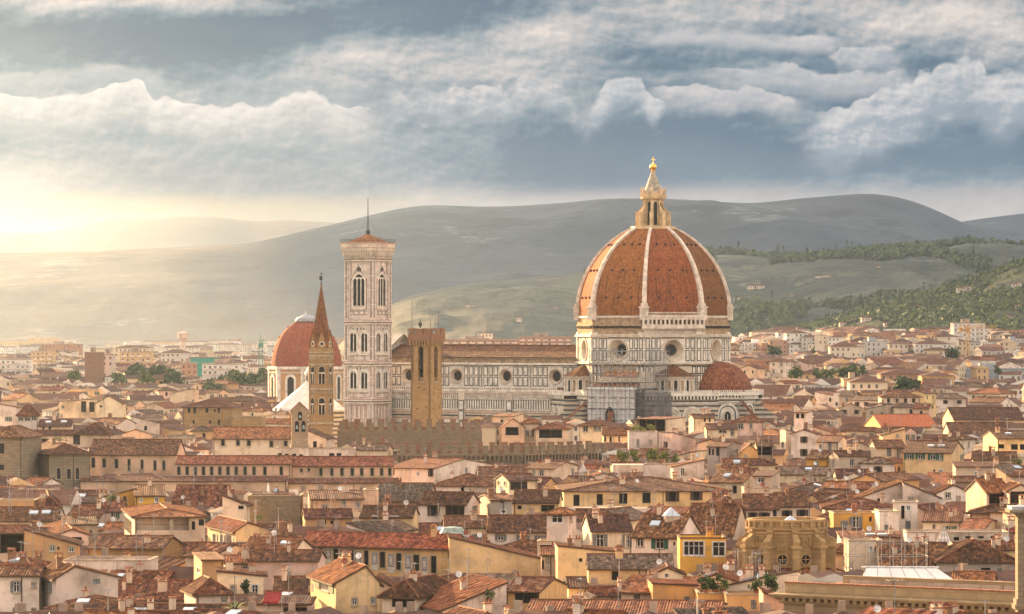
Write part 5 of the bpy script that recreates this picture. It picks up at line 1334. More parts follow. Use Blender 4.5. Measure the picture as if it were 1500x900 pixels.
H('pinkish gabled house with brown garage door behind the ochre wall', 82, 130, 783, 604, 'pink', 'gy', 775, 10, xs=66, rk='r', wins=ws('f', 'c', (87, 786, 94, 791)) + ws('f', 'd', (105, 787, 120, 797)), vb=800, ch=1, an=1)
H('long low cream house with a dark brown roof and two skylights near the left edge', -5, 83, 762, 645, 'cream', 'gx', 743, 0, D=12, sk=2, wins=ws('f', 'c', (47, 770, 55, 776), (73, 770, 80, 772)), vb=776, ch=1, an=4, ref='the long brown roof with skylights')
H('cream house with two brown shuttered windows right of the long skylight roof', 97, 143, 768, 622, 'cream', 'gx', 756, 8, xs=84, wins=ws('f', 'c', (106, 772, 114, 778), (131, 777, 135, 784)), vb=785, ch=1, an=2)
H('white house with dark green shutters under a brown roof', 146, 178, 748, 684, 'white', 'gx', 735, 0, D=10, wins=ws('f', 'g', (163, 750, 175, 760)), vb=768, ch=1, an=2, di=1)
H('brown roof in front of a pale wall left of the green shuttered white house', 98, 146, 757, 680, 'cream', 'gx', 741, -8, D=12, vb=760, ch=2, an=1)
H('bright yellow house with two white windows and a brown roof', 198, 241, 726, 692, 'bright yellow', 'gx', 711, 6, xs=186, wins=ws('f', 'h', (205, 731, 208, 736), (227, 729, 232, 736)), vb=742, ch=1, an=0, ref='the bright yellow house')
H('yellow arched terrace house with climbing plants beside the bright yellow house', 153, 197, 727, 700, 'bright yellow', 'shr', 716, 4, D=8, wins=ws('f', 'p', (160, 730, 178, 741), (180, 724, 186, 741)), vb=742, ch=0, an=0)
H('small cream house with a brown pyramid roof below the stone palace with arched windows', 57, 87, 741, 668, 'pale yellow', 'hip', 723, 8, xs=46, vb=750, ch=1, an=1)
H('flat topped ochre wall at the left edge above the skylight roof', -6, 50, 734, 672, 'ochre', 'flat', None, 0, D=8, vb=744, ch=0, an=3)
H('wide dark brown roof with a satellite dish behind the loggia house', 252, 330, 741, 705, 'cream', 'gx', 711, -3, D=15, vb=744, ch=2, an=3, di=1, ref='the wide dark roof with a dish')
# front row, centre left
H('square rubble stone tower block with a flat roof terrace', 363, 440, 727, 662, 'stone rubble', 'flat', None, 0, D=9, vb=772, ch=0, an=0, ref='the rubble stone block', cat='tower', name='stone_house')
H('narrow cream house with a dark attic opening left of the rubble stone block', 326, 362, 740, 650, 'cream', 'shl', 725, 0, D=8, wins=ws('f', 'd', (349, 741, 357, 746)), vb=750, ch=2, an=2, di=1)
H('pinkish house with a reddish roof edge right of the rubble stone block', 455, 532, 731, 655, 'peach', 'gx', 719, 4, xs=441, wins=ws('f', 'w', (472, 740, 480, 748), (501, 732, 506, 742), (522, 736, 527, 744)), vb=750, ch=1, an=2, di=1, ref='the pinkish house beside the stone block')
H('plain peach block with flat top and no windows', 532, 552, 719, 659, 'peach', 'flat', None, 0, D=8, vb=743, ch=0, an=0)
H('broad grey brown tiled roof over a dark wall', 548, 626, 733, 706, 'brown', 'gx', 708, -5, D=18, rk='g', vb=742, ch=1, an=2, ref='the broad grey brown roof')
H('low ochre house with air conditioning boxes under a dark brown roof', 447, 516, 758, 628, 'ochre', 'gx', 746, 6, D=9, wins=ws('f', 'd', (470, 762, 478, 768), (484, 763, 490, 768)), vb=770, ch=2, an=2)
H('yellowish house with white framed attic windows under a brown roof', 528, 604, 757, 632, 'yellow', 'gx', 741, -4, D=11, wins=ws('f', 'h', (546, 757, 553, 762), (567, 757, 583, 763)), vb=766, ch=3, an=3, di=1)
H('small white roof hut with a yellow side wall', 481, 490, 763, 650, 'white', 'flat', None, 12, xs=464, wins=ws('f', 'd', (482, 766, 485, 772)), vb=774, ch=0, an=0)
H('painted palace with grey frescoed panels between tall dark windows', 432, 656, 803, 590, 'ochre', 'gx', 781, -24, D=10, rk='r', name='palace', cat='palace',
  wins=ws('f', 'a', (444, 801, 451, 816), (466, 803, 473, 823), (488, 804, 495, 820), (511, 806, 518, 826), (533, 807, 540, 828), (556, 809, 564, 832), (580, 811, 588, 835), (605, 813, 614, 838), (631, 815, 639, 840)), vb=850, ch=1, an=1, ref='the frescoed palace')
H('big plain yellow wall with sloping top to the right of the frescoed palace', 658, 792, 818, 588, 'yellow', 'shl', 786, 3, D=11, rk='b', vb=850, ch=1, an=2, di=2, ref='the big plain yellow wall')
H('ochre house with an orange roof and three tall garden windows', 345, 400, 777, 562, 'yellow', 'gy', 765, 16, xs=304, rk='r', pk=.32, wins=ws('l', 's', (311, 783, 319, 797), (322, 784, 329, 797), (332, 785, 343, 796)), vb=798, ch=0, an=3, ref='the ochre house with orange roof')
H('pink stucco house with curved looking worn wall and one square window', 366, 466, 820, 512, 'pink', 'gx', 806, -4, D=8, wins=ws('f', 'w', (416, 836, 425, 847)), vb=858, ch=1, an=2, ref='the worn pink stucco house')
H('narrow pink wing with one window and reddish roof beside the worn pink house', 330, 366, 824, 514, 'pink', 'gx', 814, 6, D=8, rk='r', wins=ws('f', 'w', (355, 829, 363, 842)), vb=850, ch=2, an=1, di=1)
H('plain yellow house with green shutters on its short left side', 492, 556, 853, 470, 'yellow', 'gy', 829, 14, xs=455, pk=.68, rk='r', wins=ws('f', 'w', (516, 877, 523, 887), (544, 876, 550, 886)) + ws('l', 'g', (462, 853, 489, 866)) + ws('l', 'c', (456, 855, 460, 868)), vb=900, ch=1, an=1, di=2, ref='the yellow house with green shutters')
H('lower yellow extension with a sloping top behind the yellow house with green shutters', 553, 590, 868, 482, 'pale yellow', 'shl', 845, 0, D=9, vb=885, ch=0, an=0)
H('small house under a brown roof left of the yellow house with green shutters', 402, 456, 866, 497, 'cream', 'gx', 845, 3, D=11, vb=872, ch=1, an=0)
H('cream terrace house with a railing and dark wide windows at the bottom', 337, 455, 884, 463, 'cream', 'shf', 874, -2, D=6, rk='b', wins=ws('f', 'v', (416, 890, 452, 904)) + ws('f', 'h', (385, 897, 398, 904)), vb=900, ch=0, an=0, ref='the terrace with red awning')
H('small ochre cube house above the white hip roofed house', 296, 328, 820, 505, 'ochre', 'shf', 814, 10, xs=284, vb=842, ch=0, an=0, wins=ws('l', 'h', (289, 832, 293, 840)))
H('pale yellow house with a white french window and a tall potted bush', 318, 386, 843, 484, 'pale yellow', 'shl', 836, 4, D=8, wins=ws('f', 'w', (338, 858, 345, 874)) + ws('f', 'h', (369, 857, 378, 872)), vb=876, ch=2, an=0)
H('orange brown roof with a white skylight between ochre house and pink house', 352, 428, 809, 536, 'cream', 'gx', 788, -10, D=13, rk='r', vb=816, ch=2, an=1, di=1, sk=1)
H('dark red brown roof with a white dish below the rubble stone block', 382, 436, 792, 585, 'cream', 'gx', 768, 10, D=15, vb=796, ch=2, an=1, di=1)
# centre
H('white house with black shutters and a blue framed glass front', 613, 683, 738, 652, 'white', 'gx', 721, -14, xs=702, wins=ws('f', 'b', (626, 740, 644, 756)) + ws('f', 'v', (653, 739, 680, 756)) + ws('r', 'w', (692, 742, 699, 754)), vb=770, ch=0, an=0, ref='the white house with a blue glass front')
H('grey beige house with three tiny windows next to the blue glass front', 718, 750, 732, 655, 'grey', 'gx', 724, 8, xs=703, wins=ws('f', 'd', (733, 734, 736, 737)) + ws('f', 'h', (734, 747, 741, 752)), vb=756, ch=1, an=1, di=1)
H('cream attic house with a wide dark framed window below the crenellated wall', 745, 787, 703, 722, 'pale yellow', 'gx', 694, 14, xs=727, wins=ws('f', 'v', (748, 706, 772, 718)) + ws('l', 'w', (729, 705, 733, 711), (738, 706, 742, 712)), vb=727, ch=0, an=0, ref='the cream attic house')
H('small yellowish house with white windows behind the turret', 752, 818, 735, 668, 'yellow', 'gx', 718, -4, D=11, wins=ws('f', 'v', (793, 740, 812, 750)) + ws('f', 'd', (758, 741, 764, 746)), vb=752, ch=1, an=1)
H('long cream house with grey shutters under a brown roof left of the turret', 714, 802, 778, 612, 'white', 'gx', 755, -3, D=13, wins=ws('f', 's', (725, 783, 742, 792), (756, 784, 776, 792), (783, 785, 800, 792)), vb=796, ch=0, an=1, ref='the long cream house with grey shutters')
H('yellowish house with one shuttered window below a brown roof behind the yellow wall', 652, 714, 772, 618, 'pale yellow', 'gx', 756, 3, D=12, wins=ws('f', 's', (691, 783, 711, 793)), vb=790, ch=1, an=1)
H('white turret with a small pyramid roof and a double window', 801, 832, 752, 592, 'white', 'hip', 744, -20, xs=842, rk='r', wins=ws('f', 'h', (808, 755, 824, 766)) + ws('r', 'w', (835, 753, 838, 765)), vb=796, ch=0, an=0, gut=False, ref='the white turret', cat='tower', name='turret')
H('cream house with tall grey shutters right of the white turret', 866, 926, 777, 603, 'cream', 'gx', 754, 4, xs=853, wins=ws('f', 's', (868, 783, 890, 802), (912, 784, 934, 802)), vb=830, ch=2, an=0, ref='the cream house with tall grey shutters')
H('brown roof strip right behind the white turret', 843, 886, 762, 640, 'grey', 'gx', 746, -3, D=11, vb=770, ch=1, an=1)
H('bright yellow windowless block with a single dark hole', 817, 897, 807, 562, 'yellow', 'shl', 799, 2, D=9, rk='b', wins=ws('f', 'd', (848, 818, 853, 823)), vb=862, ch=2, an=0, ref='the yellow block with a dark hole')
H('narrow grey recess house with a tall dark window between two yellow walls', 793, 816, 812, 572, 'beige', 'gx', 802, 0, D=9, rk='r', wins=ws('f', 'd', (794, 821, 797, 834)) + ws('f', 'w', (800, 815, 805, 834)), vb=845, ch=0, an=0, di=2)
H('small attic block with a dark strip window above the narrow grey recess', 787, 816, 794, 592, 'cream', 'flat', None, -5, D=6, wins=ws('f', 'd', (791, 797, 810, 804)), vb=806, ch=2, an=1)
H('house with a glazed dark loggia under a brown roof at bottom centre', 740, 790, 866, 462, 'ochre', 'gx', 846, -16, xs=831, wins=ws('f', 'v', (755, 864, 789, 884)), vb=890, ch=1, an=0, ref='the glazed loggia house')
H('small yellow annex with two drainpipes right of the glazed loggia house', 833, 860, 859, 486, 'yellow', 'gx', 846, 2, D=9, vb=876, ch=0, an=0)
H('long roof sloping down to the left with worn stucco end wall', 648, 742, 893, 455, 'stained plaster', 'shr', 852, 16, xs=600, rk='r', vb=900, ch=1, an=1, wins=ws('f', 'd', (685, 893, 693, 905)), ref='the long sloping roof with worn stucco')
H('cream house with brown framed windows and a wide hipped roof at the bottom', 560, 610, 871, 462, 'cream', 'hip', 846, -18, xs=668, rk='b', wins=ws('f', 'v', (575, 872, 606, 890)) + ws('r', 'd', (650, 861, 658, 866)), vb=900, ch=1, an=0, ref='the cream house with brown framed windows')
H('big near roof of brown barrel tiles with a pink gable end, at the bottom edge', 765, 1052, 912, 430, 'peach', 'gx', 880, -5, xs=1078, rk='r', vb=900, ch=0, an=0, ref='the big near barrel tile roof')
# centre right
H('long yellow palace with seven large dark windows under a brown roof', 826, 1068, 719, 762, 'yellow', 'hip', 699, 2, xs=808, wins=ws('f', 'd', (840, 725, 849, 741), (874, 724, 883, 740), (907, 723, 919, 738), (941, 722, 953, 737)) + ws('f', 'b', (975, 719, 995, 735), (1011, 718, 1029, 733), (1043, 716, 1061, 730)), vb=746, ch=5, an=3, di=2, ref='the long yellow palace', name='palace', cat='palace')
H('white gabled house with green shutters, a balcony and a glass pyramid on its roof', 926, 993, 786, 575, 'white', 'gx', 753, -18, xs=1026, wins=ws('f', 'w', (933, 789, 942, 801)) + ws('f', 'g', (954, 789, 979, 804)) + ws('f', 'd', (986, 794, 989, 799)), vb=836, ch=1, an=2, sk=1, ref='the white gabled house with green shutters')
H('brown roofed house with roof hut and laundry between the yellow palace and the stone tribune', 1002, 1074, 782, 615, 'beige', 'gx', 738, -12, D=17, wins=ws('f', 'd', (1025, 769, 1029, 776)), vb=795, ch=4, an=3)
H('vivid yellow house with two big white framed windows', 996, 1064, 789, 557, 'bright yellow', 'flat', None, 0, D=9, wins=ws('f', 'h', (1002, 793, 1031, 814), (1044, 794, 1062, 815)), vb=830, ch=1, an=2, cap='dark wood', ref='the vivid yellow house')
H('low grey brown roof over a yellow wall with one dark window', 862, 986, 832, 542, 'yellow', 'gx', 812, 0, D=11, rk='g', wins=ws('f', 'd', (896, 837, 906, 850)) + ws('f', 'c', (946, 836, 956, 849)), vb=848, ch=2, an=0, ref='the low grey brown roof')
H('little pale yellow gabled hut with a grey window in front of the low grey roof', 957, 1000, 840, 522, 'pale yellow', 'gy', 831, 0, D=8, wins=ws('f', 'c', (974, 838, 979, 846)), vb=856, ch=0, an=0, di=1)
H('cream cottage with an arched grey window and reddish roof above the big near roof', 910, 955, 868, 496, 'cream', 'gx', 853, -14, xs=990, rk='r', wins=ws('f', 'c', (928, 872, 937, 882)), vb=884, ch=1, an=0)
H('orange house with one grey window and flat top', 956, 1022, 857, 492, 'orange', 'shl', 856, 2, D=9, rk='r', wins=ws('f', 'c', (1002, 874, 1011, 883)), vb=886, ch=0, an=0, ref='the orange house')
H('ochre terrace house carrying a row of potted shrubs', 1022, 1064, 870, 484, 'orange', 'flat', None, 0, D=9, vb=888, ch=2, an=0, ref='the terrace with potted shrubs')
H('olive yellow house with a grey shutter and sloping brick rib beside the pink wall', 1064, 1118, 872, 478, 'ochre', 'flat', None, 0, D=7, wins=ws('f', 'c', (1100, 879, 1108, 893)), vb=900, ch=0, an=0)
H('smooth pink wall house with a sloping top at the bottom right of centre', 1118, 1196, 898, 466, 'peach', 'shl', 866, 0, D=8, rk='r', vb=900, ch=0, an=1, ref='the smooth pink wall')
H('cream house with two pairs of dark shutters behind the right of the round stone tribune', 1140, 1188, 741, 694, 'white', 'gx', 722, 2, D=14, wins=ws('f', 'b', (1145, 748, 1161, 759), (1167, 747, 1184, 759)), vb=766, ch=1, an=0, ref='the cream house with dark shutters')
H('cream house with three small dark shuttered windows behind the left of the round stone tribune', 1090, 1140, 745, 684, 'white', 'gx', 724, -2, D=14, wins=ws('f', 'b', (1096, 751, 1110, 760), (1111, 751, 1128, 760), (1132, 748, 1138, 758)), vb=766, ch=2, an=1)
H('hipped cream corner house with one tall dark window left of the stone tribune', 1048, 1089, 744, 682, 'white', 'hip', 726, 6, D=14, wins=ws('f', 'w', (1078, 750, 1087, 768)), vb=772, ch=1, an=1, di=1)
H('white roof hut with a railed terrace above the dark shuttered cream house', 1103, 1130, 697, 745, 'beige', 'shf', 692, -8, xs=1142, wins=ws('f', 'h', (1110, 700, 1119, 707)), vb=718, ch=0, an=0, ref='the roof hut with railed terrace')
H('beige balcony storey with a dark window below the white roof hut', 1090, 1144, 716, 738, 'beige', 'flat', None, 0, D=8, wins=ws('f', 'd', (1113, 728, 1127, 733)), vb=733, ch=0, an=0, di=1)
# right
H('yellow house with white shuttered windows and a terrace wall right of the stone tribune', 1221, 1286, 753, 642, 'bright yellow', 'flat', None, 0, D=9, wins=ws('f', 's', (1232, 763, 1242, 775), (1244, 757, 1263, 773)) + ws('f', 'd', (1273, 757, 1277, 764)), vb=776, ch=1, an=1, ref='the yellow house with white shutters')
H('low white cube house with a brown door', 1288, 1317, 750, 632, 'white', 'flat', None, 0, D=8, wins=ws('f', 'c', (1295, 769, 1301, 777)), vb=778, ch=0, an=0)
H('tall white cube house with an outside stair window and dark red door', 1308, 1344, 737, 640, 'white', 'flat', None, -6, D=8, wins=ws('f', 'h', (1328, 741, 1333, 748)) + ws('f', 'd', (1320, 741, 1325, 760)) + ws('f', 'c', (1326, 763, 1334, 776)), vb=777, ch=0, an=0, ref='the tall white cube house')
H('cream house with an orange red roof and dark green shutters', 1352, 1408, 764, 622, 'cream', 'gx', 749, -8, xs=1458, rk='r', wins=ws('f', 'g', (1385, 771, 1401, 779)) + ws('f', 'c', (1366, 768, 1370, 778)), vb=782, ch=2, an=1, ref='the house with orange red roof')
H('small house with a fresh orange roof and pale gable before the orange red roof', 1405, 1441, 776, 604, 'cream', 'gx', 761, -12, xs=1471, rk='r', wins=ws('f', 'w', (1410, 776, 1421, 780)), vb=784, ch=0, an=0)
H('long pale pink wall with four flat dark openings in a row', 1328, 1477, 781, 584, 'stained plaster', 'flat', None, -2, D=8, wins=ws('f', 'd', (1397, 787, 1405, 792), (1414, 785, 1423, 789), (1433, 785, 1441, 789), (1451, 785, 1460, 789)), vb=796, ch=0, an=0, ref='the long wall with four openings')
H('low white house with a brown roof strip left of the wall with four openings', 1232, 1328, 786, 592, 'white', 'shf', 778, 0, D=7, vb=800, sk=2, ch=1, an=2, di=1)
H('cream box wall with a small window behind the scaffolding', 1243, 1292, 793, 560, 'cream', 'flat', None, 0, D=8, wins=ws('f', 'h', (1273, 801, 1277, 808)), vb=806, ch=1, an=0)
H('large grey beige house with framed windows under a wide brown roof near the right edge', 1376, 1492, 821, 545, 'grey', 'hip', 790, 0, D=15, rk='b', wins=ws('f', 'h', (1401, 833, 1411, 840)) + ws('f', 'd', (1437, 832, 1451, 841)) + ws('f', 'c', (1461, 833, 1475, 840)), vb=840, ch=1, an=0, ref='the large grey beige house')
H('broad brown roof with vents behind the white marquee tent', 1290, 1392, 830, 548, 'grey', 'gx', 795, -2, D=16, vb=832, ch=3, an=1, di=1, ref='the broad roof behind the tent')
H('small orange roof hut right of the white marquee', 1395, 1455, 853, 500, 'cream', 'gx', 838, -10, D=8, rk='r', vb=856, ch=0, an=0)
H('beige house with two glazed verandas under a reddish roof at the right edge', 1445, 1482, 721, 652, 'cream', 'gx', 702, 12, D=11, rk='r', wins=ws('f', 'v', (1449, 724, 1470, 739)), vb=742, ch=2, an=1)
H('cream gable with a wide glass window at the right edge of the picture', 1478, 1512, 718, 646, 'cream', 'gy', 709, 0, D=12, rk='r', wins=ws('f', 'v', (1480, 720, 1505, 738)), vb=742, ch=0, an=1)
H('stained cream wall with two air conditioners and a top sloping down to the right', 1323, 1376, 728, 690, 'stained plaster', 'shl', 706, 0, D=10, wins=ws('f', 'w', (1331, 724, 1338, 735)), vb=742, ch=0, an=0, ref='the stained cream wall')
H('stained cream wall rising to the right beside its mirrored neighbour', 1256, 1323, 730, 692, 'stained plaster', 'shr', 705, 0, D=10, rk='r', wins=ws('f', 'd', (1285, 729, 1289, 738)), vb=740, ch=0, an=1, di=1)
H('white gabled house with a brown window behind the stained cream wall', 1372, 1422, 722, 690, 'white', 'gy', 710, 12, xs=1362, rk='r', wins=ws('f', 'w', (1385, 719, 1392, 730)), vb=738, ch=1, an=1)
H('dark brown hipped roof in front of the stained cream walls', 1208, 1308, 744, 658, 'cream', 'hip', 729, -3, D=13, vb=748, ch=2, an=1)
H('cream palace with five green shuttered windows and a pale gable end', 1323, 1394, 663, 852, 'yellow', 'gx', 646, -12, xs=1426, wins=ws('f', 'g', (1325, 664, 1339, 673), (1341, 664, 1355, 673), (1359, 665, 1374, 674), (1374, 664, 1382, 675)) + ws('f', 'd', (1367, 688, 1370, 694)) + ws('f', 'h', (1375, 688, 1381, 694)) + ws('r', 'g', (1407, 666, 1411, 674), (1416, 663, 1422, 674)), vb=696, ch=2, an=1, sk=2, ref='the cream palace with green shutters')
H('cream house with one closed green shutter left of the five windowed cream palace', 1283, 1326, 655, 882, 'pale yellow', 'gx', 645, 3, D=11, wins=ws('f', 'c', (1299, 657, 1306, 669)) + ws('f', 'w', (1314, 658, 1320, 671)), vb=672, ch=0, an=1, ref='the house with a closed green shutter')
H('yellow roof hut with tiled lean-to above the house with a closed green shutter', 1293, 1326, 637, 896, 'yellow', 'shr', 628, 0, D=8, wins=ws('f', 'w', (1313, 631, 1316, 641)), vb=644, ch=1, an=0)
H('plain beige box house with a tiled lip and small white window', 1400, 1459, 683, 785, 'beige', 'shf', 676, -2, D=8, wins=ws('f', 'h', (1428, 691, 1434, 700)), vb=703, ch=0, an=1, ref='the plain beige box house')
H('low house with a brown tiled canopy below the plain beige box', 1392, 1456, 705, 770, 'brown', 'gx', 698, -4, D=9, vb=716, ch=1, an=1)
H('beige house with three dark windows under a deep eave at the right edge', 1461, 1510, 642, 905, 'yellow', 'gx', 631, 2, xs=1440, wins=ws('f', 'd', (1463, 651, 1471, 657), (1481, 651, 1491, 659), (1494, 651, 1502, 659)), vb=664, ch=1, an=1, sk=1, ref='the beige house with three windows')
H('cream gabled house with two green windows near the cathedral, far right rooftops', 1196, 1228, 647, 882, 'cream', 'gx', 638, -10, xs=1240, wins=ws('f', 'c', (1200, 651, 1204, 658), (1213, 648, 1218, 659)), vb=662, ch=1, an=1)
H('bright orange red metal roof in the middle of the right hand rooftops', 1292, 1373, 625, 1105, 'orange', 'gx', 607, 6, D=26, rk='tiles orange', vb=627, ch=0, an=0, gut=False, ref='the bright orange red roof')
H('large brown roofed hall with small attic windows right of the orange red roof', 1397, 1500, 614, 1110, 'peach', 'gx', 597, 2, D=22, rk='b', wins=ws('f', 'h', (1423, 616, 1427, 619), (1444, 616, 1448, 619), (1467, 616, 1471, 619)), vb=620, ch=1, an=0, ref='the large brown roofed hall')
H('lower brown roof in front of the large brown hall', 1392, 1478, 634, 1060, 'cream', 'gx', 619, 0, D=18, vb=637, ch=1, an=0)
H('cream villa with arched niches under a dark hipped roof', 1291, 1348, 581, 1360, 'cream', 'hip', 572, -2, D=18, wins=ws('f', 'b', (1299, 584, 1304, 590), (1312, 584, 1317, 590), (1324, 584, 1329, 590), (1336, 584, 1341, 590)), vb=592, ch=1, an=0, ref='the cream villa with niches')
# below the cathedral
H('white house front with an arched window under a green terrace', 921, 963, 633, 1012, 'white', 'flat', None, 0, D=8, wins=ws('f', 'w', (933, 644, 936, 655), (952, 645, 954, 650)), vb=660, ch=0, an=0, ref='the white house under the green terrace')
H('modern terrace house with a dark glazed front under a thin flat canopy', 930, 976, 614, 1030, 'cream', 'shf', 611, -22, xs=1004, wins=ws('f', 'o', (933, 615, 974, 632)), vb=634, ch=0, an=0, ref='the dark glazed terrace house')
H('yellow block house with small windows and chimney stack right of the dark glazed terrace', 1016, 1046, 612, 1065, 'pale yellow', 'gx', 607, 6, D=9, wins=ws('f', 'd', (1031, 612, 1034, 618), (1038, 612, 1041, 618), (1031, 624, 1034, 628)), vb=634, ch=3, an=0, ref='the yellow block with chimney stack')
H('pale house with two grey windows under a brown roof in front of the cathedral apse', 1035, 1080, 628, 1003, 'pale yellow', 'gx', 621, 0, D=11, wins=ws('f', 'w', (1053, 629, 1064, 635), (1070, 629, 1075, 639)), vb=644, ch=1, an=0)
H('pink hipped house with two windows right in front of the small apse dome', 1075, 1118, 617, 1055, 'pink', 'hip', 609, -4, D=10, wins=ws('f', 'w', (1081, 620, 1089, 629), (1098, 620, 1102, 629)), vb=640, ch=0, an=0, ref='the pink hipped house')
H('grey house with three narrow dark windows and a yellow gable', 1036, 1065, 654, 862, 'grey', 'gx', 647, -16, xs=1087, wins=ws('f', 'd', (1038, 657, 1041, 667), (1043, 658, 1046, 667), (1049, 656, 1054, 668)) + ws('r', 'w', (1071, 656, 1075, 666)), vb=674, ch=1, an=0, ref='the grey house with a yellow gable')
H('small orange house with one slit window beside the grey house', 1087, 1110, 660, 856, 'orange', 'gy', 651, 4, D=9, wins=ws('f', 'd', (1094, 656, 1096, 661)), vb=672, ch=0, an=0)
H('dark open loggia under a brown roof beside the small orange house', 1109, 1132, 653, 866, 'brown', 'gx', 645, 0, D=10, wins=ws('f', 'o', (1110, 655, 1130, 667)), vb=670, ch=1, an=1)
H('two tone tower house with a double arched window and slab roof', 1163, 1182, 604, 1003, 'white', 'shf', 601, -18, xs=1190, wins=ws('f', 'd', (1166, 606, 1171, 613), (1173, 606, 1178, 613)), vb=630, ch=0, an=0, gut=False, ref='the two tone tower house', cat='tower', name='tower_house')
H('long low house with a row of bluish windows under the leafy terrace', 898, 943, 686, 905, 'grey', 'gx', 677, 3, D=10, wins=ws('f', 'v', (902, 687, 939, 692)), vb=694, ch=0, an=0)
H('white wall block right of the leafy terrace house', 943, 990, 681, 866, 'white', 'flat', None, -6, D=8, vb=704, ch=2, an=0, ref='the white wall block')
H('grey stucco house with one window and a reddish roof rising to the right', 986, 1032, 683, 852, 'stained plaster', 'shr', 673, 4, D=9, rk='r', wins=ws('f', 'h', (997, 686, 1003, 698)), vb=700, ch=1, an=0, di=1, ref='the grey stucco house')
H('peach flat roofed house at the foot of the nave', 720, 752, 610, 1120, 'pale yellow', 'shf', 606, -6, xs=778, rk='r', vb=620, ch=0, an=0, wins=ws('f', 'd', (733, 615, 737, 619)))
H('gabled house with an open columned porch at the foot of the nave', 735, 768, 625, 1085, 'peach', 'gy', 613, 0, D=12, rk='r', wins=ws('f', 'o', (741, 626, 759, 638)), vb=640, ch=1, an=0, ref='the gabled porch house')
H('cream wing with two arched windows right of the columned porch', 766, 790, 619, 1088, 'pale yellow', 'hip', 613, 0, D=10, rk='r', wins=ws('f', 'w', (770, 631, 775, 640)) + ws('f', 'p', (778, 630, 783, 640)), vb=645, ch=0, an=0)
H('hip roofed house with a dark planted veranda at the foot of the nave', 783, 832, 628, 1080, 'cream', 'hip', 619, -4, xs=846, rk='r', wins=ws('f', 'o', (790, 630, 823, 642)) + ws('f', 'd', (838, 636, 841, 641)), vb=648, ch=1, an=0, ref='the dark veranda house')
H('cream tower like house with three brown windows below the scaffolding sheet', 848, 886, 623, 1062, 'pale yellow', 'hip', 616, -6, D=10, rk='b', wins=ws('f', 'w', (854, 624, 861, 633), (870, 624, 874, 632), (876, 624, 880, 632)), vb=650, ch=0, an=0, ref='the cream tower like house')
H('low cream house with small arched windows between cream tower house and green terrace', 884, 922, 637, 1040, 'pale yellow', 'gx', 627, 0, D=10, rk='r', wins=ws('f', 'd', (886, 640, 888, 647), (893, 640, 896, 648), (906, 640, 908, 647)), vb=650, ch=0, an=1)
H('pale pink house with a bare stucco end wall right of the long peach palace', 567, 636, 686, 852, 'white', 'gx', 671, -26, xs=724, rk='r', wins=ws('f', 'b', (571, 686, 578, 696)) + ws('f', 'h', (611, 692, 614, 698)) + ws('f', 'b', (627, 686, 635, 698)) + ws('r', 'h', (681, 685, 685, 695)), vb=716, ch=2, an=1, ref='the pale pink house with stucco end wall')
H('house with a brown hipped roof and three tiny windows below the bare stucco wall', 637, 727, 711, 768, 'white', 'hip', 694, -3, D=14, wins=ws('f', 'd', (675, 714, 680, 722)) + ws('f', 'h', (687, 715, 692, 720)), vb=724, ch=1, an=5, ref='the brown hipped roof with antennas')
H('cream gabled house with grey windows and a red dish below the crenellated wall', 771, 812, 686, 835, 'cream', 'gx', 676, -16, xs=846, wins=ws('f', 'w', (780, 687, 784, 697), (790, 689, 796, 698)) + ws('r', 'w', (837, 687, 841, 697)), vb=700, ch=1, an=1, di=1, ref='the cream gabled house with red dish')
H('dark brown roof directly below the corbelled crenellated wall', 702, 768, 698, 842, 'cream', 'gx', 684, 3, D=15, vb=702, ch=1, an=0)
# left middle ground
H('dark eave and lower wall storey running under the left part of the peach palaces', 118, 420, 704, 812, 'peach', 'shf', 697, 1, D=5, vb=722, ch=0, an=3, ref='the lower peach storey')
H('dark eave and lower wall storey running under the right part of the peach palaces', 420, 584, 707, 818, 'peach', 'shf', 700, 4, D=5, vb=722, ch=0, an=2, wins=ws('f', 'd', (470, 714, 474, 719)))
H('long peach palace wing with seven tall windows under a red brown roof', 130, 258, 665, 838, 'peach', 'gx', 644, -2, D=16, wins=ws('f', 'a', (134, 671, 139, 685), (150, 672, 155, 685), (168, 673, 173, 686), (187, 673, 191, 690), (206, 674, 210, 688), (225, 675, 229, 689), (238, 675, 242, 689)), vb=696, ch=0, an=0, ref='the peach palace with seven windows', name='palace', cat='palace')
H('very long peach palace wing with a row of small dark windows, left half', 258, 426, 679, 822, 'peach', 'gx', 668, 1, D=12, rk='r', wins=ws('f', 'a', *[(x - 2.3, 684, x + 2.3, 696) for x in (262, 274, 286, 298, 310, 322, 334, 346, 359, 372, 388, 412)]), vb=706, ch=0, an=0, ref='the very long peach palace', name='palace', cat='palace')
H('very long peach palace wing, right half with small windows under the hipped end', 426, 576, 682, 826, 'peach', 'gx', 669, 4, D=13, rk='r', wins=ws('f', 'a', *[(x - 2.3, 686, x + 2.3, 697) for x in (470, 486, 501, 516, 530, 545, 559, 571)] + [(440, 687, 443, 692), (451, 686, 454, 691)]), vb=704, ch=0, an=0, ref='the right half of the long peach palace', name='palace', cat='palace')
H('white palace with five brown windows and a reddish roof left of the stone bell gable', 312, 428, 642, 935, 'cream', 'gx', 626, 2, D=18, rk='r', wins=ws('f', 'a', (324, 644, 329, 653), (346, 645, 351, 653), (362, 645, 367, 653), (395, 646, 400, 655), (416, 646, 421, 654)), vb=672, ch=0, an=0, ref='the white palace with five windows', name='palace', cat='palace')
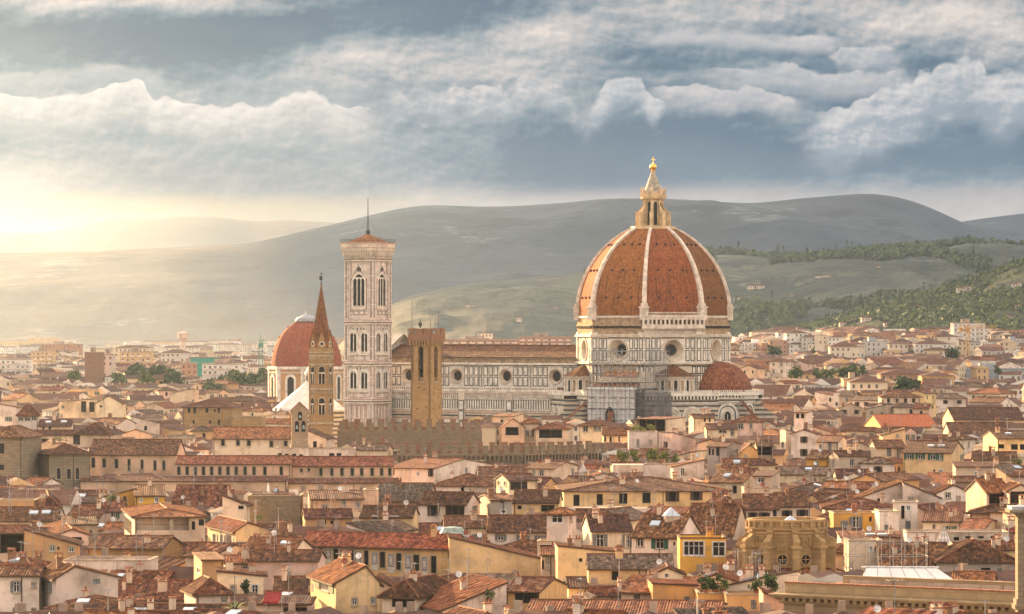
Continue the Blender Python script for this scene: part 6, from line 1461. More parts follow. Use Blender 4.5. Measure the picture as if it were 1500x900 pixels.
H('square brown stone house with scattered small windows under a hipped roof', 268, 340, 596, 1160, 'stone tower', 'hip', 584, -6, D=18, wins=ws('f', 'd', (275, 597, 279, 605), (283, 597, 287, 606), (301, 598, 305, 605), (313, 600, 316, 604), (319, 597, 322, 605), (282, 616, 285, 621), (306, 616, 309, 622), (319, 615, 322, 623)), vb=626, ch=0, an=0, ref='the brown stone house', name='stone_house')
H('low brown stone wall block right of the square stone house', 340, 383, 611, 1150, 'stone tower', 'flat', None, -4, D=10, vb=628, ch=0, an=0)
H('rusticated grey stone palace corner at the left edge', -20, 32, 639, 806, 'stone grey', 'hip', 624, -8, D=16, rk='b', wins=ws('f', 'd', (-2, 650, 6, 665), (-2, 681, 6, 689)), vb=700, ch=0, an=0, ref='the grey stone palace corner', name='palace', cat='palace')
H('dark stone palace with arched windows and a deep cornice beside the left stone palace', 72, 131, 664, 812, 'stone grey', 'hip', 648, 22, xs=33, wins=ws('f', 'a', (83, 686, 89, 702), (98, 687, 104, 702), (111, 686, 116, 702)) + ws('l', 'a', (47, 687, 54, 700)), vb=702, ch=2, an=0, ref='the dark stone palace', name='palace', cat='palace')
H('house with a brown hipped roof and a glazed dark strip behind the dark stone palace', 107, 162, 635, 905, 'beige', 'hip', 619, -5, D=15, wins=ws('f', 'v', (107, 637, 117, 652)) + ws('f', 'd', (139, 644, 143, 648)), vb=658, ch=2, an=0, ref='the hipped house with a glazed strip')
H('modern cream house with two tall grey windows', 87, 142, 588, 1185, 'pale yellow', 'shr', 584, 0, D=14, rk='b', wins=ws('f', 'v', (119, 588, 126, 604), (131, 589, 138, 604)) + ws('f', 'w', (90, 594, 94, 599)), vb=614, ch=1, an=0, ref='the modern cream house')
H('cream gabled house right of the modern cream house with tall windows', 141, 178, 590, 1180, 'pale yellow', 'gy', 580, 0, D=14, wins=ws('f', 'd', (148, 584, 152, 587), (146, 594, 150, 597), (157, 584, 159, 587)), vb=612, ch=1, an=0)
H('white house with three dark windows under a brown hipped roof near the left edge', 26, 56, 606, 1005, 'white', 'hip', 594, 6, xs=12, wins=ws('f', 'w', (27, 611, 34, 617), (36, 611, 44, 617), (46, 610, 53, 616)), vb=628, ch=0, an=0, ref='the white house with three dark windows')
H('plain white house with one shuttered window at the left edge', -8, 25, 596, 1010, 'white', 'shl', 590, 0, D=9, wins=ws('f', 's', (7, 611, 18, 617)), vb=626, ch=1, an=1)
H('cream house with a shallow brown roof and blue solar panels behind it', 57, 104, 624, 1000, 'cream', 'gx', 615, 4, D=11, wins=ws('f', 'd', (62, 625, 65, 630), (71, 625, 75, 630)), vb=632, ch=1, an=0, sk=2)
tiles('tiles orange', [(.30, .06, .025), (.38, .085, .032), (.42, .11, .045)], .6, 2.0)
# ------------------------------------------------------------------ other landmarks among the roofs
OBS = []   # (corners on the ground, column x0, x1, lowest visible row, distance)
def obs(h, x0, x1, vb, Y): OBS.append((h.corners() if isinstance(h, House) else h, x0, x1, vb, Y))
def rect(cx, cy, L, D, a):
    c, s = math.cos(a), math.sin(a)
    return [(cx + x * c - y * s, cy + x * s + y * c, 0) for x, y in ((-L / 2, -D / 2), (L / 2, -D / 2), (L / 2, D / 2), (-L / 2, D / 2))]
obs(rect(DOME[0], DOME[1], 60, 92, ROT), 826, 1122, 616, 1265)
c_ = loc2w(-62, 0); obs(rect(c_[0], c_[1], 92, 48, ROT), 575, 850, 610, 1300)
c_ = loc2w(-100, -29); obs(rect(c_[0], c_[1], 17, 17, ROT), 500, 578, 612, 1330)
obs(rect((624 - HX) * 1035 / F, 1035, 9, 9, ROT), 596, 650, 622, 1028); obs(rect((470 - HX) * 1000 / F, 1000, 8, 8, 0), 453, 493, 630, 996)
obs(rect((449 - HX) * 1600 / F, 1600, 36, 36, 0), 392, 503, 582, 1584); obs(rect((453 - HX) * 1400 / F, 1400, 28, 28, 0), 398, 500, 603, 1386)

def crenel(label, xl, xr, yt, Y, a, D, wall_h, corbel=None, back=True, vb=650):
    h, _ = spec_house(xl, xr, yt, Y, a, None, D, 'flat', None, 'stone rubble', 'b')
    root = thing('crenellated_wall', label, 'wall', (h.C[0], h.C[1], 0), h.a)
    z = h.ze - 2.1; w = MB(); w.box(0, h.L, 0, 1.0, 0, z, 0); w.box(0, 1, 1, D, 0, z, 0); w.box(h.L - 1, h.L, 1, D, 0, z, 0); w.box(.9, h.L - .9, .9, D, z - 3.2, z - 3.0, 1)
    w.build('wall', [MT['stone rubble'], MT['tiles red']], root)
    mm = MB(); mm.box(-.72, .72, 0, .9, 0, 2.2, 0); o = mm.build('merlon', MT['stone rubble']); me1 = o.data; bpy.data.objects.remove(o)
    mm = MB(); mm.box(-.75, .75, 0, .8, 0, 1.9, 0); mm.box(-.9, .9, -.1, .9, 1.9, 2.05, 0); o = mm.build('merlon', MT['brick red']); me2 = o.data; bpy.data.objects.remove(o)
    n = int(h.L / 2.5)
    for i in range(n):
        q = link('merlon', me1, root, (h.L * (i + .5) / n, 0, z - .02), 0); q.scale = (1, 1, .92 + .16 * rng.random())
    if back:
        w2 = MB(); w2.box(0, h.L, D - 1, D - .1, z - 4, z + .75, 0); w2.build('rear_wall', MT['brick red'], root)
        n2 = int(h.L / 3.0)
        for i in range(n2): link('merlon', me2, root, (h.L * (i + .5) / n2 + .4, D - 1, z + .73), 0)
    if corbel:
        z0 = zat(corbel, Y); cm = MB(); cm.box(-.05, h.L + .05, -.75, 0, z0 + 1.3, z, 0); n = int(h.L / 1.15)
        for i in range(n + 1):
            x = h.L * i / n; cm.box(x - .2, x + .2, -.72, 0, z0 - .2, z0 + 1.3, 0)
            if i < n:
                x1 = h.L * (i + 1) / n; o_ = arch(x1 - x - .4, .7, 4, 0, (x + x1) / 2, z0 + .5)
                cm.face([(o_[q][0], -.74, o_[q][1]) for q in range(1, len(o_) - 1)] + [(o_[-2][0], -.74, z0 + 1.3), (o_[1][0], -.74, z0 + 1.3)], 0)
        cm.build('corbel_arches', MT['stone rubble'], root)
    obs(h, xl, xr, vb, Y); return h
crenel('grey crenellated palace wall at the foot of the square stone tower', 494, 706, 619, 1005, 1.5, 8, 0, None, True, 652)
crenel('lower crenellated wall with a row of corbel arches, nearest to the viewer', 582, 765, 653, 950, 1, 7, 0, 675, True, 682)
crenel('crenellated corbelled wall turning away to the right below the cathedral nave', 767, 892, 654, 951, 42, 7, 0, 674, True, 676)

def bell_gable():
    h, _ = spec_house(428, 451, 602, 918, 10, 457, 3, 'gy', 590, 'stone grey', 'r')
    root = thing('bell_gable', 'narrow weathered stone bell gable with three arched openings and small tiled top', 'bell tower', (h.C[0], h.C[1], 0), h.a)
    L, D, ze, zr = h.L, h.D, h.ze, h.zr; w = MB()
    plate(w, [(0, 0), (L, 0), (L, ze), (L / 2, zr), (0, ze)], -1.6, 0, 0); w.box(-.1, L + .1, -.15, 1.7, ze - 5.6, ze - 5.3, 0); w.box(-.3, L + .3, -.3, 2.2, 0, ze - 8.5, 0)
    w.M = Matrix.Translation((0, 1.6, 0)); w.M = None
    w.box(0, .1, 0, 1.6, 0, ze, 0); w.box(L - .1, L + .01, 0, 1.6, 0, ze, 0)
    w.build('wall', MT['stone carved grey'], root)
    for cx, z0, ww, hh in ((L / 2, ze - 2.4, 1.0, 2.2), (L * .3, ze - 5.2, 1.0, 2.7), (L * .72, ze - 5.2, 1.0, 2.7)):
        o = MB(); plate(o, arch(ww, hh, 6, 0, cx, z0), 0, .03, 1); ring(o, arch(ww + .4, hh + .25, 6, 0, cx, z0), arch(ww, hh, 6, 0, cx, z0), 0, .15, 0); o.lathe([(.12, z0 + hh * .62), (.3, z0 + hh * .4), (.36, z0 + hh * .28)], 8, 2, cx=cx, cy=-.1); o.build('arched_opening', [MT['stone carved grey'], MT['dark'], MT['copper green']], root)
    r = MB(); slope(r, (-.5, 2.0, ze - .2), (-.5, -.3, ze - .2), (L / 2, 2.0, zr + .15), (L / 2, -.3, zr + .15), True); slope(r, (L + .5, -.3, ze - .2), (L + .5, 2.0, ze - .2), (L / 2, -.3, zr + .15), (L / 2, 2.0, zr + .15), True)
    r.build('roof', [MT['tiles red'], MT['frame stone'], MT['terracotta']], root); obs(h, 425, 458, 660, 917)
stone('stone carved grey', (.38, .28, .18), (.31, .23, .15), 1.4, .7, (.26, .19, .12), .03)
bell_gable()
H('stained terrace block with four arched openings under the stone bell gable', 404, 452, 657, 912, 'stained plaster', 'flat', None, 0, D=8, wins=ws('f', 'd', (407, 664, 413, 672), (417, 665, 423, 672), (428, 665, 434, 672), (438, 666, 444, 672)), vb=672, ch=0, an=0, cap='frame stone')
H('pale worn terrace house with two green arched openings right of the bell gable', 453, 520, 658, 915, 'stained plaster', 'flat', None, 2, D=8, wins=ws('f', 'd', (482, 664, 490, 671), (493, 664, 500, 671)), vb=672, ch=1, an=1)

def stone_tribune():
    Y = 553.0; x0 = (1152 - HX) * Y / F; zb, zt = 18.6, 26.4
    root = thing('round_church', 'round carved yellow stone church apse with scroll buttresses and round windows', 'church', (x0, Y, 0), 0)
    d = MB(); n = 48; R0 = 5.5
    d.lathe([(R0, 0), (R0, 24.3), (R0 + .25, 24.4), (R0 + .25, 24.8), (R0 + .55, 25.0), (R0 + .6, 25.25), (R0 + .1, 25.3), (R0 + .1, 26.0), (R0 + .35, 26.1), (R0 + .35, 26.45), (R0 - .4, 26.45), (R0 - .4, 25.6), (0, 25.8)], n, 0)
    for k in range(24): a = R(15 * k + 4); d.M = face_frame((R0 + .1) * math.cos(a), (R0 + .1) * math.sin(a), a); d.box(-.22, .22, -.42, .1, 25.3, 26.3, 0)
    d.M = None; d.build('drum', MT['stone carved'], root)
    for k in range(10):
        a = R(36 * k - 90 + 8); b_ = MB(); M = face_frame(0, 0, a); b_.M = M
        b_.box(-.55, .55, -7.2, -5.2, 0, 22.3, 0); b_.box(-.78, .78, -7.45, -5.2, 22.3, 22.75, 0); b_.box(-.7, .7, -7.3, -5.2, zb, zb + .5, 0); b_.box(-.36, .36, -7.26, -7.1, zb + .8, 21.8, 0)
        prof = [(7.2, 22.75), (7.25, 23.3), (6.9, 23.75), (6.35, 23.9), (5.95, 24.3), (5.8, 24.9), (5.3, 24.9), (5.3, 22.75)]
        for sg in (-.42, .42): b_.face([(sg, -p[0], p[1]) for p in (prof if sg < 0 else reversed(prof))], 0)
        for p, q in zip(prof, prof[1:]): b_.face([(-.42, -p[0], p[1]), (.42, -p[0], p[1]), (.42, -q[0], q[1]), (-.42, -q[0], q[1])], 0)
        b_.tube(M.inverted() @ (M @ Vector((-.52, -6.85, 23.2))), (.52, -6.85, 23.2), .46, 12, 0); b_.tube((-.5, -5.85, 24.75), (.5, -5.85, 24.75), .3, 10, 0)
        b_.M = None; b_.build('scroll_buttress', MT['stone carved'], root)
        a2 = a + R(18); M2 = face_frame((R0 - .02) * math.cos(a2), (R0 - .02) * math.sin(a2), a2)
        w = MB(); w.M = M2
        for r0, r1, t0, t1 in ((.95, .7, .1, .16),):
            c1 = [(r0 * math.cos(2 * math.pi * i / 20), 20.7 + r0 * math.sin(2 * math.pi * i / 20)) for i in range(21)]; c2 = [(r1 * math.cos(2 * math.pi * i / 20), 20.7 + r1 * math.sin(2 * math.pi * i / 20)) for i in range(21)]
            ring(w, list(reversed(c1)), list(reversed(c2)), -.1, .18, 0); plate(w, c2[:-1], -.1, .1, 1)
        w.box(-.05, .05, -.16, 0, 20.1, 21.3, 0); w.box(-.6, .6, -.16, 0, 20.65, 20.75, 0); w.M = None; w.build('round_window', [MT['stone carved'], MT['dark']], root)
        r_ = MB(); r_.M = M2
        for q in ((-.75, .75, 22.0, 22.15), (-.75, .75, 23.9, 24.05), (-.75, -.6, 22.15, 23.9), (.6, .75, 22.15, 23.9)): r_.box(q[0], q[1], -.2, .1, q[2], q[3], 0)
        for q in range(7): an = q * .9; r_.lathe([(.0, -.1), (.22, 0), (0, .22)], 5, 0) if False else r_.box(.32 * math.cos(an) - .12, .32 * math.cos(an) + .12, -.17, 0, 23 + .55 * math.sin(an) - .12, 23 + .55 * math.sin(an) + .12, 0)
        r_.M = None; r_.build('relief_panel', MT['stone carved'], root)
        t = MB(); t.M = M2
        t.face([(-1.3, -.1, zb + .9), (1.3, -.1, zb + .9), (1.5, -1.9, zb + .12), (-1.5, -1.9, zb + .12)][::-1], 0, [(0, 1.9), (2.6, 1.9), (2.8, 0), (0, 0)]); t.M = None; t.build('lean_to_roof', MT['tiles red'], root)
    b2 = MB(); b2.lathe([(8.0, 0), (8.0, zb - .5), (8.3, zb - .4), (8.3, zb - .1), (7.9, zb), (0, zb)], 40, 0); b2.build('base', MT['stone carved'], root)
    l = MB(); l.lathe([(.9, 25.7), (.9, 26.3), (0, 26.9)], 8, 0, cx=.6); l.build('skylight', MT['skylight glass'], root)
    obs(rect(x0, Y, 17, 17, 0), 1078, 1226, 842, 545)
stone_tribune()

def stone_palace():
    h, _ = spec_house(1148, 1492, 884, 438, -33, None, 26, 'flat', None, 'stone grey', 'b')
    root = thing('stone_palace', 'long brown stone palace top with dentil cornice and attic parapet in the bottom right corner', 'palace', (h.C[0], h.C[1], 0), h.a)
    L, z = h.L, h.ze; w = MB(); w.box(0, L, 0, h.D, 0, z - 1.2, 0); w.box(-.1, L, -.25, .1, z - 5.2, z - 4.8, 0); w.box(-.1, L, -.2, .1, z - 2.2, z - 1.9, 0)
    w.build('wall', MT['stone palace'], root)
    c = MB(); c.box(-.4, L, -.45, .3, z - 1.2, z - .9, 0); c.box(-1.1, L, -1.25, .3, z - .45, z - .2, 0); c.box(-1.3, L, -1.5, .3, z - .2, z, 0); c.box(-.2, L, -.3, .3, z - .9, z - .45, 0); c.build('cornice', MT['stone palace'], root)
    dt = MB(); n = int(L / .95)
    for i in range(n): x = L * (i + .5) / n; dt.box(x - .22, x + .22, -1.1, 0, z - .85, z - .46, 0)
    dt.build('dentils', MT['stone palace'], root)
    a = MB(); a.box(0, L, .3, 1.2, z, z + 1.25, 0); a.box(-.05, L, .2, 1.3, z + 1.25, z + 1.4, 1); a.box(.3, L, 1.2, h.D, z + .3, z + .6, 1); a.box(6, L, 4.0, 4.5, z + .6, z + 2.0, 0); a.box(6, L, 3.95, 4.6, z + 2.0, z + 2.15, 0)
    n = 16
    for i in range(n): x = 7 + (L - 8) * i / n; a.box(x, x + 1.6, 3.9, 4.0, z + .95, z + 1.7, 2)
    a.build('attic', [MT['stone palace'], MT['terracotta'], MT['plaster beige']], root); obs(h, 1146, 1500, 900, 430)
stone('stone palace', (.42, .29, .15), (.34, .235, .125), 1.8, .8, (.26, .18, .10), .03)
stone_palace()
def pier():
    Y = 424.0; x0 = (1491 - HX) * Y / F; root = thing('stone_pier', 'tall stone pier with moulded cap cut by the right edge', 'pier', (x0, Y, 0), 0)
    s = MB(); z1 = zat(757, Y); s.box(0, 2.2, 0, 2.2, 0, z1, 0); s.box(-.35, 2.6, -.35, 2.6, zat(893, Y), zat(886, Y), 0); s.box(-.2, 2.5, -.2, 2.5, zat(886, Y), zat(878, Y), 0); s.build('shaft', MT['stone grey'], root)
    c = MB(); c.box(-.3, 2.6, -.3, 2.6, z1, z1 + .45, 0); c.box(-1.05, 3.2, -1.05, 3.2, z1 + .45, z1 + .8, 0); c.box(-.8, 3.2, -.8, 3.2, z1 + .8, z1 + 1.15, 1); c.build('cap', [MT['stone grey'], MT['lead']], root)
pier()
def tent():
    Y = 489.0; h, _ = spec_house(1262, 1402, 856, Y, -5, None, 6.5, 'hip', 832, 'white', 'b')
    root = thing('marquee_tent', 'white canvas marquee tent with a hipped top on the stone palace terrace', 'tent', (h.C[0], h.C[1], 0), h.a)
    L, D, z, zr = h.L, h.D, h.ze, h.zr; c = MB(); m_ = 2.6
    P = [(0, 0, z), (L, 0, z), (L, D, z), (0, D, z)]; A, B = (.6, D / 2, zr), (L - m_, D / 2, zr)
    nseg = 6
    for i in range(nseg):
        t0, t1 = i / nseg, (i + 1) / nseg
        e0 = Vector(P[0]).lerp(Vector(P[1]), t0); e1 = Vector(P[0]).lerp(Vector(P[1]), t1); r0 = Vector(A).lerp(Vector(B), t0); r1 = Vector(A).lerp(Vector(B), t1)
        mid = (e0 + e1 + r0 + r1) / 4 - Vector((0, 0, .16)); m0 = (e0 + r0) / 2; m1 = (e1 + r1) / 2; me_ = (e0 + e1) / 2; mr = (r0 + r1) / 2
        for q in ((e0, me_, mid, m0), (me_, e1, m1, mid), (m0, mid, mr, r0), (mid, m1, r1, mr)): c.face(q, 0, None, True)
        c.tube(e0 + Vector((0, 0, .03)), r0 + Vector((0, 0, .03)), .035, 4, 1)
    c.face([P[1], P[2], B], 0); c.face([P[2], P[3], A, B], 0); c.face([P[3], P[0], A], 0)
    c.build('canopy', [MT['canvas white'], MT['net grey']], root)
    s = MB(); s.box(0, L, .02, .06, z - 2.4, z, 0); s.box(L - .06, L - .02, 0, D, z - 2.4, z, 0); s.box(.02, .06, 0, D, z - 2.4, z, 0); s.build('side_wall', MT['canvas white'], root)
    rr = MB(); rr.tube((0, D / 2, zr + .1), (L - m_ + .3, D / 2, zr + .1), .12, 6); rr.build('ridge_pole', MT['white metal'], root)
    f = MB(); f.box(-.5, L + .5, -.5, D + .5, 0, z - 2.4, 0); f.build('platform', MT['plaster beige'], root)
    obs(h, 1258, 1405, 858, Y - 2)
tent()
Y_ = 520.0; h_ = spec_house(1240, 1360, 797, Y_, 0, None, 5, 'flat', None, 'white', 'b')[0]
rs_ = thing('tube_scaffold', 'open steel tube scaffold standing behind the white marquee', 'scaffolding', (h_.C[0], h_.C[1], 0), 0)
scaffold(rs_, 0, h_.L, 0, 4.5, zat(834, Y_), h_.ze, 1.6, .045, planks=False)
scaffold(rs_, 0, .8, 0, 2.5, 0, zat(834, Y_), 3, .05, planks=False, name='support'); obs(h_, 1240, 1360, 832, Y_)
wf = thing('white_cone', 'white ribbed cone of canvas rising behind the large grey beige house', 'canopy', ((1382.5 - HX) * 578 / F, 578, 0), 0)
c = MB(); z0, z1 = zat(797, 578), zat(768, 578)
c.lathe([(1.35, z0), (.75, z0 + 1.3), (.25, z1 - .5), (.05, z1)], 12, 0); c.build('canvas', MT['canvas white'], wf)
r = MB()
for k in range(12): a = R(30 * k); r.tube((1.38 * math.cos(a), 1.38 * math.sin(a), z0), (.1 * math.cos(a), .1 * math.sin(a), z1), .05, 4)
for t in (.2, .45, .7): r.lathe([(1.4 * (1 - t) + .03, lerp(z0, z1, t)), (1.4 * (1 - t) + .03, lerp(z0, z1, t) + .08)], 12, 0)
r.build('ribs', MT['frame stone'], wf); p_ = MB(); p_.lathe([(1.2, 0), (1.2, z0)], 10, 0); p_.build('base', MT['plaster white'], wf)
dm = thing('glass_lantern', 'ribbed metal and glass roof dome on the edge of the frescoed palace roof', 'skylight', ((663 - HX) * 604 / F, 604, 0), 0)
c = MB(); z0, z1 = zat(786, 604), zat(771, 604); c.lathe([(2.4, z0 - 1), (2.4, z0), (1.6, z1 - .2), (0, z1)], 12, 0); c.build('dome', MT['copper green'], dm)
r = MB(); r.lathe([(2.2, 0), (2.2, z0 - 1)], 12, 0); r.build('base', MT['plaster beige'], dm)
gp = thing('glass_pyramid', 'glass pyramid skylight on a square base above the white gabled house', 'skylight', ((983 - HX) * 581 / F, 581, 0), R(10))
c = MB(); z0, z1 = zat(756, 581), zat(743, 581); c.lathe([(1.9, z0), (0, z1)], 4, 0, R(45), R(405)); c.build('pane', MT['skylight glass'], gp)
r = MB(); r.box(-1.15, 1.15, -1.15, 1.15, z0 - 4, z0 - .02, 0); r.build('base', MT['plaster beige'], gp)

# ------------------------------------------------------------------ plants
def leaf_mat(name, c):
    m, gg, b = new_mat(name); co = obj_co(gg); n = gg.noise(co, .9, 3, .6)
    gg.put(b.inputs['Base Color'], gg.mix(gg.smooth(n, .3, .7), tuple(v * .55 for v in c), tuple(v * 1.3 for v in c))); b.inputs['Roughness'].default_value = .7
for nm, c in (('leaf dark', (.035, .055, .02)), ('leaf mid', (.07, .095, .028)), ('leaf light', (.14, .16, .035)), ('leaf yellow', (.26, .24, .04))): leaf_mat(nm, c)
def foliage(me, cx, cy, cz, rx, ry, rz, n, s, mats=(0, 1), lumps=7):
    L = [(cx + rx * .6 * rng.uniform(-1, 1), cy + ry * .6 * rng.uniform(-1, 1), cz + rz * .6 * rng.uniform(-1, 1), rng.uniform(.35, .6)) for _ in range(lumps)]
    for i in range(n):
        lx, ly, lz, k = rng.choice(L); v = Vector((rng.gauss(0, 1), rng.gauss(0, 1), rng.gauss(0, 1))).normalized() * (rng.random() ** .4)
        p = Vector((lx + v.x * rx * k, ly + v.y * ry * k, lz + v.z * rz * k)); q = s * rng.uniform(.6, 1.4)
        a = Vector((rng.gauss(0, 1), rng.gauss(0, 1), rng.gauss(0, 1))).normalized(); b = a.orthogonal().normalized(); a = a * q; b = b * q * .7
        me.face([p - a - b, p + a - b, p + a * .8 + b, p - a * .8 + b], rng.choice(mats))
LEAF = None
def leaf_list(): return [MT['leaf dark'], MT['leaf mid'], MT['leaf light'], MT['leaf yellow']]
def shrub(label, px, yb, yt, wpx, Y, mats=(0, 1, 2), group=None, n=220, pot=True, base=0):
    p = at(px, yb, Y); k = Y / F; hgt = (yb - yt) * k; root = thing('shrub', label, 'plant', p, 0, group)
    f = MB(); foliage(f, 0, 0, hgt * .56, wpx * k / 2, min(wpx * k / 2, 1.2), hgt * .46, n, max(.09, hgt * .055), mats); f.build('foliage', leaf_list(), root)
    if pot: q = MB(); q.lathe([(.22, 0), (.34, .5), (.38, .55), (.0, .5)], 10, 0); q.build('pot', MT['terracotta'], root)
    return root
def tree(label, px, yt, wpx, Y, group, mats=(0, 1), n=700, kind='tree', yb=None):
    k = Y / F; X = (px - HX) * k; zg = ground_z(X, Y) if yb is None else zat(yb, Y); zt = zat(yt, Y); hgt = zt - zg; root = thing(kind, label, 'tree', (X, Y, zg), 0, group)
    r = wpx * k / 2; f = MB()
    if kind == 'cypress': foliage(f, 0, 0, hgt * .55, r, r, hgt * .5, n, max(.3, r * .2), mats, 12)
    else: foliage(f, 0, 0, hgt - min(hgt * .45, r * .9), r, r, min(hgt * .45, r * .95), n, max(.3, r * .11), mats, 10)
    f.build('crown', leaf_list(), root)
    t = MB(); t.tube((0, 0, 0), (0, 0, hgt * .6), .35, 7, 0, .2)
    for q in range(4): a = q * 1.7; t.tube((0, 0, hgt * .4), (r * .5 * math.cos(a), r * .5 * math.sin(a), hgt * .72), .14, 5, 0, .06)
    t.build('trunk', MT['trunk'], root); return root
gs = 'potted shrubs on the terrace at the bottom'
shrub('round green shrub in a terracotta pot, leftmost on the orange terrace', 1034, 869, 843, 22, 484, (0, 1, 2), gs, 420)
shrub('tall dense green shrub in a pot in the middle of the orange terrace', 1048, 869, 838, 20, 486, (0, 1), gs, 420)
shrub('low pale shrub at the right end of the orange terrace', 1060, 869, 848, 16, 483, (1, 2), gs, 300)
gs2 = 'potted shrubs above the smooth pink wall'
shrub('yellow green shrub in a pot above the olive yellow house', 1108, 870, 846, 24, 480, (1, 2), gs2, 420)
shrub('taller dark green shrub in a pot beside the smooth pink wall', 1129, 870, 840, 22, 481, (0, 1, 2), gs2, 450)
gs3 = 'green hedges on the leafy roof terrace'
for i, (px, w, yt, lb) in enumerate(((912, 22, 658, 'bright hedge at the left end of the leafy roof terrace'), (930, 18, 660, 'short hedge clump next to the gap of the leafy roof terrace'), (955, 20, 655, 'tall light green hedge clump in the middle of the leafy roof terrace'), (973, 22, 660, 'bright green hedge near the right end of the leafy roof terrace'), (989, 14, 663, 'small darker clump ending the leafy roof terrace on the right'))):
    shrub(lb, px, 680, yt, w, 893 + i, (1, 2, 3), gs3, 380, False)
hd = thing('roof_deck', 'narrow white roof deck carrying the bright hedges', 'terrace', at(947, 690, 900), 0); b_ = MB(); b_.box(-8.2, 8.2, -2.5, 3, -18, 1.6, 0); b_.build('slab', MT['plaster white'], hd)
gs4 = 'pergola plants on the white terrace'
for i, (px, lb) in enumerate(((928, 'yellow green pergola climber at the left of the white terrace'), (940, 'pergola climber in the middle of the white terrace'), (955, 'pergola climber at the right of the white terrace'))):
    shrub(lb, px, 634, 622, 14, 1014, (2, 3), gs4, 260, False)
shrub('tall narrow potted bush beside the white french window', 359, 876, 850, 15, 481, (0, 1), None, 420)
shrub('bright climbing plants on the yellow arched terrace', 166, 742, 724, 26, 696, (1, 2, 3), None, 380, False)
shrub('light green bush at the foot of the rubble stone block', 378, 764, 755, 18, 640, (2, 3), None, 260, False)
shrub('low green hedge on a roof left of the hipped house', 86, 648, 640, 18, 925, (1, 2), None, 240, False)
shrub('green hedge on a roof at the right edge of the picture', 1489, 680, 672, 26, 780, (1, 2), None, 260, False)
shrub('small pale tree in a pot on the terrace beside the glazed loggia', 717, 884, 862, 16, 456, (1, 2), None, 200)
def palm():
    p = at(345, 905, 443); root = thing('palm', 'palm tree top with yellow green fronds at the bottom edge', 'palm tree', (p.x, 443, 0), 0)
    zt = zat(893, 443); t = MB(); t.tube((0, 0, 0), (0, 0, zt), .28, 8, 0, .22); t.build('trunk', MT['trunk'], root); f = MB()
    for i in range(46):
        a = rng.uniform(0, 6.28); up = rng.uniform(.15, 1.2); ln = rng.uniform(1.4, 2.1); pv = Vector((0, 0, zt)); dr = Vector((math.cos(a), math.sin(a), up)).normalized()
        for s in range(6):
            nx = pv + dr * ln / 6; dr = (dr - Vector((0, 0, .16))).normalized(); sd_ = dr.cross(Vector((0, 0, 1))).normalized() * (.2 * (1 - s / 7))
            f.face([pv - sd_, pv + sd_, nx + sd_ * .8, nx - sd_ * .8], 2 if i % 3 else 3); pv = nx
    f.build('fronds', leaf_list(), root)
palm()
gt = 'trees behind the red tower block'
for px, yt, w, Y, lb in ((196, 538, 30, 1890, 'rounded green tree nearest the tower blocks, first of the left clump'), (214, 545, 24, 1850, 'low dark tree in the left clump'), (236, 540, 34, 1900, 'widest dark green tree in the left clump'), (256, 548, 26, 1860, 'small tree at the right end of the left clump'), (175, 552, 20, 1840, 'low bush like tree under the red tower block'), (108, 545, 16, 1900, 'small tree left of the red tower block')):
    tree(lb, px, yt - 6, w * 1.35, Y, gt, (0, 1) if w > 24 else (1, 2), 900)
gt2 = 'trees left of the domed chapel'
for px, yt, w, Y, lb in ((312, 560, 26, 1780, 'low light green tree at the left end of the clump before the striped block'), (332, 555, 26, 1800, 'mid green tree in the clump before the striped block'), (352, 548, 30, 1820, 'tall dark tree in the clump before the striped block'), (372, 552, 22, 1810, 'tree closest to the domed chapel'), (384, 545, 16, 1830, 'narrow tree touching the left of the domed chapel')):
    tree(lb, px, yt - 5, w * 1.3, Y, gt2, (0, 1, 2), 900)
gt3 = 'trees among the right hand rooftops'
for px, yt, w, Y, lb in ((1327, 556, 40, 1480, 'broad dark umbrella pine among the right hand rooftops'), (1134, 533, 22, 1900, 'round green tree just right of the cathedral'), (1165, 540, 20, 1850, 'light green tree between the first right hand roofs'), (1238, 537, 22, 1800, 'dense tree in the row before the long brown roof'), (1256, 536, 24, 1820, 'last tree of the row before the long brown roof'), (1214, 543, 18, 1790, 'low tree at the start of the row before the long brown roof'), (1200, 542, 16, 1800, 'pale tree beside the low row of trees'), (1395, 512, 24, 2280, 'dark tree left of the white tower block'), (1356, 525, 18, 2150, 'bright green tree left of the grey office block'), (1462, 540, 10, 1700, 'slim tree near the right edge rooftops'), (1135, 508, 22, 2500, 'flat dark pine right of the cathedral dome')):
    tree(lb, px, yt - 3, w * 1.2, Y, gt3, (0, 0, 1) if 'dark' in lb else (0, 1, 2), 800)
for px, yt, w, Y, lb in ((1191, 503, 8, 2480, 'single dark cypress among the pale blocks right of the cathedral'), (1262, 505, 7, 2500, 'slim cypress left of the dark office block'), (1464, 468, 8, 3450, 'cypress on the slope at the far right')):
    tree(lb, px, yt, w, Y, 'single cypresses', (0,), 300, 'cypress')

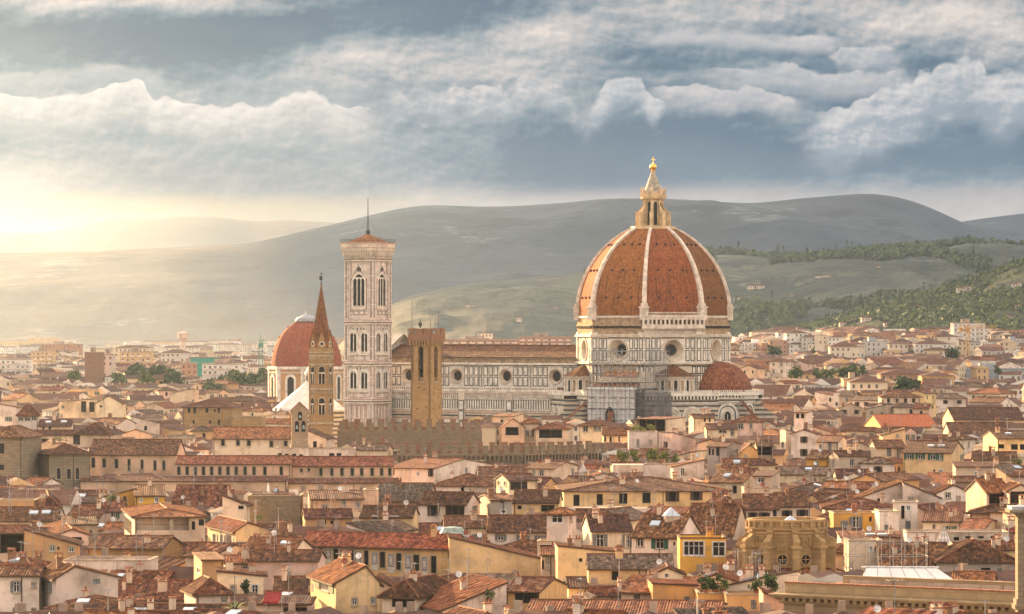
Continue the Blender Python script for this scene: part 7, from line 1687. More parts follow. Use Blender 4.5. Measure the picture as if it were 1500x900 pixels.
# woods, groves and hedges of the two nearer hills: nobody could count them
def woods(name, grid, i0, rule, n, smin, smax, mats, seed):
    me = MB(); r2 = random.Random(seed)
    nx = len(grid) - 1; ny = len(grid[0]) - 1
    for _ in range(n):
        i = r2.uniform(i0, nx - 1); j = r2.uniform(.5, ny - 7); ii, jj = int(i), int(j); f, q = i - ii, j - jj
        a = Vector(grid[ii][jj]).lerp(Vector(grid[ii + 1][jj]), f); b = Vector(grid[ii][jj + 1]).lerp(Vector(grid[ii + 1][jj + 1]), f); p = a.lerp(b, q)
        d = mnoise.noise(Vector((p.x * rule[0], p.y * rule[0] * .6, seed))) + .5 * mnoise.noise(Vector((p.x * rule[0] * 3, p.y * rule[0] * 2, seed + 5)))
        edge = j > ny - 9
        if d < rule[1] and not (edge and r2.random() < .5): continue
        s = r2.uniform(smin, smax) * (1 + .5 * max(0, d)); cyp = r2.random() < rule[2]; hgt = s * (2.6 if cyp else 1.35); w = s * (.36 if cyp else 1)
        for u in range(15):
            t = r2.random(); rr_ = w * (1 - t if cyp else math.sqrt(max(.05, 1 - (2 * t - .9) ** 2))) * math.sqrt(r2.random()); an = r2.uniform(0, 6.283)
            q_ = Vector((p.x + rr_ * math.cos(an), p.y + rr_ * math.sin(an), p.z + hgt * t)); sz = s * r2.uniform(.22, .42) * (.6 if cyp else 1)
            a_ = Vector((r2.gauss(0, 1), r2.gauss(0, 1), r2.gauss(0, 1))).normalized(); b_ = a_.orthogonal().normalized() * sz; a_ = a_ * sz
            me.face([q_ - a_ - b_, q_ + a_ * .9 - b_, q_ + a_ * .6 + b_, q_ - a_ * .8 + b_], 0 if cyp else r2.choice(mats))
    tag(me.build(name, leaf_list()), kind='stuff')
woods('hillside_trees', g4, 4, (.008, .0, .07), 14000, 2.2, 4.6, (1, 1, 1, 2, 2), 3)
woods('hillside_trees', g3, 100, (.0032, .14, .03), 14000, 4, 8, (0, 1, 1), 9)
woods('hillside_trees', g4, 4, (.02, .05, .0), 5000, 1.5, 2.4, (1, 2, 2), 17)

# people and parasol on the roof of the rubble stone block
def person(label, px, yb, Y, top, leg, turn, lean):
    p = at(px, yb, Y); root = thing('person', label, 'person', p, R(turn))
    V = [((0, 0, .95), .15), ((0, -.02 * lean, 1.2), .15), ((0, -.05 * lean, 1.42), .16), ((0, -.06 * lean, 1.54), .065), ((0, -.09 * lean, 1.63), .10), ((0, -.1 * lean, 1.75), .085),
         ((.19, -.05 * lean, 1.42), .07), ((.27, -.08, 1.15), .05), ((.22, -.28, 1.05), .04), ((-.19, -.05 * lean, 1.42), .07), ((-.28, .0, 1.15), .05), ((-.26, -.1, .92), .04),
         ((.1, 0, .88), .11), ((.11, -.03, .48), .075), ((.11, .0, .08), .05), ((.11, -.16, .04), .04), ((-.1, 0, .88), .11), ((-.11, .03, .48), .075), ((-.11, .06, .08), .05), ((-.11, -.1, .04), .04)]
    E = [(0, 1), (1, 2), (2, 3), (3, 4), (4, 5), (2, 6), (6, 7), (7, 8), (2, 9), (9, 10), (10, 11), (0, 12), (12, 13), (13, 14), (14, 15), (0, 16), (16, 17), (17, 18), (18, 19)]
    me = bpy.data.meshes.new('body'); me.from_pydata([v[0] for v in V], E, []); o = link('body', me, root)
    sk = o.modifiers.new('skin', 'SKIN'); me.skin_vertices.new() if not me.skin_vertices else None
    for i, v in enumerate(V): me.skin_vertices[0].data[i].radius = (v[1], v[1])
    me.skin_vertices[0].data[0].use_root = True
    o.modifiers.new('sub', 'SUBSURF').levels = 2; o.modifiers['sub'].render_levels = 2
    m, gg, b = new_mat('person ' + label[:10]); co = obj_co(gg); _, _, z = gg.sep(co)
    gg.put(b.inputs['Base Color'], gg.mix(gg.m('GREATER_THAN', z, 1.52), gg.mix(gg.m('GREATER_THAN', z, .93), leg, top), (.50, .30, .2))); me.materials.append(m)
    hm = MB(); hm.lathe([(.112, 1.66), (.125, 1.74), (.1, 1.83), (0, 1.87)], 10, 0, cx=0, cy=-.07 * lean, smooth=True); hm.build('hair', MT['dark wood'], root)
person('person in a pale blue top standing on the rubble stone block terrace', 404, 728, 664, (.42, .55, .68), (.2, .2, .22), 20, 1)
person('person in dark clothes beside the pale blue top, standing on the terrace', 407, 728, 665, (.03, .03, .035), (.04, .04, .05), -60, 0)
person('person in dark clothes at the right end of the terrace table', 420, 728, 664, (.05, .04, .04), (.05, .05, .06), 90, 1)
ps = thing('parasol', 'closed white parasol on the rubble stone block terrace', 'parasol', at(393, 728, 664), 0)
c = MB(); c.lathe([(.12, .7), (.28, 1.0), (.16, 2.0), (.03, 2.5), (0, 2.6)], 8, 0, smooth=True); c.build('cloth', MT['canvas white'], ps); c = MB(); c.tube((0, 0, 0), (0, 0, .8), .035, 5); c.lathe([(.3, 0), (.3, .1), (0, .1)], 8); c.build('pole', MT['steel'], ps)
fn = thing('roof_fence', 'low wooden fence and white screen along the rubble stone block terrace', 'fence', at(412, 728, 663), 0)
c = MB()
for i in range(9): c.box(-1.2 + i * .42, -1.0 + i * .42, 0, .06, 0, .8, 0)
c.box(-1.2, 2.6, .06, .1, .3, .4, 0); c.build('slats', MT['terracotta'], fn); c = MB(); c.box(1.4, 3.0, .3, .4, 0, 1.3, 0); c.build('screen', MT['plaster white'], fn)
aw = thing('awning', 'dark red folded awning beside the railed cream terrace', 'awning', at(398, 882, 461), R(-12)); c = MB(); c.face([(-.9, -.9, .1), (1.1, -.9, .1), (1.1, .6, 1.2), (-.9, .6, 1.2)], 0); c.face([(-.9, -.9, .1), (-.9, -.9, -.15), (1.1, -.9, -.15), (1.1, -.9, .1)], 0); c.face([(1.1, -.9, .1), (1.1, -.9, -.1), (1.1, .6, .9), (1.1, .6, 1.2)], 0); c.build('cloth', MT['awning red'], aw); c = MB(); c.tube((-.9, .6, -1), (-.9, .6, 1.2), .04); c.tube((1.1, .6, -1), (1.1, .6, 1.2), .04); c.build('frame', MT['white metal'], aw)
rl = thing('railing', 'thin metal railing along the cream terrace at the bottom', 'railing', at(412, 884, 462), R(-2)); c = MB()
for i in range(13): c.tube((i * .29, 0, 0), (i * .29, 0, 1.0), .02, 4)
c.tube((0, 0, 1), (3.5, 0, 1), .03, 4); c.tube((0, 0, .1), (3.5, 0, .1), .03, 4); c.build('bars', MT['steel'], rl)
# ------------------------------------------------------------------ filling the town between the landmarks
GW, GH = 750, 450
zid = np.full((GH, GW), -1, dtype=np.int32)
def fill(poly, idn):
    if len(poly) < 3: return
    P = np.array(poly) / 2.0
    x0, x1 = int(max(0, math.floor(P[:, 0].min()))), int(min(GW - 1, math.ceil(P[:, 0].max()))); y0, y1 = int(max(0, math.floor(P[:, 1].min()))), int(min(GH - 1, math.ceil(P[:, 1].max())))
    if x1 < x0 or y1 < y0: return
    xs = np.arange(x0, x1 + 1)[None, :] + .5; ys = np.arange(y0, y1 + 1)[:, None] + .5
    ar = sum(P[i][0] * P[(i + 1) % len(P)][1] - P[(i + 1) % len(P)][0] * P[i][1] for i in range(len(P))); sg = 1 if ar > 0 else -1
    ins = np.ones((y1 - y0 + 1, x1 - x0 + 1), bool)
    for i in range(len(P)):
        a, b = P[i], P[(i + 1) % len(P)]; ins &= sg * ((b[0] - a[0]) * (ys - a[1]) - (b[1] - a[1]) * (xs - a[0])) >= -1e-6
    zid[y0:y1 + 1, x0:x1 + 1][ins] = idn
def sat(A, B, shrink=.0):
    for P in (A, B):
        for i in range(2):
            ex, ey = P[i + 1][0] - P[i][0], P[i + 1][1] - P[i][1]; l = math.hypot(ex, ey); ex, ey = ex / l, ey / l
            a = [p[0] * ex + p[1] * ey for p in A]; b = [p[0] * ex + p[1] * ey for p in B]
            if max(a) - shrink <= min(b) or max(b) - shrink <= min(a): return False
    return True
CELL = 40.0; gridh = {}
def cells(cn):
    xs = [c[0] for c in cn]; ys = [c[1] for c in cn]
    for i in range(int(min(xs) // CELL), int(max(xs) // CELL) + 1):
        for j in range(int(min(ys) // CELL), int(max(ys) // CELL) + 1): yield (i, j)
def add_fp(cn):
    for k in cells(cn): gridh.setdefault(k, []).append(cn)
def clash(cn, sh):
    for k in cells(cn):
        for o in gridh.get(k, ()):
            if sat(cn, o, sh): return True
    return False
for hr in HEROES: add_fp(hr['h'].corners())
for o in OBS: add_fp(o[0])
BEHIND = [(hr['x0'], hr['x1'], hr['vb'], hr['Y']) for hr in HEROES] + [o[1:] for o in OBS]
# blocks and trees of the middle distance keep their view, too
MID = [(-6, 44, 545, 2300), (46, 78, 534, 2650), (60, 118, 514, 3250), (100, 116, 556, 1880), (124, 166, 562, 2040), (168, 222, 515, 2950), (176, 222, 533, 2330), (168, 272, 563, 1830), (236, 278, 530, 2500), (265, 286, 545, 2170), (277, 320, 553, 2240), (296, 352, 558, 2110), (302, 392, 572, 1770), (648, 838, 512, 2880), (700, 722, 496, 3380),
       (1090, 1130, 520, 2730), (1124, 1146, 522, 2480), (1142, 1166, 524, 2680), (1180, 1236, 518, 2660), (1186, 1197, 520, 2470), (1216, 1258, 525, 2290), (1262, 1300, 524, 2430), (1302, 1330, 520, 2420), (1340, 1392, 522, 2410), (1384, 1407, 526, 2270), (1397, 1443, 524, 2580), (1470, 1504, 520, 2480),
       (1098, 1128, 556, 1840), (1124, 1176, 551, 1840), (1150, 1240, 556, 1870), (1204, 1270, 553, 1780), (1306, 1348, 572, 1470), (1290, 1368, 556, 1750), (1350, 1398, 566, 1690), (1408, 1504, 557, 1970), (1236, 1268, 568, 1640), (1245, 1300, 572, 1550)]
BEHIND += MID
frng = random.Random(41)
INF = []
WALLC = ['cream'] * 6 + ['white'] * 6 + ['yellow'] * 2 + ['pale yellow'] * 4 + ['ochre'] * 2 + ['pink'] * 2 + ['peach'] * 3 + ['beige'] * 2 + ['grey', 'stained plaster', 'bright yellow']
GRID = [R(-31.2), R(-31.2), R(58.8), R(20), 0.0, R(-10), R(75)]
def try_infill(Y, X, big=1.0, ztop=None):
    a = frng.choice(GRID) + R(frng.uniform(-9, 9)); L = frng.uniform(6, 15) * big; D = frng.uniform(6, 12) * big
    if a > R(46): a -= math.pi / 2; L, D = D, L
    ca, sa = math.cos(a), math.sin(a); Cx, Cy = X - L / 2 * ca + D / 2 * sa, Y - L / 2 * sa - D / 2 * ca
    roof = frng.choices(['gx', 'gy', 'hip', 'shf', 'shl', 'shr', 'flat'], [5, 3, 4, 1, 1, 1, .7])[0]
    if ztop is not None and (roof == 'flat' or min(L, D) < 5): roof = 'gx'; L, D = max(L, 5.5), max(D, 6.0); Cx, Cy = X - L / 2 * ca + D / 2 * sa, Y - L / 2 * sa - D / 2 * ca
    ze = frng.uniform(16.5, 22.0) + frng.choice((0, 0, 0, 2.5)) - (4 if Y > 1200 else 0); span = {'gx': D / 2, 'gy': L / 2, 'hip': min(L, D) / 2, 'shf': D * .8, 'shl': L * .7, 'shr': L * .7, 'flat': 0}[roof]
    gz = ground_z(X, Y); ze += gz
    if ztop is not None: ze = max(gz + 6.0, ztop - span * .34)
    h = House(Cx, Cy, a, L, D, ze, roof, ze + span * frng.uniform(.28, .40), frng.choice(WALLC), frng.choice('bbbrrg'))
    cn = h.corners()
    if clash(cn, 1.2): return
    px = [proj(c)[0] for c in cn]; x0, x1 = min(px), max(px); yn = min(c[1] for c in cn)
    if x1 < -20 or x0 > 1520: return
    zmax = 99
    for bx0, bx1, vb, bY in BEHIND:
        if bY > yn and bx0 < x1 - 1 and bx1 > x0 + 1: zmax = min(zmax, zat(vb - 1, yn))
    top = h.zr if roof != 'flat' else h.ze + .2
    if top > zmax:
        dz = top - zmax; h.ze -= dz; h.zr -= dz
        if h.ze - gz < 5.5: return
    add_fp(cn); INF.append(dict(h=h, Y=yn, x0=x0, x1=x1))
def density(Y0, Y1, n, big=1.0):
    for _ in range(n):
        Y = math.sqrt(frng.uniform(Y0 * Y0, Y1 * Y1)); half = .137 * Y + 14
        try_infill(Y, frng.uniform(-half, half), big)
def top_up():
    """small houses set close in front of the known ones, wherever their lower walls would stand bare"""
    for x0, x1, vb, bY in sorted(BEHIND, key=lambda b: b[3]):
        for q in range(int(10 + (x1 - x0) / 4)):
            Y = bY - frng.uniform(4, 26); px = frng.uniform(x0 - 4, x1 + 4); n0 = len(INF)
            try_infill(Y, (px - HX) * Y / F, frng.uniform(.7, 1.0), zat(vb + 1, Y) + .5)
top_up(); density(425, 1000, 9000); density(425, 1000, 5000, .7); density(1000, 1400, 7000); density(1400, 2000, 6500, 1.15)

# painter's visibility raster decides which fillers are seen at all
ALL = [('H', i, hr['h'], hr['Y']) for i, hr in enumerate(HEROES)] + [('I', i, f['h'], f['Y']) for i, f in enumerate(INF)]
order = sorted([(e[3], k) for k, e in enumerate(ALL)] + [(o[4], -2 - i) for i, o in enumerate(OBS)], reverse=True)
for _, k in order:
    if k >= 0:
        for p in ALL[k][2].polys(): fill(p, k)
    else:
        o = OBS[-2 - k]; fill([(o[1], o[3] - 60), (o[2], o[3] - 60), (o[2], 899), (o[1], 899)], -1)
cnt = np.bincount(zid[zid >= 0].ravel(), minlength=len(ALL))
ys_, xs_ = np.nonzero(zid >= 0); ids_ = zid[ys_, xs_]
sx = np.bincount(ids_, weights=xs_, minlength=len(ALL)); sy = np.bincount(ids_, weights=ys_, minlength=len(ALL))
ymin = np.full(len(ALL), 9999); np.minimum.at(ymin, ids_, ys_)
vis = {k: (cnt[k] * 4, 2 * sx[k] / cnt[k], 2 * sy[k] / cnt[k]) for k in range(len(ALL)) if cnt[k] > 0}

# named houses
simple('fresco pale', (.58, .49, .40), .8, scale=3); simple('fresco grey', (.27, .235, .215), .8, var=.5, scale=4)
for i, hr in enumerate(HEROES):
    near = hr['Y'] < 760
    hr['h'].build(hr['name'], hr['label'], hr['cat'], hr['W'], ribs=hr['Y'] < 720, **hr['kw'])

for hr in HEROES:   # frescoed panels between the palace windows
    if hr['ref'] != 'the frescoed palace': continue
    h = hr['h']; M, fl = h.face('f'); o = h.w(0, 0)
    for px, y0, y1 in ((459, 801, 822), (481, 803, 826), (503, 805, 829), (525, 807, 832), (549, 809, 835), (573, 811, 839), (598, 813, 842), (622, 815, 846)):
        k = (px - HX) / F; t_ = (k * o[1] - o[0]) / (h.ux[0] - k * h.ux[1]); Yp = o[1] + h.ux[1] * t_; za, zb_ = zat(y1, Yp), zat(y0, Yp)
        m_ = MB(); m_.M = M; m_.box(t_ - .62, t_ + .62, -.07, .02, za, zb_, 0); m_.box(t_ - .52, t_ + .52, -.09, -.07, za + (zb_ - za) * .3, zb_ - .1, 1); zc = za + (zb_ - za) * .65
        for q in range(6): m_.box(t_ - .34 + .07 * (q % 2), t_ + .34 - .07 * (q % 2), -.105, -.09, zc - .75 + q * .26, zc - .63 + q * .26, 2)
        plate(m_, [(t_ + .26 * math.cos(R(30 * i)), zc + .45 * math.sin(R(30 * i))) for i in range(12)], .1, .12, 0); m_.M = None
        m_.build('fresco_panel', [MT['fresco pale'], MT['fresco grey'], MT['fresco pale']], h.root)
NI = 300 - len(HEROES)
inf_k = sorted([k for k in vis if ALL[k][0] == 'I'], key=lambda k: -vis[k][0])
chosen = [k for k in inf_k if vis[k][0] >= 36][:NI]
rest = [k for k in inf_k if k not in set(chosen)]
def auto_windows(k, h):
    out = []
    rows = 1 if h.ze < 9 else 2
    fl_ = ['f'] + (['l'] if h.a > R(4) else []) + (['r'] if h.a < R(-4) else [])
    wr = random.Random(k)
    st = wr.choice('wwdshbgc' if h.L > 5 else 'wd')
    far = h.C[1] > 950
    if far: st = wr.choice('ddwbg')
    for f in fl_:
        ln = h.L if f == 'f' else h.D
        if f != 'f' and wr.random() < .2: continue
        n = int((ln - 1.6) / wr.uniform(2.6, 4.2))
        for i in range(n):
            cx = ln * (i + .5) / n + wr.uniform(-.2, .2)
            if wr.random() < .12: continue
            for r_ in range(rows):
                hh = wr.choice((1.4, 1.6)) if r_ == 0 else 1.8; ww = 1.0 if st not in SHUT else 2.0; zc = h.ze - 1.7 - 3.4 * r_
                o = h.w(*{'f': (cx, 0), 'l': (0, h.D - cx), 'r': (h.L, cx)}[f]); p = proj((o[0], o[1], zc))
                if not (0 <= p[0] < 1500 and 0 <= p[1] < 900) or zid[int(p[1] / 2), int(p[0] / 2)] != k: continue
                if cx - ww / 2 < .3 or cx + ww / 2 > ln - .3: continue
                out.append((f, cx - ww / 2, cx + ww / 2, zc - hh / 2, zc + hh / 2, st))
    return out
# labels: look first, then what it stands beside
REFS = []
for i, hr in enumerate(HEROES):
    if hr['ref'] and i in vis: REFS.append((hr['ref'], vis[i][1], vis[i][2]))
REFS += [('the bell tower', 538, 560), ('the hexagonal church tower', 470, 560), ('the square stone tower', 623, 560), ('the cathedral apse', 1070, 600), ('the cathedral scaffolding', 905, 590), ('the nave', 740, 590), ('the domed chapel', 440, 560), ('the round stone church', 1152, 800), ('the marquee tent', 1330, 845), ('the bell gable', 442, 625), ('the umbrella pine', 1327, 563), ('the grey crenellated wall', 600, 635), ('the corbelled wall', 790, 665)]
CN = {'stained plaster': 'stained cream', 'pale yellow': 'pale yellow'}
RN = {'gx': 'long pitched', 'gy': 'front gabled', 'hip': 'hipped', 'shf': 'lean-to', 'shl': 'left rising', 'shr': 'right rising', 'flat': 'flat'}
RC = {'b': 'brown', 'r': 'reddish', 'g': 'greyish'}
used = {}
def rel(dx, dy):
    if abs(dx) > 1.2 * abs(dy): return 'right of' if dx > 0 else 'left of'
    v = 'below' if dy > 0 else 'above'
    if abs(dx) > .45 * abs(dy): v += ' and ' + ('right of' if dx > 0 else 'left of')
    return v
used_labels = set(hr['label'] for hr in HEROES)
WORDN = ['no', 'one', 'two', 'three', 'four', 'five', 'six', 'seven', 'eight', 'nine', 'ten']
def make_label(k, h, wins, ch):
    _, cx, cy = vis[k]; col = CN.get(h.wall, h.wall)
    look = f"{col} house with {'a ' + RC[h.rk] + ' ' if h.roof != 'flat' else 'a '}{RN[h.roof]} roof"
    n = len(wins); wt = f" and {WORDN[n]} window{'s' if n != 1 else ''}" if 0 < n <= 10 else ''
    rs = sorted(REFS, key=lambda r: (r[1] - cx) ** 2 + 2.5 * (r[2] - cy) ** 2)
    for adj in ('', 'small ' if vis[k][0] < 260 else 'large ' if vis[k][0] > 1500 else 'mid sized '):
        for w_ in ('', wt):
            for r in rs[:5]:
                q = rel(cx - r[1], cy - r[2])
                d = math.hypot(cx - r[1], cy - r[2]); near = 'close ' if d < 28 else 'just ' if d < 55 else 'some way ' if d < 120 else 'far '
                lb = f"{adj}{look}{w_}, {near}{q} {r[0]}"
                if len(lb.split()) <= 16 and lb not in used_labels: used_labels.add(lb); return lb
    r = rs[0]; lb = ' '.join(f"{col} {RC[h.rk]} roofed house {rel(cx - r[1], cy - r[2])} {r[0]}".split()[:16])
    used_labels.add(lb); return lb
for k in chosen:
    h = ALL[k][2]; lr = random.Random(k * 7)
    wins = auto_windows(k, h); Yk = h.C[1]
    ch = lr.choice((0, 1, 1, 2, 3)) if Yk < 1100 else lr.choice((0, 1)); an = lr.choice((0, 1, 2, 3)) if Yk < 900 else lr.choice((0, 0, 1))
    ch = ch if vis[k][0] > 150 else min(ch, 1); an = an if vis[k][0] > 150 else 0
    h.build('house', make_label(k, h, wins, ch), 'house', wins, group='houses packed between the larger buildings', ribs=Yk < 640, ch=ch, an=an, di=lr.choice((0, 0, 0, 1)) if Yk < 900 else 0, sk=lr.choice((0, 0, 1)) if Yk < 900 and vis[k][0] > 300 else 0, gut=Yk < 700)

# the remaining roofs and the far town, too many to count
def uvwall(mb, p, q, z0, z1, mi):
    l = math.hypot(q[0] - p[0], q[1] - p[1]); mb.face([(p[0], p[1], z0), (q[0], q[1], z0), (q[0], q[1], z1), (p[0], p[1], z1)], mi, [(0, z0 - z1), (l, z0 - z1), (l, 0), (0, 0)])
def town_wall(name, c, c2, du=3.2, dv=3.2, wu=.32, wv=.5):
    m, gg, b = new_mat(name); uvn = gg.n('ShaderNodeUVMap'); u, v, _ = gg.sep(uvn.outputs[0]); geo = gg.n('ShaderNodeNewGeometry')
    ri = geo.outputs['Random Per Island']; co = obj_co(gg)
    fu = gg.m('FRACT', gg.m('DIVIDE', u, du)); fv = gg.m('FRACT', gg.m('DIVIDE', v, dv))
    wn = gg.n('ShaderNodeTexWhiteNoise', noise_dimensions='3D'); gg.put(wn.inputs['Vector'], gg.vec(gg.m('FLOOR', gg.m('DIVIDE', u, du)), gg.m('FLOOR', gg.m('DIVIDE', v, dv)), ri))
    inw = gg.m('MULTIPLY', gg.m('COMPARE', fu, .5, wu / 2), gg.m('COMPARE', fv, .45, wv / 2)); inw = gg.m('MULTIPLY', inw, gg.m('GREATER_THAN', wn.outputs[0], .32))
    base = gg.mix(ri, c, c2); n = gg.noise(co, .3, 4, .6); base = gg.mix(gg.m('MULTIPLY', gg.smooth(n, .5, .8), .35), base, tuple(x * .6 for x in c))
    gg.put(b.inputs['Base Color'], gg.mix(inw, base, (.11, .085, .065)))
town_wall('town cream', (.64, .48, .30), (.70, .58, .45)); town_wall('town yellow', (.62, .42, .18), (.60, .36, .20)); town_wall('town grey', (.45, .38, .30), (.66, .58, .5)); town_wall('town brick', (.36, .17, .10), (.42, .24, .15))
town_wall('town white', (.70, .64, .56), (.74, .66, .55), 3.0, 3.1, .4, .45)
m, gg, b = new_mat('town roof'); geo = gg.n('ShaderNodeNewGeometry'); ri = geo.outputs['Random Per Island']; co = obj_co(gg); n = gg.noise(co, .5, 5, .7)
gg.put(b.inputs['Base Color'], gg.mix(gg.smooth(n, .3, .7), gg.ramp(ri, [(0, (.045, .024, .018)), (.5, (.085, .036, .023)), (1, (.13, .052, .03))]), gg.ramp(ri, [(0, (.09, .042, .028)), (.6, (.145, .062, .035)), (1, (.21, .125, .085))])))
simple('town flat roof', (.36, .26, .19), .9, var=.4, scale=.2)
TW = [MT['town cream'], MT['town yellow'], MT['town grey'], MT['town brick'], MT['town roof'], MT['town flat roof'], MT['town white']]
def stuff_house(mb, h, gz, wmi):
    c = [h.w(*p) for p in ((0, 0), (h.L, 0), (h.L, h.D), (0, h.D))]
    for i in range(4): uvwall(mb, c[i], c[(i + 1) % 4], gz, h.ze, wmi)
    L, D, ze, zr, o = h.L, h.D, h.ze, h.zr, .5
    if h.roof == 'flat':
        mb.face([h.w(-.1, -.1, ze), h.w(L + .1, -.1, ze), h.w(L + .1, D + .1, ze), h.w(-.1, D + .1, ze)], 5); return
    e = [(-o, -o, ze - .15), (L + o, -o, ze - .15), (L + o, D + o, ze - .15), (-o, D + o, ze - .15)]
    hip = h.roof in ('hip',)
    if L >= D: r1, r2 = ((D / 2 if hip else -o), D / 2, zr), ((L - D / 2 if hip else L + o), D / 2, zr); F_ = [(e[0], e[1], r2, r1), (e[2], e[3], r1, r2), (e[1], e[2], r2), (e[3], e[0], r1)]
    else: r1, r2 = (L / 2, (L / 2 if hip else -o), zr), (L / 2, (D - L / 2 if hip else D + o), zr); F_ = [(e[3], e[0], r1, r2), (e[1], e[2], r2, r1), (e[0], e[1], r1), (e[2], e[3], r2)]
    for f in F_[:2]: mb.face([h.w(*p) for p in f], 4)
    for f in F_[2:]: mb.face([h.w(*p) for p in f], 4 if hip else wmi)
    mb.face([h.w(*p) for p in reversed(e)], 5)
st = MB()
for k in rest:
    h = ALL[k][2]; cx, cy = h.w(h.L / 2, h.D / 2)[:2]
    stuff_house(st, h, ground_z(cx, cy) - 1, {'white': 6, 'grey': 2, 'beige': 2, 'stained plaster': 0, 'yellow': 1, 'ochre': 1, 'bright yellow': 1, 'orange': 1}.get(h.wall, 0))
    if frng.random() < .6:
        x, y = frng.uniform(.2, .8) * h.L, frng.uniform(.3, .7) * h.D; z = h.h(x, y); 
        for q in ((-.4, -.3), ):
            c = [h.w(x + a_, y + b_) for a_, b_ in ((-.4, -.3), (.4, -.3), (.4, .3), (-.4, .3))]
            for i in range(4): mb_ = c[i], c[(i + 1) % 4]; st.face([(mb_[0][0], mb_[0][1], z - .5), (mb_[1][0], mb_[1][1], z - .5), (mb_[1][0], mb_[1][1], z + 1.2), (mb_[0][0], mb_[0][1], z + 1.2)], 5)
            st.face([(p[0], p[1], z + 1.2) for p in c], 4)
tag(st.build('distant_rooftops', TW), kind='stuff')
ft = MB(); gridh2 = {}
def far_town(Y0, Y1, n, lo, hi, hlo, hhi, flat):
    for _ in range(n):
        Y = frng.uniform(Y0, Y1); half = .137 * Y + 20; X = frng.uniform(-half, half)
        key = (int(X // (13 if Y < 3600 else 24)), int(Y // (15 if Y < 3600 else 28)))
        if key in gridh2: continue
        px = HX + F * X / Y
        if 1230 < px and Y > 3450: continue
        if 600 < px <= 1230 and Y > 4100: continue
        gridh2[key] = 1
        L, D = frng.uniform(lo, hi), frng.uniform(10, 16); a = frng.choice((0, R(-31), R(30), R(12), R(-15))) + R(frng.uniform(-8, 8)); gz = ground_z(X, Y)
        hh = frng.uniform(hlo, hhi) * frng.choice((.7, 1, 1, 1.25))
        lim = min([99] + [zat(vb, Y - 8) for b0, b1, vb, bY in MID if bY > Y and b0 < px + 8 and b1 > px - 8])
        if gz + hh * 1.15 > lim: hh = (lim - gz) / 1.15
        if hh < 4: continue
        roof = 'flat' if frng.random() < flat else frng.choice(('gx', 'hip', 'hip'))
        h = House(X - L / 2 * math.cos(a), Y - L / 2 * math.sin(a), a, L, D, gz + hh, roof, gz + hh + min(L, D) * .17, 'cream', 'b')
        stuff_house(ft, h, gz - 2, frng.choice((0, 0, 0, 1, 2, 6, 6, 3)))
far_town(1950, 2600, 9000, 7, 17, 9, 15, .3); far_town(2600, 3600, 11000, 8, 20, 9, 17, .4); far_town(3600, 6500, 5200, 14, 46, 10, 22, .5); far_town(6500, 9500, 2600, 20, 90, 10, 26, .6)
tag(ft.build('far_town', TW), kind='stuff')

# blocks of the modern town that stand out one by one
def block(label, x0, x1, yt, Y, mat, roof='flat', yr=None, a=0.0, D=14, name='apartment_block', cat='building', balc=0, cap=None):
    h, _ = spec_house(x0, x1, yt, Y, a, None, D, roof, yr, 'cream', 'b'); mid = h.w(h.L / 2, h.D / 2); gz = ground_z(mid[0], mid[1])
    root = thing(name, label, cat, (h.C[0], h.C[1], gz - 1), h.a); z = h.ze - gz + 1; w = MB(); P = [(0, 0), (h.L, 0), (h.L, D), (0, D)]
    for i in range(4): uvwall(w, P[i], P[(i + 1) % 4], 0, z, 0)
    w.build('wall', MT[mat], root); r = MB()
    if roof == 'flat':
        r.box(-.4, h.L + .4, -.4, D + .4, z, z + .5, 0); r.box(h.L * .3, h.L * .55, D * .3, D * .7, z + .5, z + 3, 0); r.tube((h.L * .7, D / 2, z), (h.L * .7, D / 2, z + 5), .12, 4)
    else:
        zz = max(z + 1.5, h.zr - gz + 1); e = [(-.8, -.8, z), (h.L + .8, -.8, z), (h.L + .8, D + .8, z), (-.8, D + .8, z)]; q1, q2 = (D / 2, D / 2, zz), (max(D / 2, h.L - D / 2), D / 2, zz)
        for f in ((e[0], e[1], q2, q1), (e[2], e[3], q1, q2), (e[1], e[2], q2), (e[3], e[0], q1), (e[3], e[2], e[1], e[0])): r.face(f, 0)
    r.build('roof', MT[cap or ('town roof' if roof != 'flat' else 'town flat roof')], root)
    if balc:
        n = min(int(z / 3.1), 7, 100 // balc); ww = h.L / balc * .32; bm = MB(); bm.box(-ww, ww, -1.2, 0, -3.0, -2.8, 0); bm.box(-ww, ww, -1.2, -1.1, -2.8, -1.9, 0)
        b0 = bm.build('balcony', MT['plaster white'], root); bme = b0.data; bpy.data.objects.remove(b0)
        for i in range(n):
            for j in range(balc): link('balcony', bme, root, (h.L * (j + .5) / balc, 0, z - 3.1 * i), 0)
    return root
block('tall red brick windowless block among the left hand trees', 124, 149, 517, 2050, 'brick plain' if 'brick plain' in MT else 'brick red')
block('grey lattice flanked block attached to the right of the red brick block', 149, 166, 520, 2070, 'town grey')
block('pale yellow apartment block with rows of windows right of the red brick block', 176, 222, 516, 2350, 'town yellow', balc=4)
block('building wrapped in green netting left of the striped block', 277, 320, 524, 2250, 'net green', balc=0)
block('striped apartment block with white vertical bands before the domed chapel', 296, 352, 534, 2120, 'town white', balc=5)
block('brown apartment block left of the green netted building', 265, 286, 533, 2180, 'town brick')
block('long pinkish brown block on the left horizon', 60, 118, 505, 3300, 'town brick', D=18)
block('cream apartment block with dark balconies at the far left', 46, 78, 515, 2700, 'town yellow', balc=3)
block('white and grey terrace block touching the left edge', -6, 44, 527, 2300, 'town white', balc=4)
block('long low ochre block between the trees and the left horizon', 168, 222, 510, 3000, 'town cream', 'hip', 506)
block('grey roofed block right of the pale yellow apartments', 236, 278, 517, 2550, 'town grey', 'hip', 512)
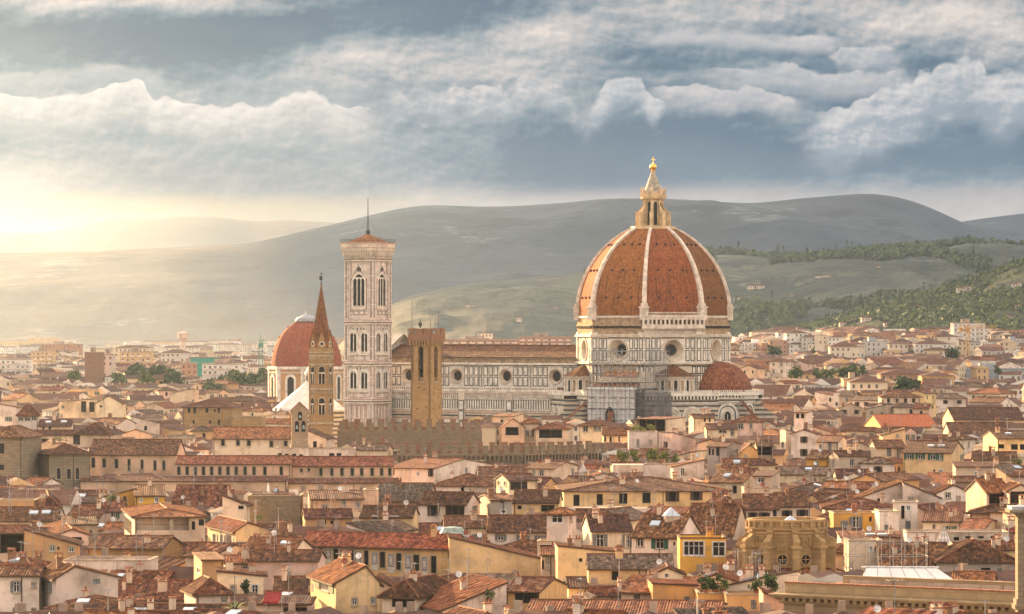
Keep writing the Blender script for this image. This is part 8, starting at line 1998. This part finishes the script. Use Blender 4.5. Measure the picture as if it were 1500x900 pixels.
block('red brown apartment slab behind the nave roof, left part', 648, 760, 498, 2950, 'town brick', D=16, balc=9)
block('red brown apartment slab behind the nave roof, right part', 760, 838, 494, 2900, 'town brick', D=16, balc=7)
block('pale building with a square tower far behind the nave', 700, 722, 489, 3400, 'town cream', D=16)
block('white tower block with many windows behind the orange crane', 1397, 1443, 474, 2600, 'town white', D=20, balc=3, name='tower_block')
block('dark grey office block with white side walls left of the white tower block', 1262, 1300, 501, 2450, 'town grey', D=18, cap='lead')
block('yellow apartment slab just right of the cathedral dome', 1142, 1166, 499, 2700, 'town yellow', balc=3)
block('long cream apartment slab right of the yellow slab', 1180, 1236, 499, 2680, 'town yellow', balc=6)
block('low white block with flat pale roof right of the dome', 1090, 1130, 503, 2750, 'town white', balc=3, cap='canvas white')
block('grey and white apartment block in front of the white tower block', 1340, 1392, 504, 2420, 'town white', 'hip', 499, balc=5)
block('cream apartment block left of the grey and white block', 1302, 1330, 504, 2430, 'town cream', 'hip', 501)
block('pale pink house block with a tiled hip roof behind the single cypress', 1216, 1258, 508, 2300, 'town cream', 'hip', 501)
block('dark clad block at the far right beside the white tower', 1470, 1504, 500, 2500, 'town grey', balc=3, cap='lead')
block('long brown roofed school block with rows of windows behind the right hand trees', 1150, 1240, 548, 1880, 'town yellow', 'hip', 541, D=16)
block('long hall roofed in brown behind the umbrella pine', 1290, 1368, 548, 1760, 'town brick', 'hip', 540, D=18)
block('cream palace with green shutters behind the umbrella pine', 1350, 1398, 551, 1700, 'town yellow', 'hip', 545, D=14)
block('grey sheeted long building at the right edge', 1408, 1504, 541, 1980, 'net grey', D=16, cap='lead')
block('cream house with white roof terrace right of the small apse dome', 1098, 1128, 544, 1850, 'town cream', 'hip', 539)
block('yellow corner house left of the umbrella pine', 1236, 1268, 556, 1650, 'town yellow')
block('cream gabled hall with arched front behind the cream villa', 1245, 1300, 560, 1560, 'town cream', 'hip', 551)
def villa(label, px, py, w, hgt, Y, n=3, grp='pale villas on the hillsides'):
    k = Y / F; root = thing('villa', label, 'villa', at(px, py, Y) - Vector((0, 0, 3)), 0, grp); wd = w * k; m_ = MB(); r_ = MB(); x = -wd / 2
    for i in range(n):
        ww = wd / n * frng.uniform(.8, 1.0); hh = hgt * k * frng.uniform(.6, 1.0) + 3; P = [(x, 0), (x + ww, 0), (x + ww, 9), (x, 9)]
        for q in range(4): uvwall(m_, P[q], P[(q + 1) % 4], 0, hh, 0)
        r_.face([(x - .5, -.5, hh), (x + ww + .5, -.5, hh), (x + ww + .5, 4.5, hh + 1.6), (x - .5, 4.5, hh + 1.6)], 0); r_.face([(x + ww + .5, 9.5, hh), (x - .5, 9.5, hh), (x - .5, 4.5, hh + 1.6), (x + ww + .5, 4.5, hh + 1.6)], 0); x += wd / n
    m_.build('wall', MT['town cream'], root); r_.build('roof', MT['town roof'], root)
def hill_Y(grid, px, py):
    best = None
    for col in grid:
        for p in col[:len(col) - 8]:
            q = proj(p); d = abs(q[0] - px) * .5 + abs(q[1] - py)
            if best is None or d < best[0]: best = (d, p[1])
    return best[1] - 8
for lb, px, py, w, hg, gr in (('pale monastery complex on the wooded hill at the right', 1425, 430, 46, 9, g4), ('white villa row on the middle hill right of the dome', 1108, 424, 26, 6, g3), ('small white farm on the middle hill slope', 1206, 408, 22, 4, g3), ('white house group low on the middle hill', 1116, 463, 24, 5, g3), ('cream houses at the foot of the near hill', 1310, 478, 30, 5, g4), ('lone villa beneath the wood on the near hill', 1495, 452, 16, 7, g4), ('tiny villa above the cream houses of the near hill', 1270, 470, 16, 5, g4)):
    villa(lb, px, py, w, hg, hill_Y(gr, px, py), 4 if w > 40 else 2)
vr = random.Random(5)
for i, (lb, px, py) in enumerate((('small villa among trees just under the hilltop monastery', 1395, 447), ('pale farmhouse in the olive grove left of the monastery hill', 1340, 455), ('cream villa at the foot of the slope behind the tower block', 1440, 478), ('low villa on the left shoulder of the near hill', 1235, 478), ('white house at the edge of the wood near the right border', 1478, 470), ('house cluster halfway up the near hill', 1365, 468), ('lone pale house above the school block', 1215, 484), ('farm high on the near hill at the right border', 1490, 420))):
    villa(lb, px, py, vr.uniform(10, 18), vr.uniform(4, 6), hill_Y(g4, px, py), 2)
for i, (lb, px, py) in enumerate((('tiny white villa on the middle hill below the left end of its wood', 1080, 440), ('pale villa on the middle hill under the dark crest', 1290, 395), ('hamlet of pale houses on the middle hill', 1165, 436), ('white villa on the hill just left of the dome', 810, 455), ('pale farm on the hill between bell tower and dome', 690, 450), ('small house on the hill above the nave', 760, 470))):
    villa(lb, px, py, vr.uniform(9, 16), vr.uniform(3, 5), hill_Y(g3, px, py), 2)
def crane(label, px, yt, yb, Y, jl, jr, mat):
    k = Y / F; root = thing('crane', label, 'crane', at(px, yb, Y), 0); hgt = (yb - yt) * k; m_ = MB()
    for sx_, sy_ in ((-1, -1), (1, -1), (1, 1), (-1, 1)): m_.tube((sx_, sy_, 0), (sx_, sy_, hgt + 1), .22, 4)
    n = int(hgt / 2.2)
    for i in range(n):
        z0, z1 = hgt * i / n, hgt * (i + 1) / n; s_ = 1 if i % 2 else -1
        m_.tube((-s_, -1, z0), (s_, -1, z1), .13, 4); m_.tube((1, -s_, z0), (1, s_, z1), .13, 4)
    m_.build('mast', MT[mat], root); j = MB()
    for yy, zz in ((-.7, hgt), (.7, hgt), (0, hgt + 1.5)): j.tube((-jl * k, yy, zz), (jr * k, yy, zz), .2, 4)
    n = int((jl + jr) * k / 2)
    for i in range(n): x = -jl * k + i * 2; j.tube((x, -.7, hgt), (x + 1, 0, hgt + 1.5), .1, 4); j.tube((x + 1, 0, hgt + 1.5), (x + 2, -.7, hgt), .1, 4)
    j.box(-jl * k, -jl * k + 2.5, -1, 1, hgt - 2, hgt, 0); j.build('jib', MT[mat], root)
    c_ = MB(); c_.box(-.9, 1.4, -1.6, -.9, hgt - 2.4, hgt, 0); c_.tube((0, 0, hgt), (0, 0, hgt + 5), .3, 4, 0, .1); c_.tube((0, 0, hgt + 5), (jr * k * .7, 0, hgt + 1.5), .06, 4); c_.tube((0, 0, hgt + 5), (-jl * k * .9, 0, hgt + 1.5), .06, 4); c_.build('cabin', MT[mat], root)
simple('crane orange', (.55, .26, .06), .6); simple('crane green', (.12, .28, .22), .6)
crane('orange tower crane with a long jib in front of the white tower block', 1417, 481, 545, 2300, 12, 44, 'crane orange')
crane('green tower crane left of the domed chapel', 382, 503, 552, 2000, 3, 8, 'crane green')
wt_ = thing('water_tower', 'mushroom shaped water tower on the left horizon', 'tower', at(268, 512, 3900), 0); c = MB(); c.lathe([(3, 0), (2.5, 8), (5.5, 12), (5.5, 17), (0, 19)], 14, 0); c.build('tank', MT['plaster pink'], wt_)
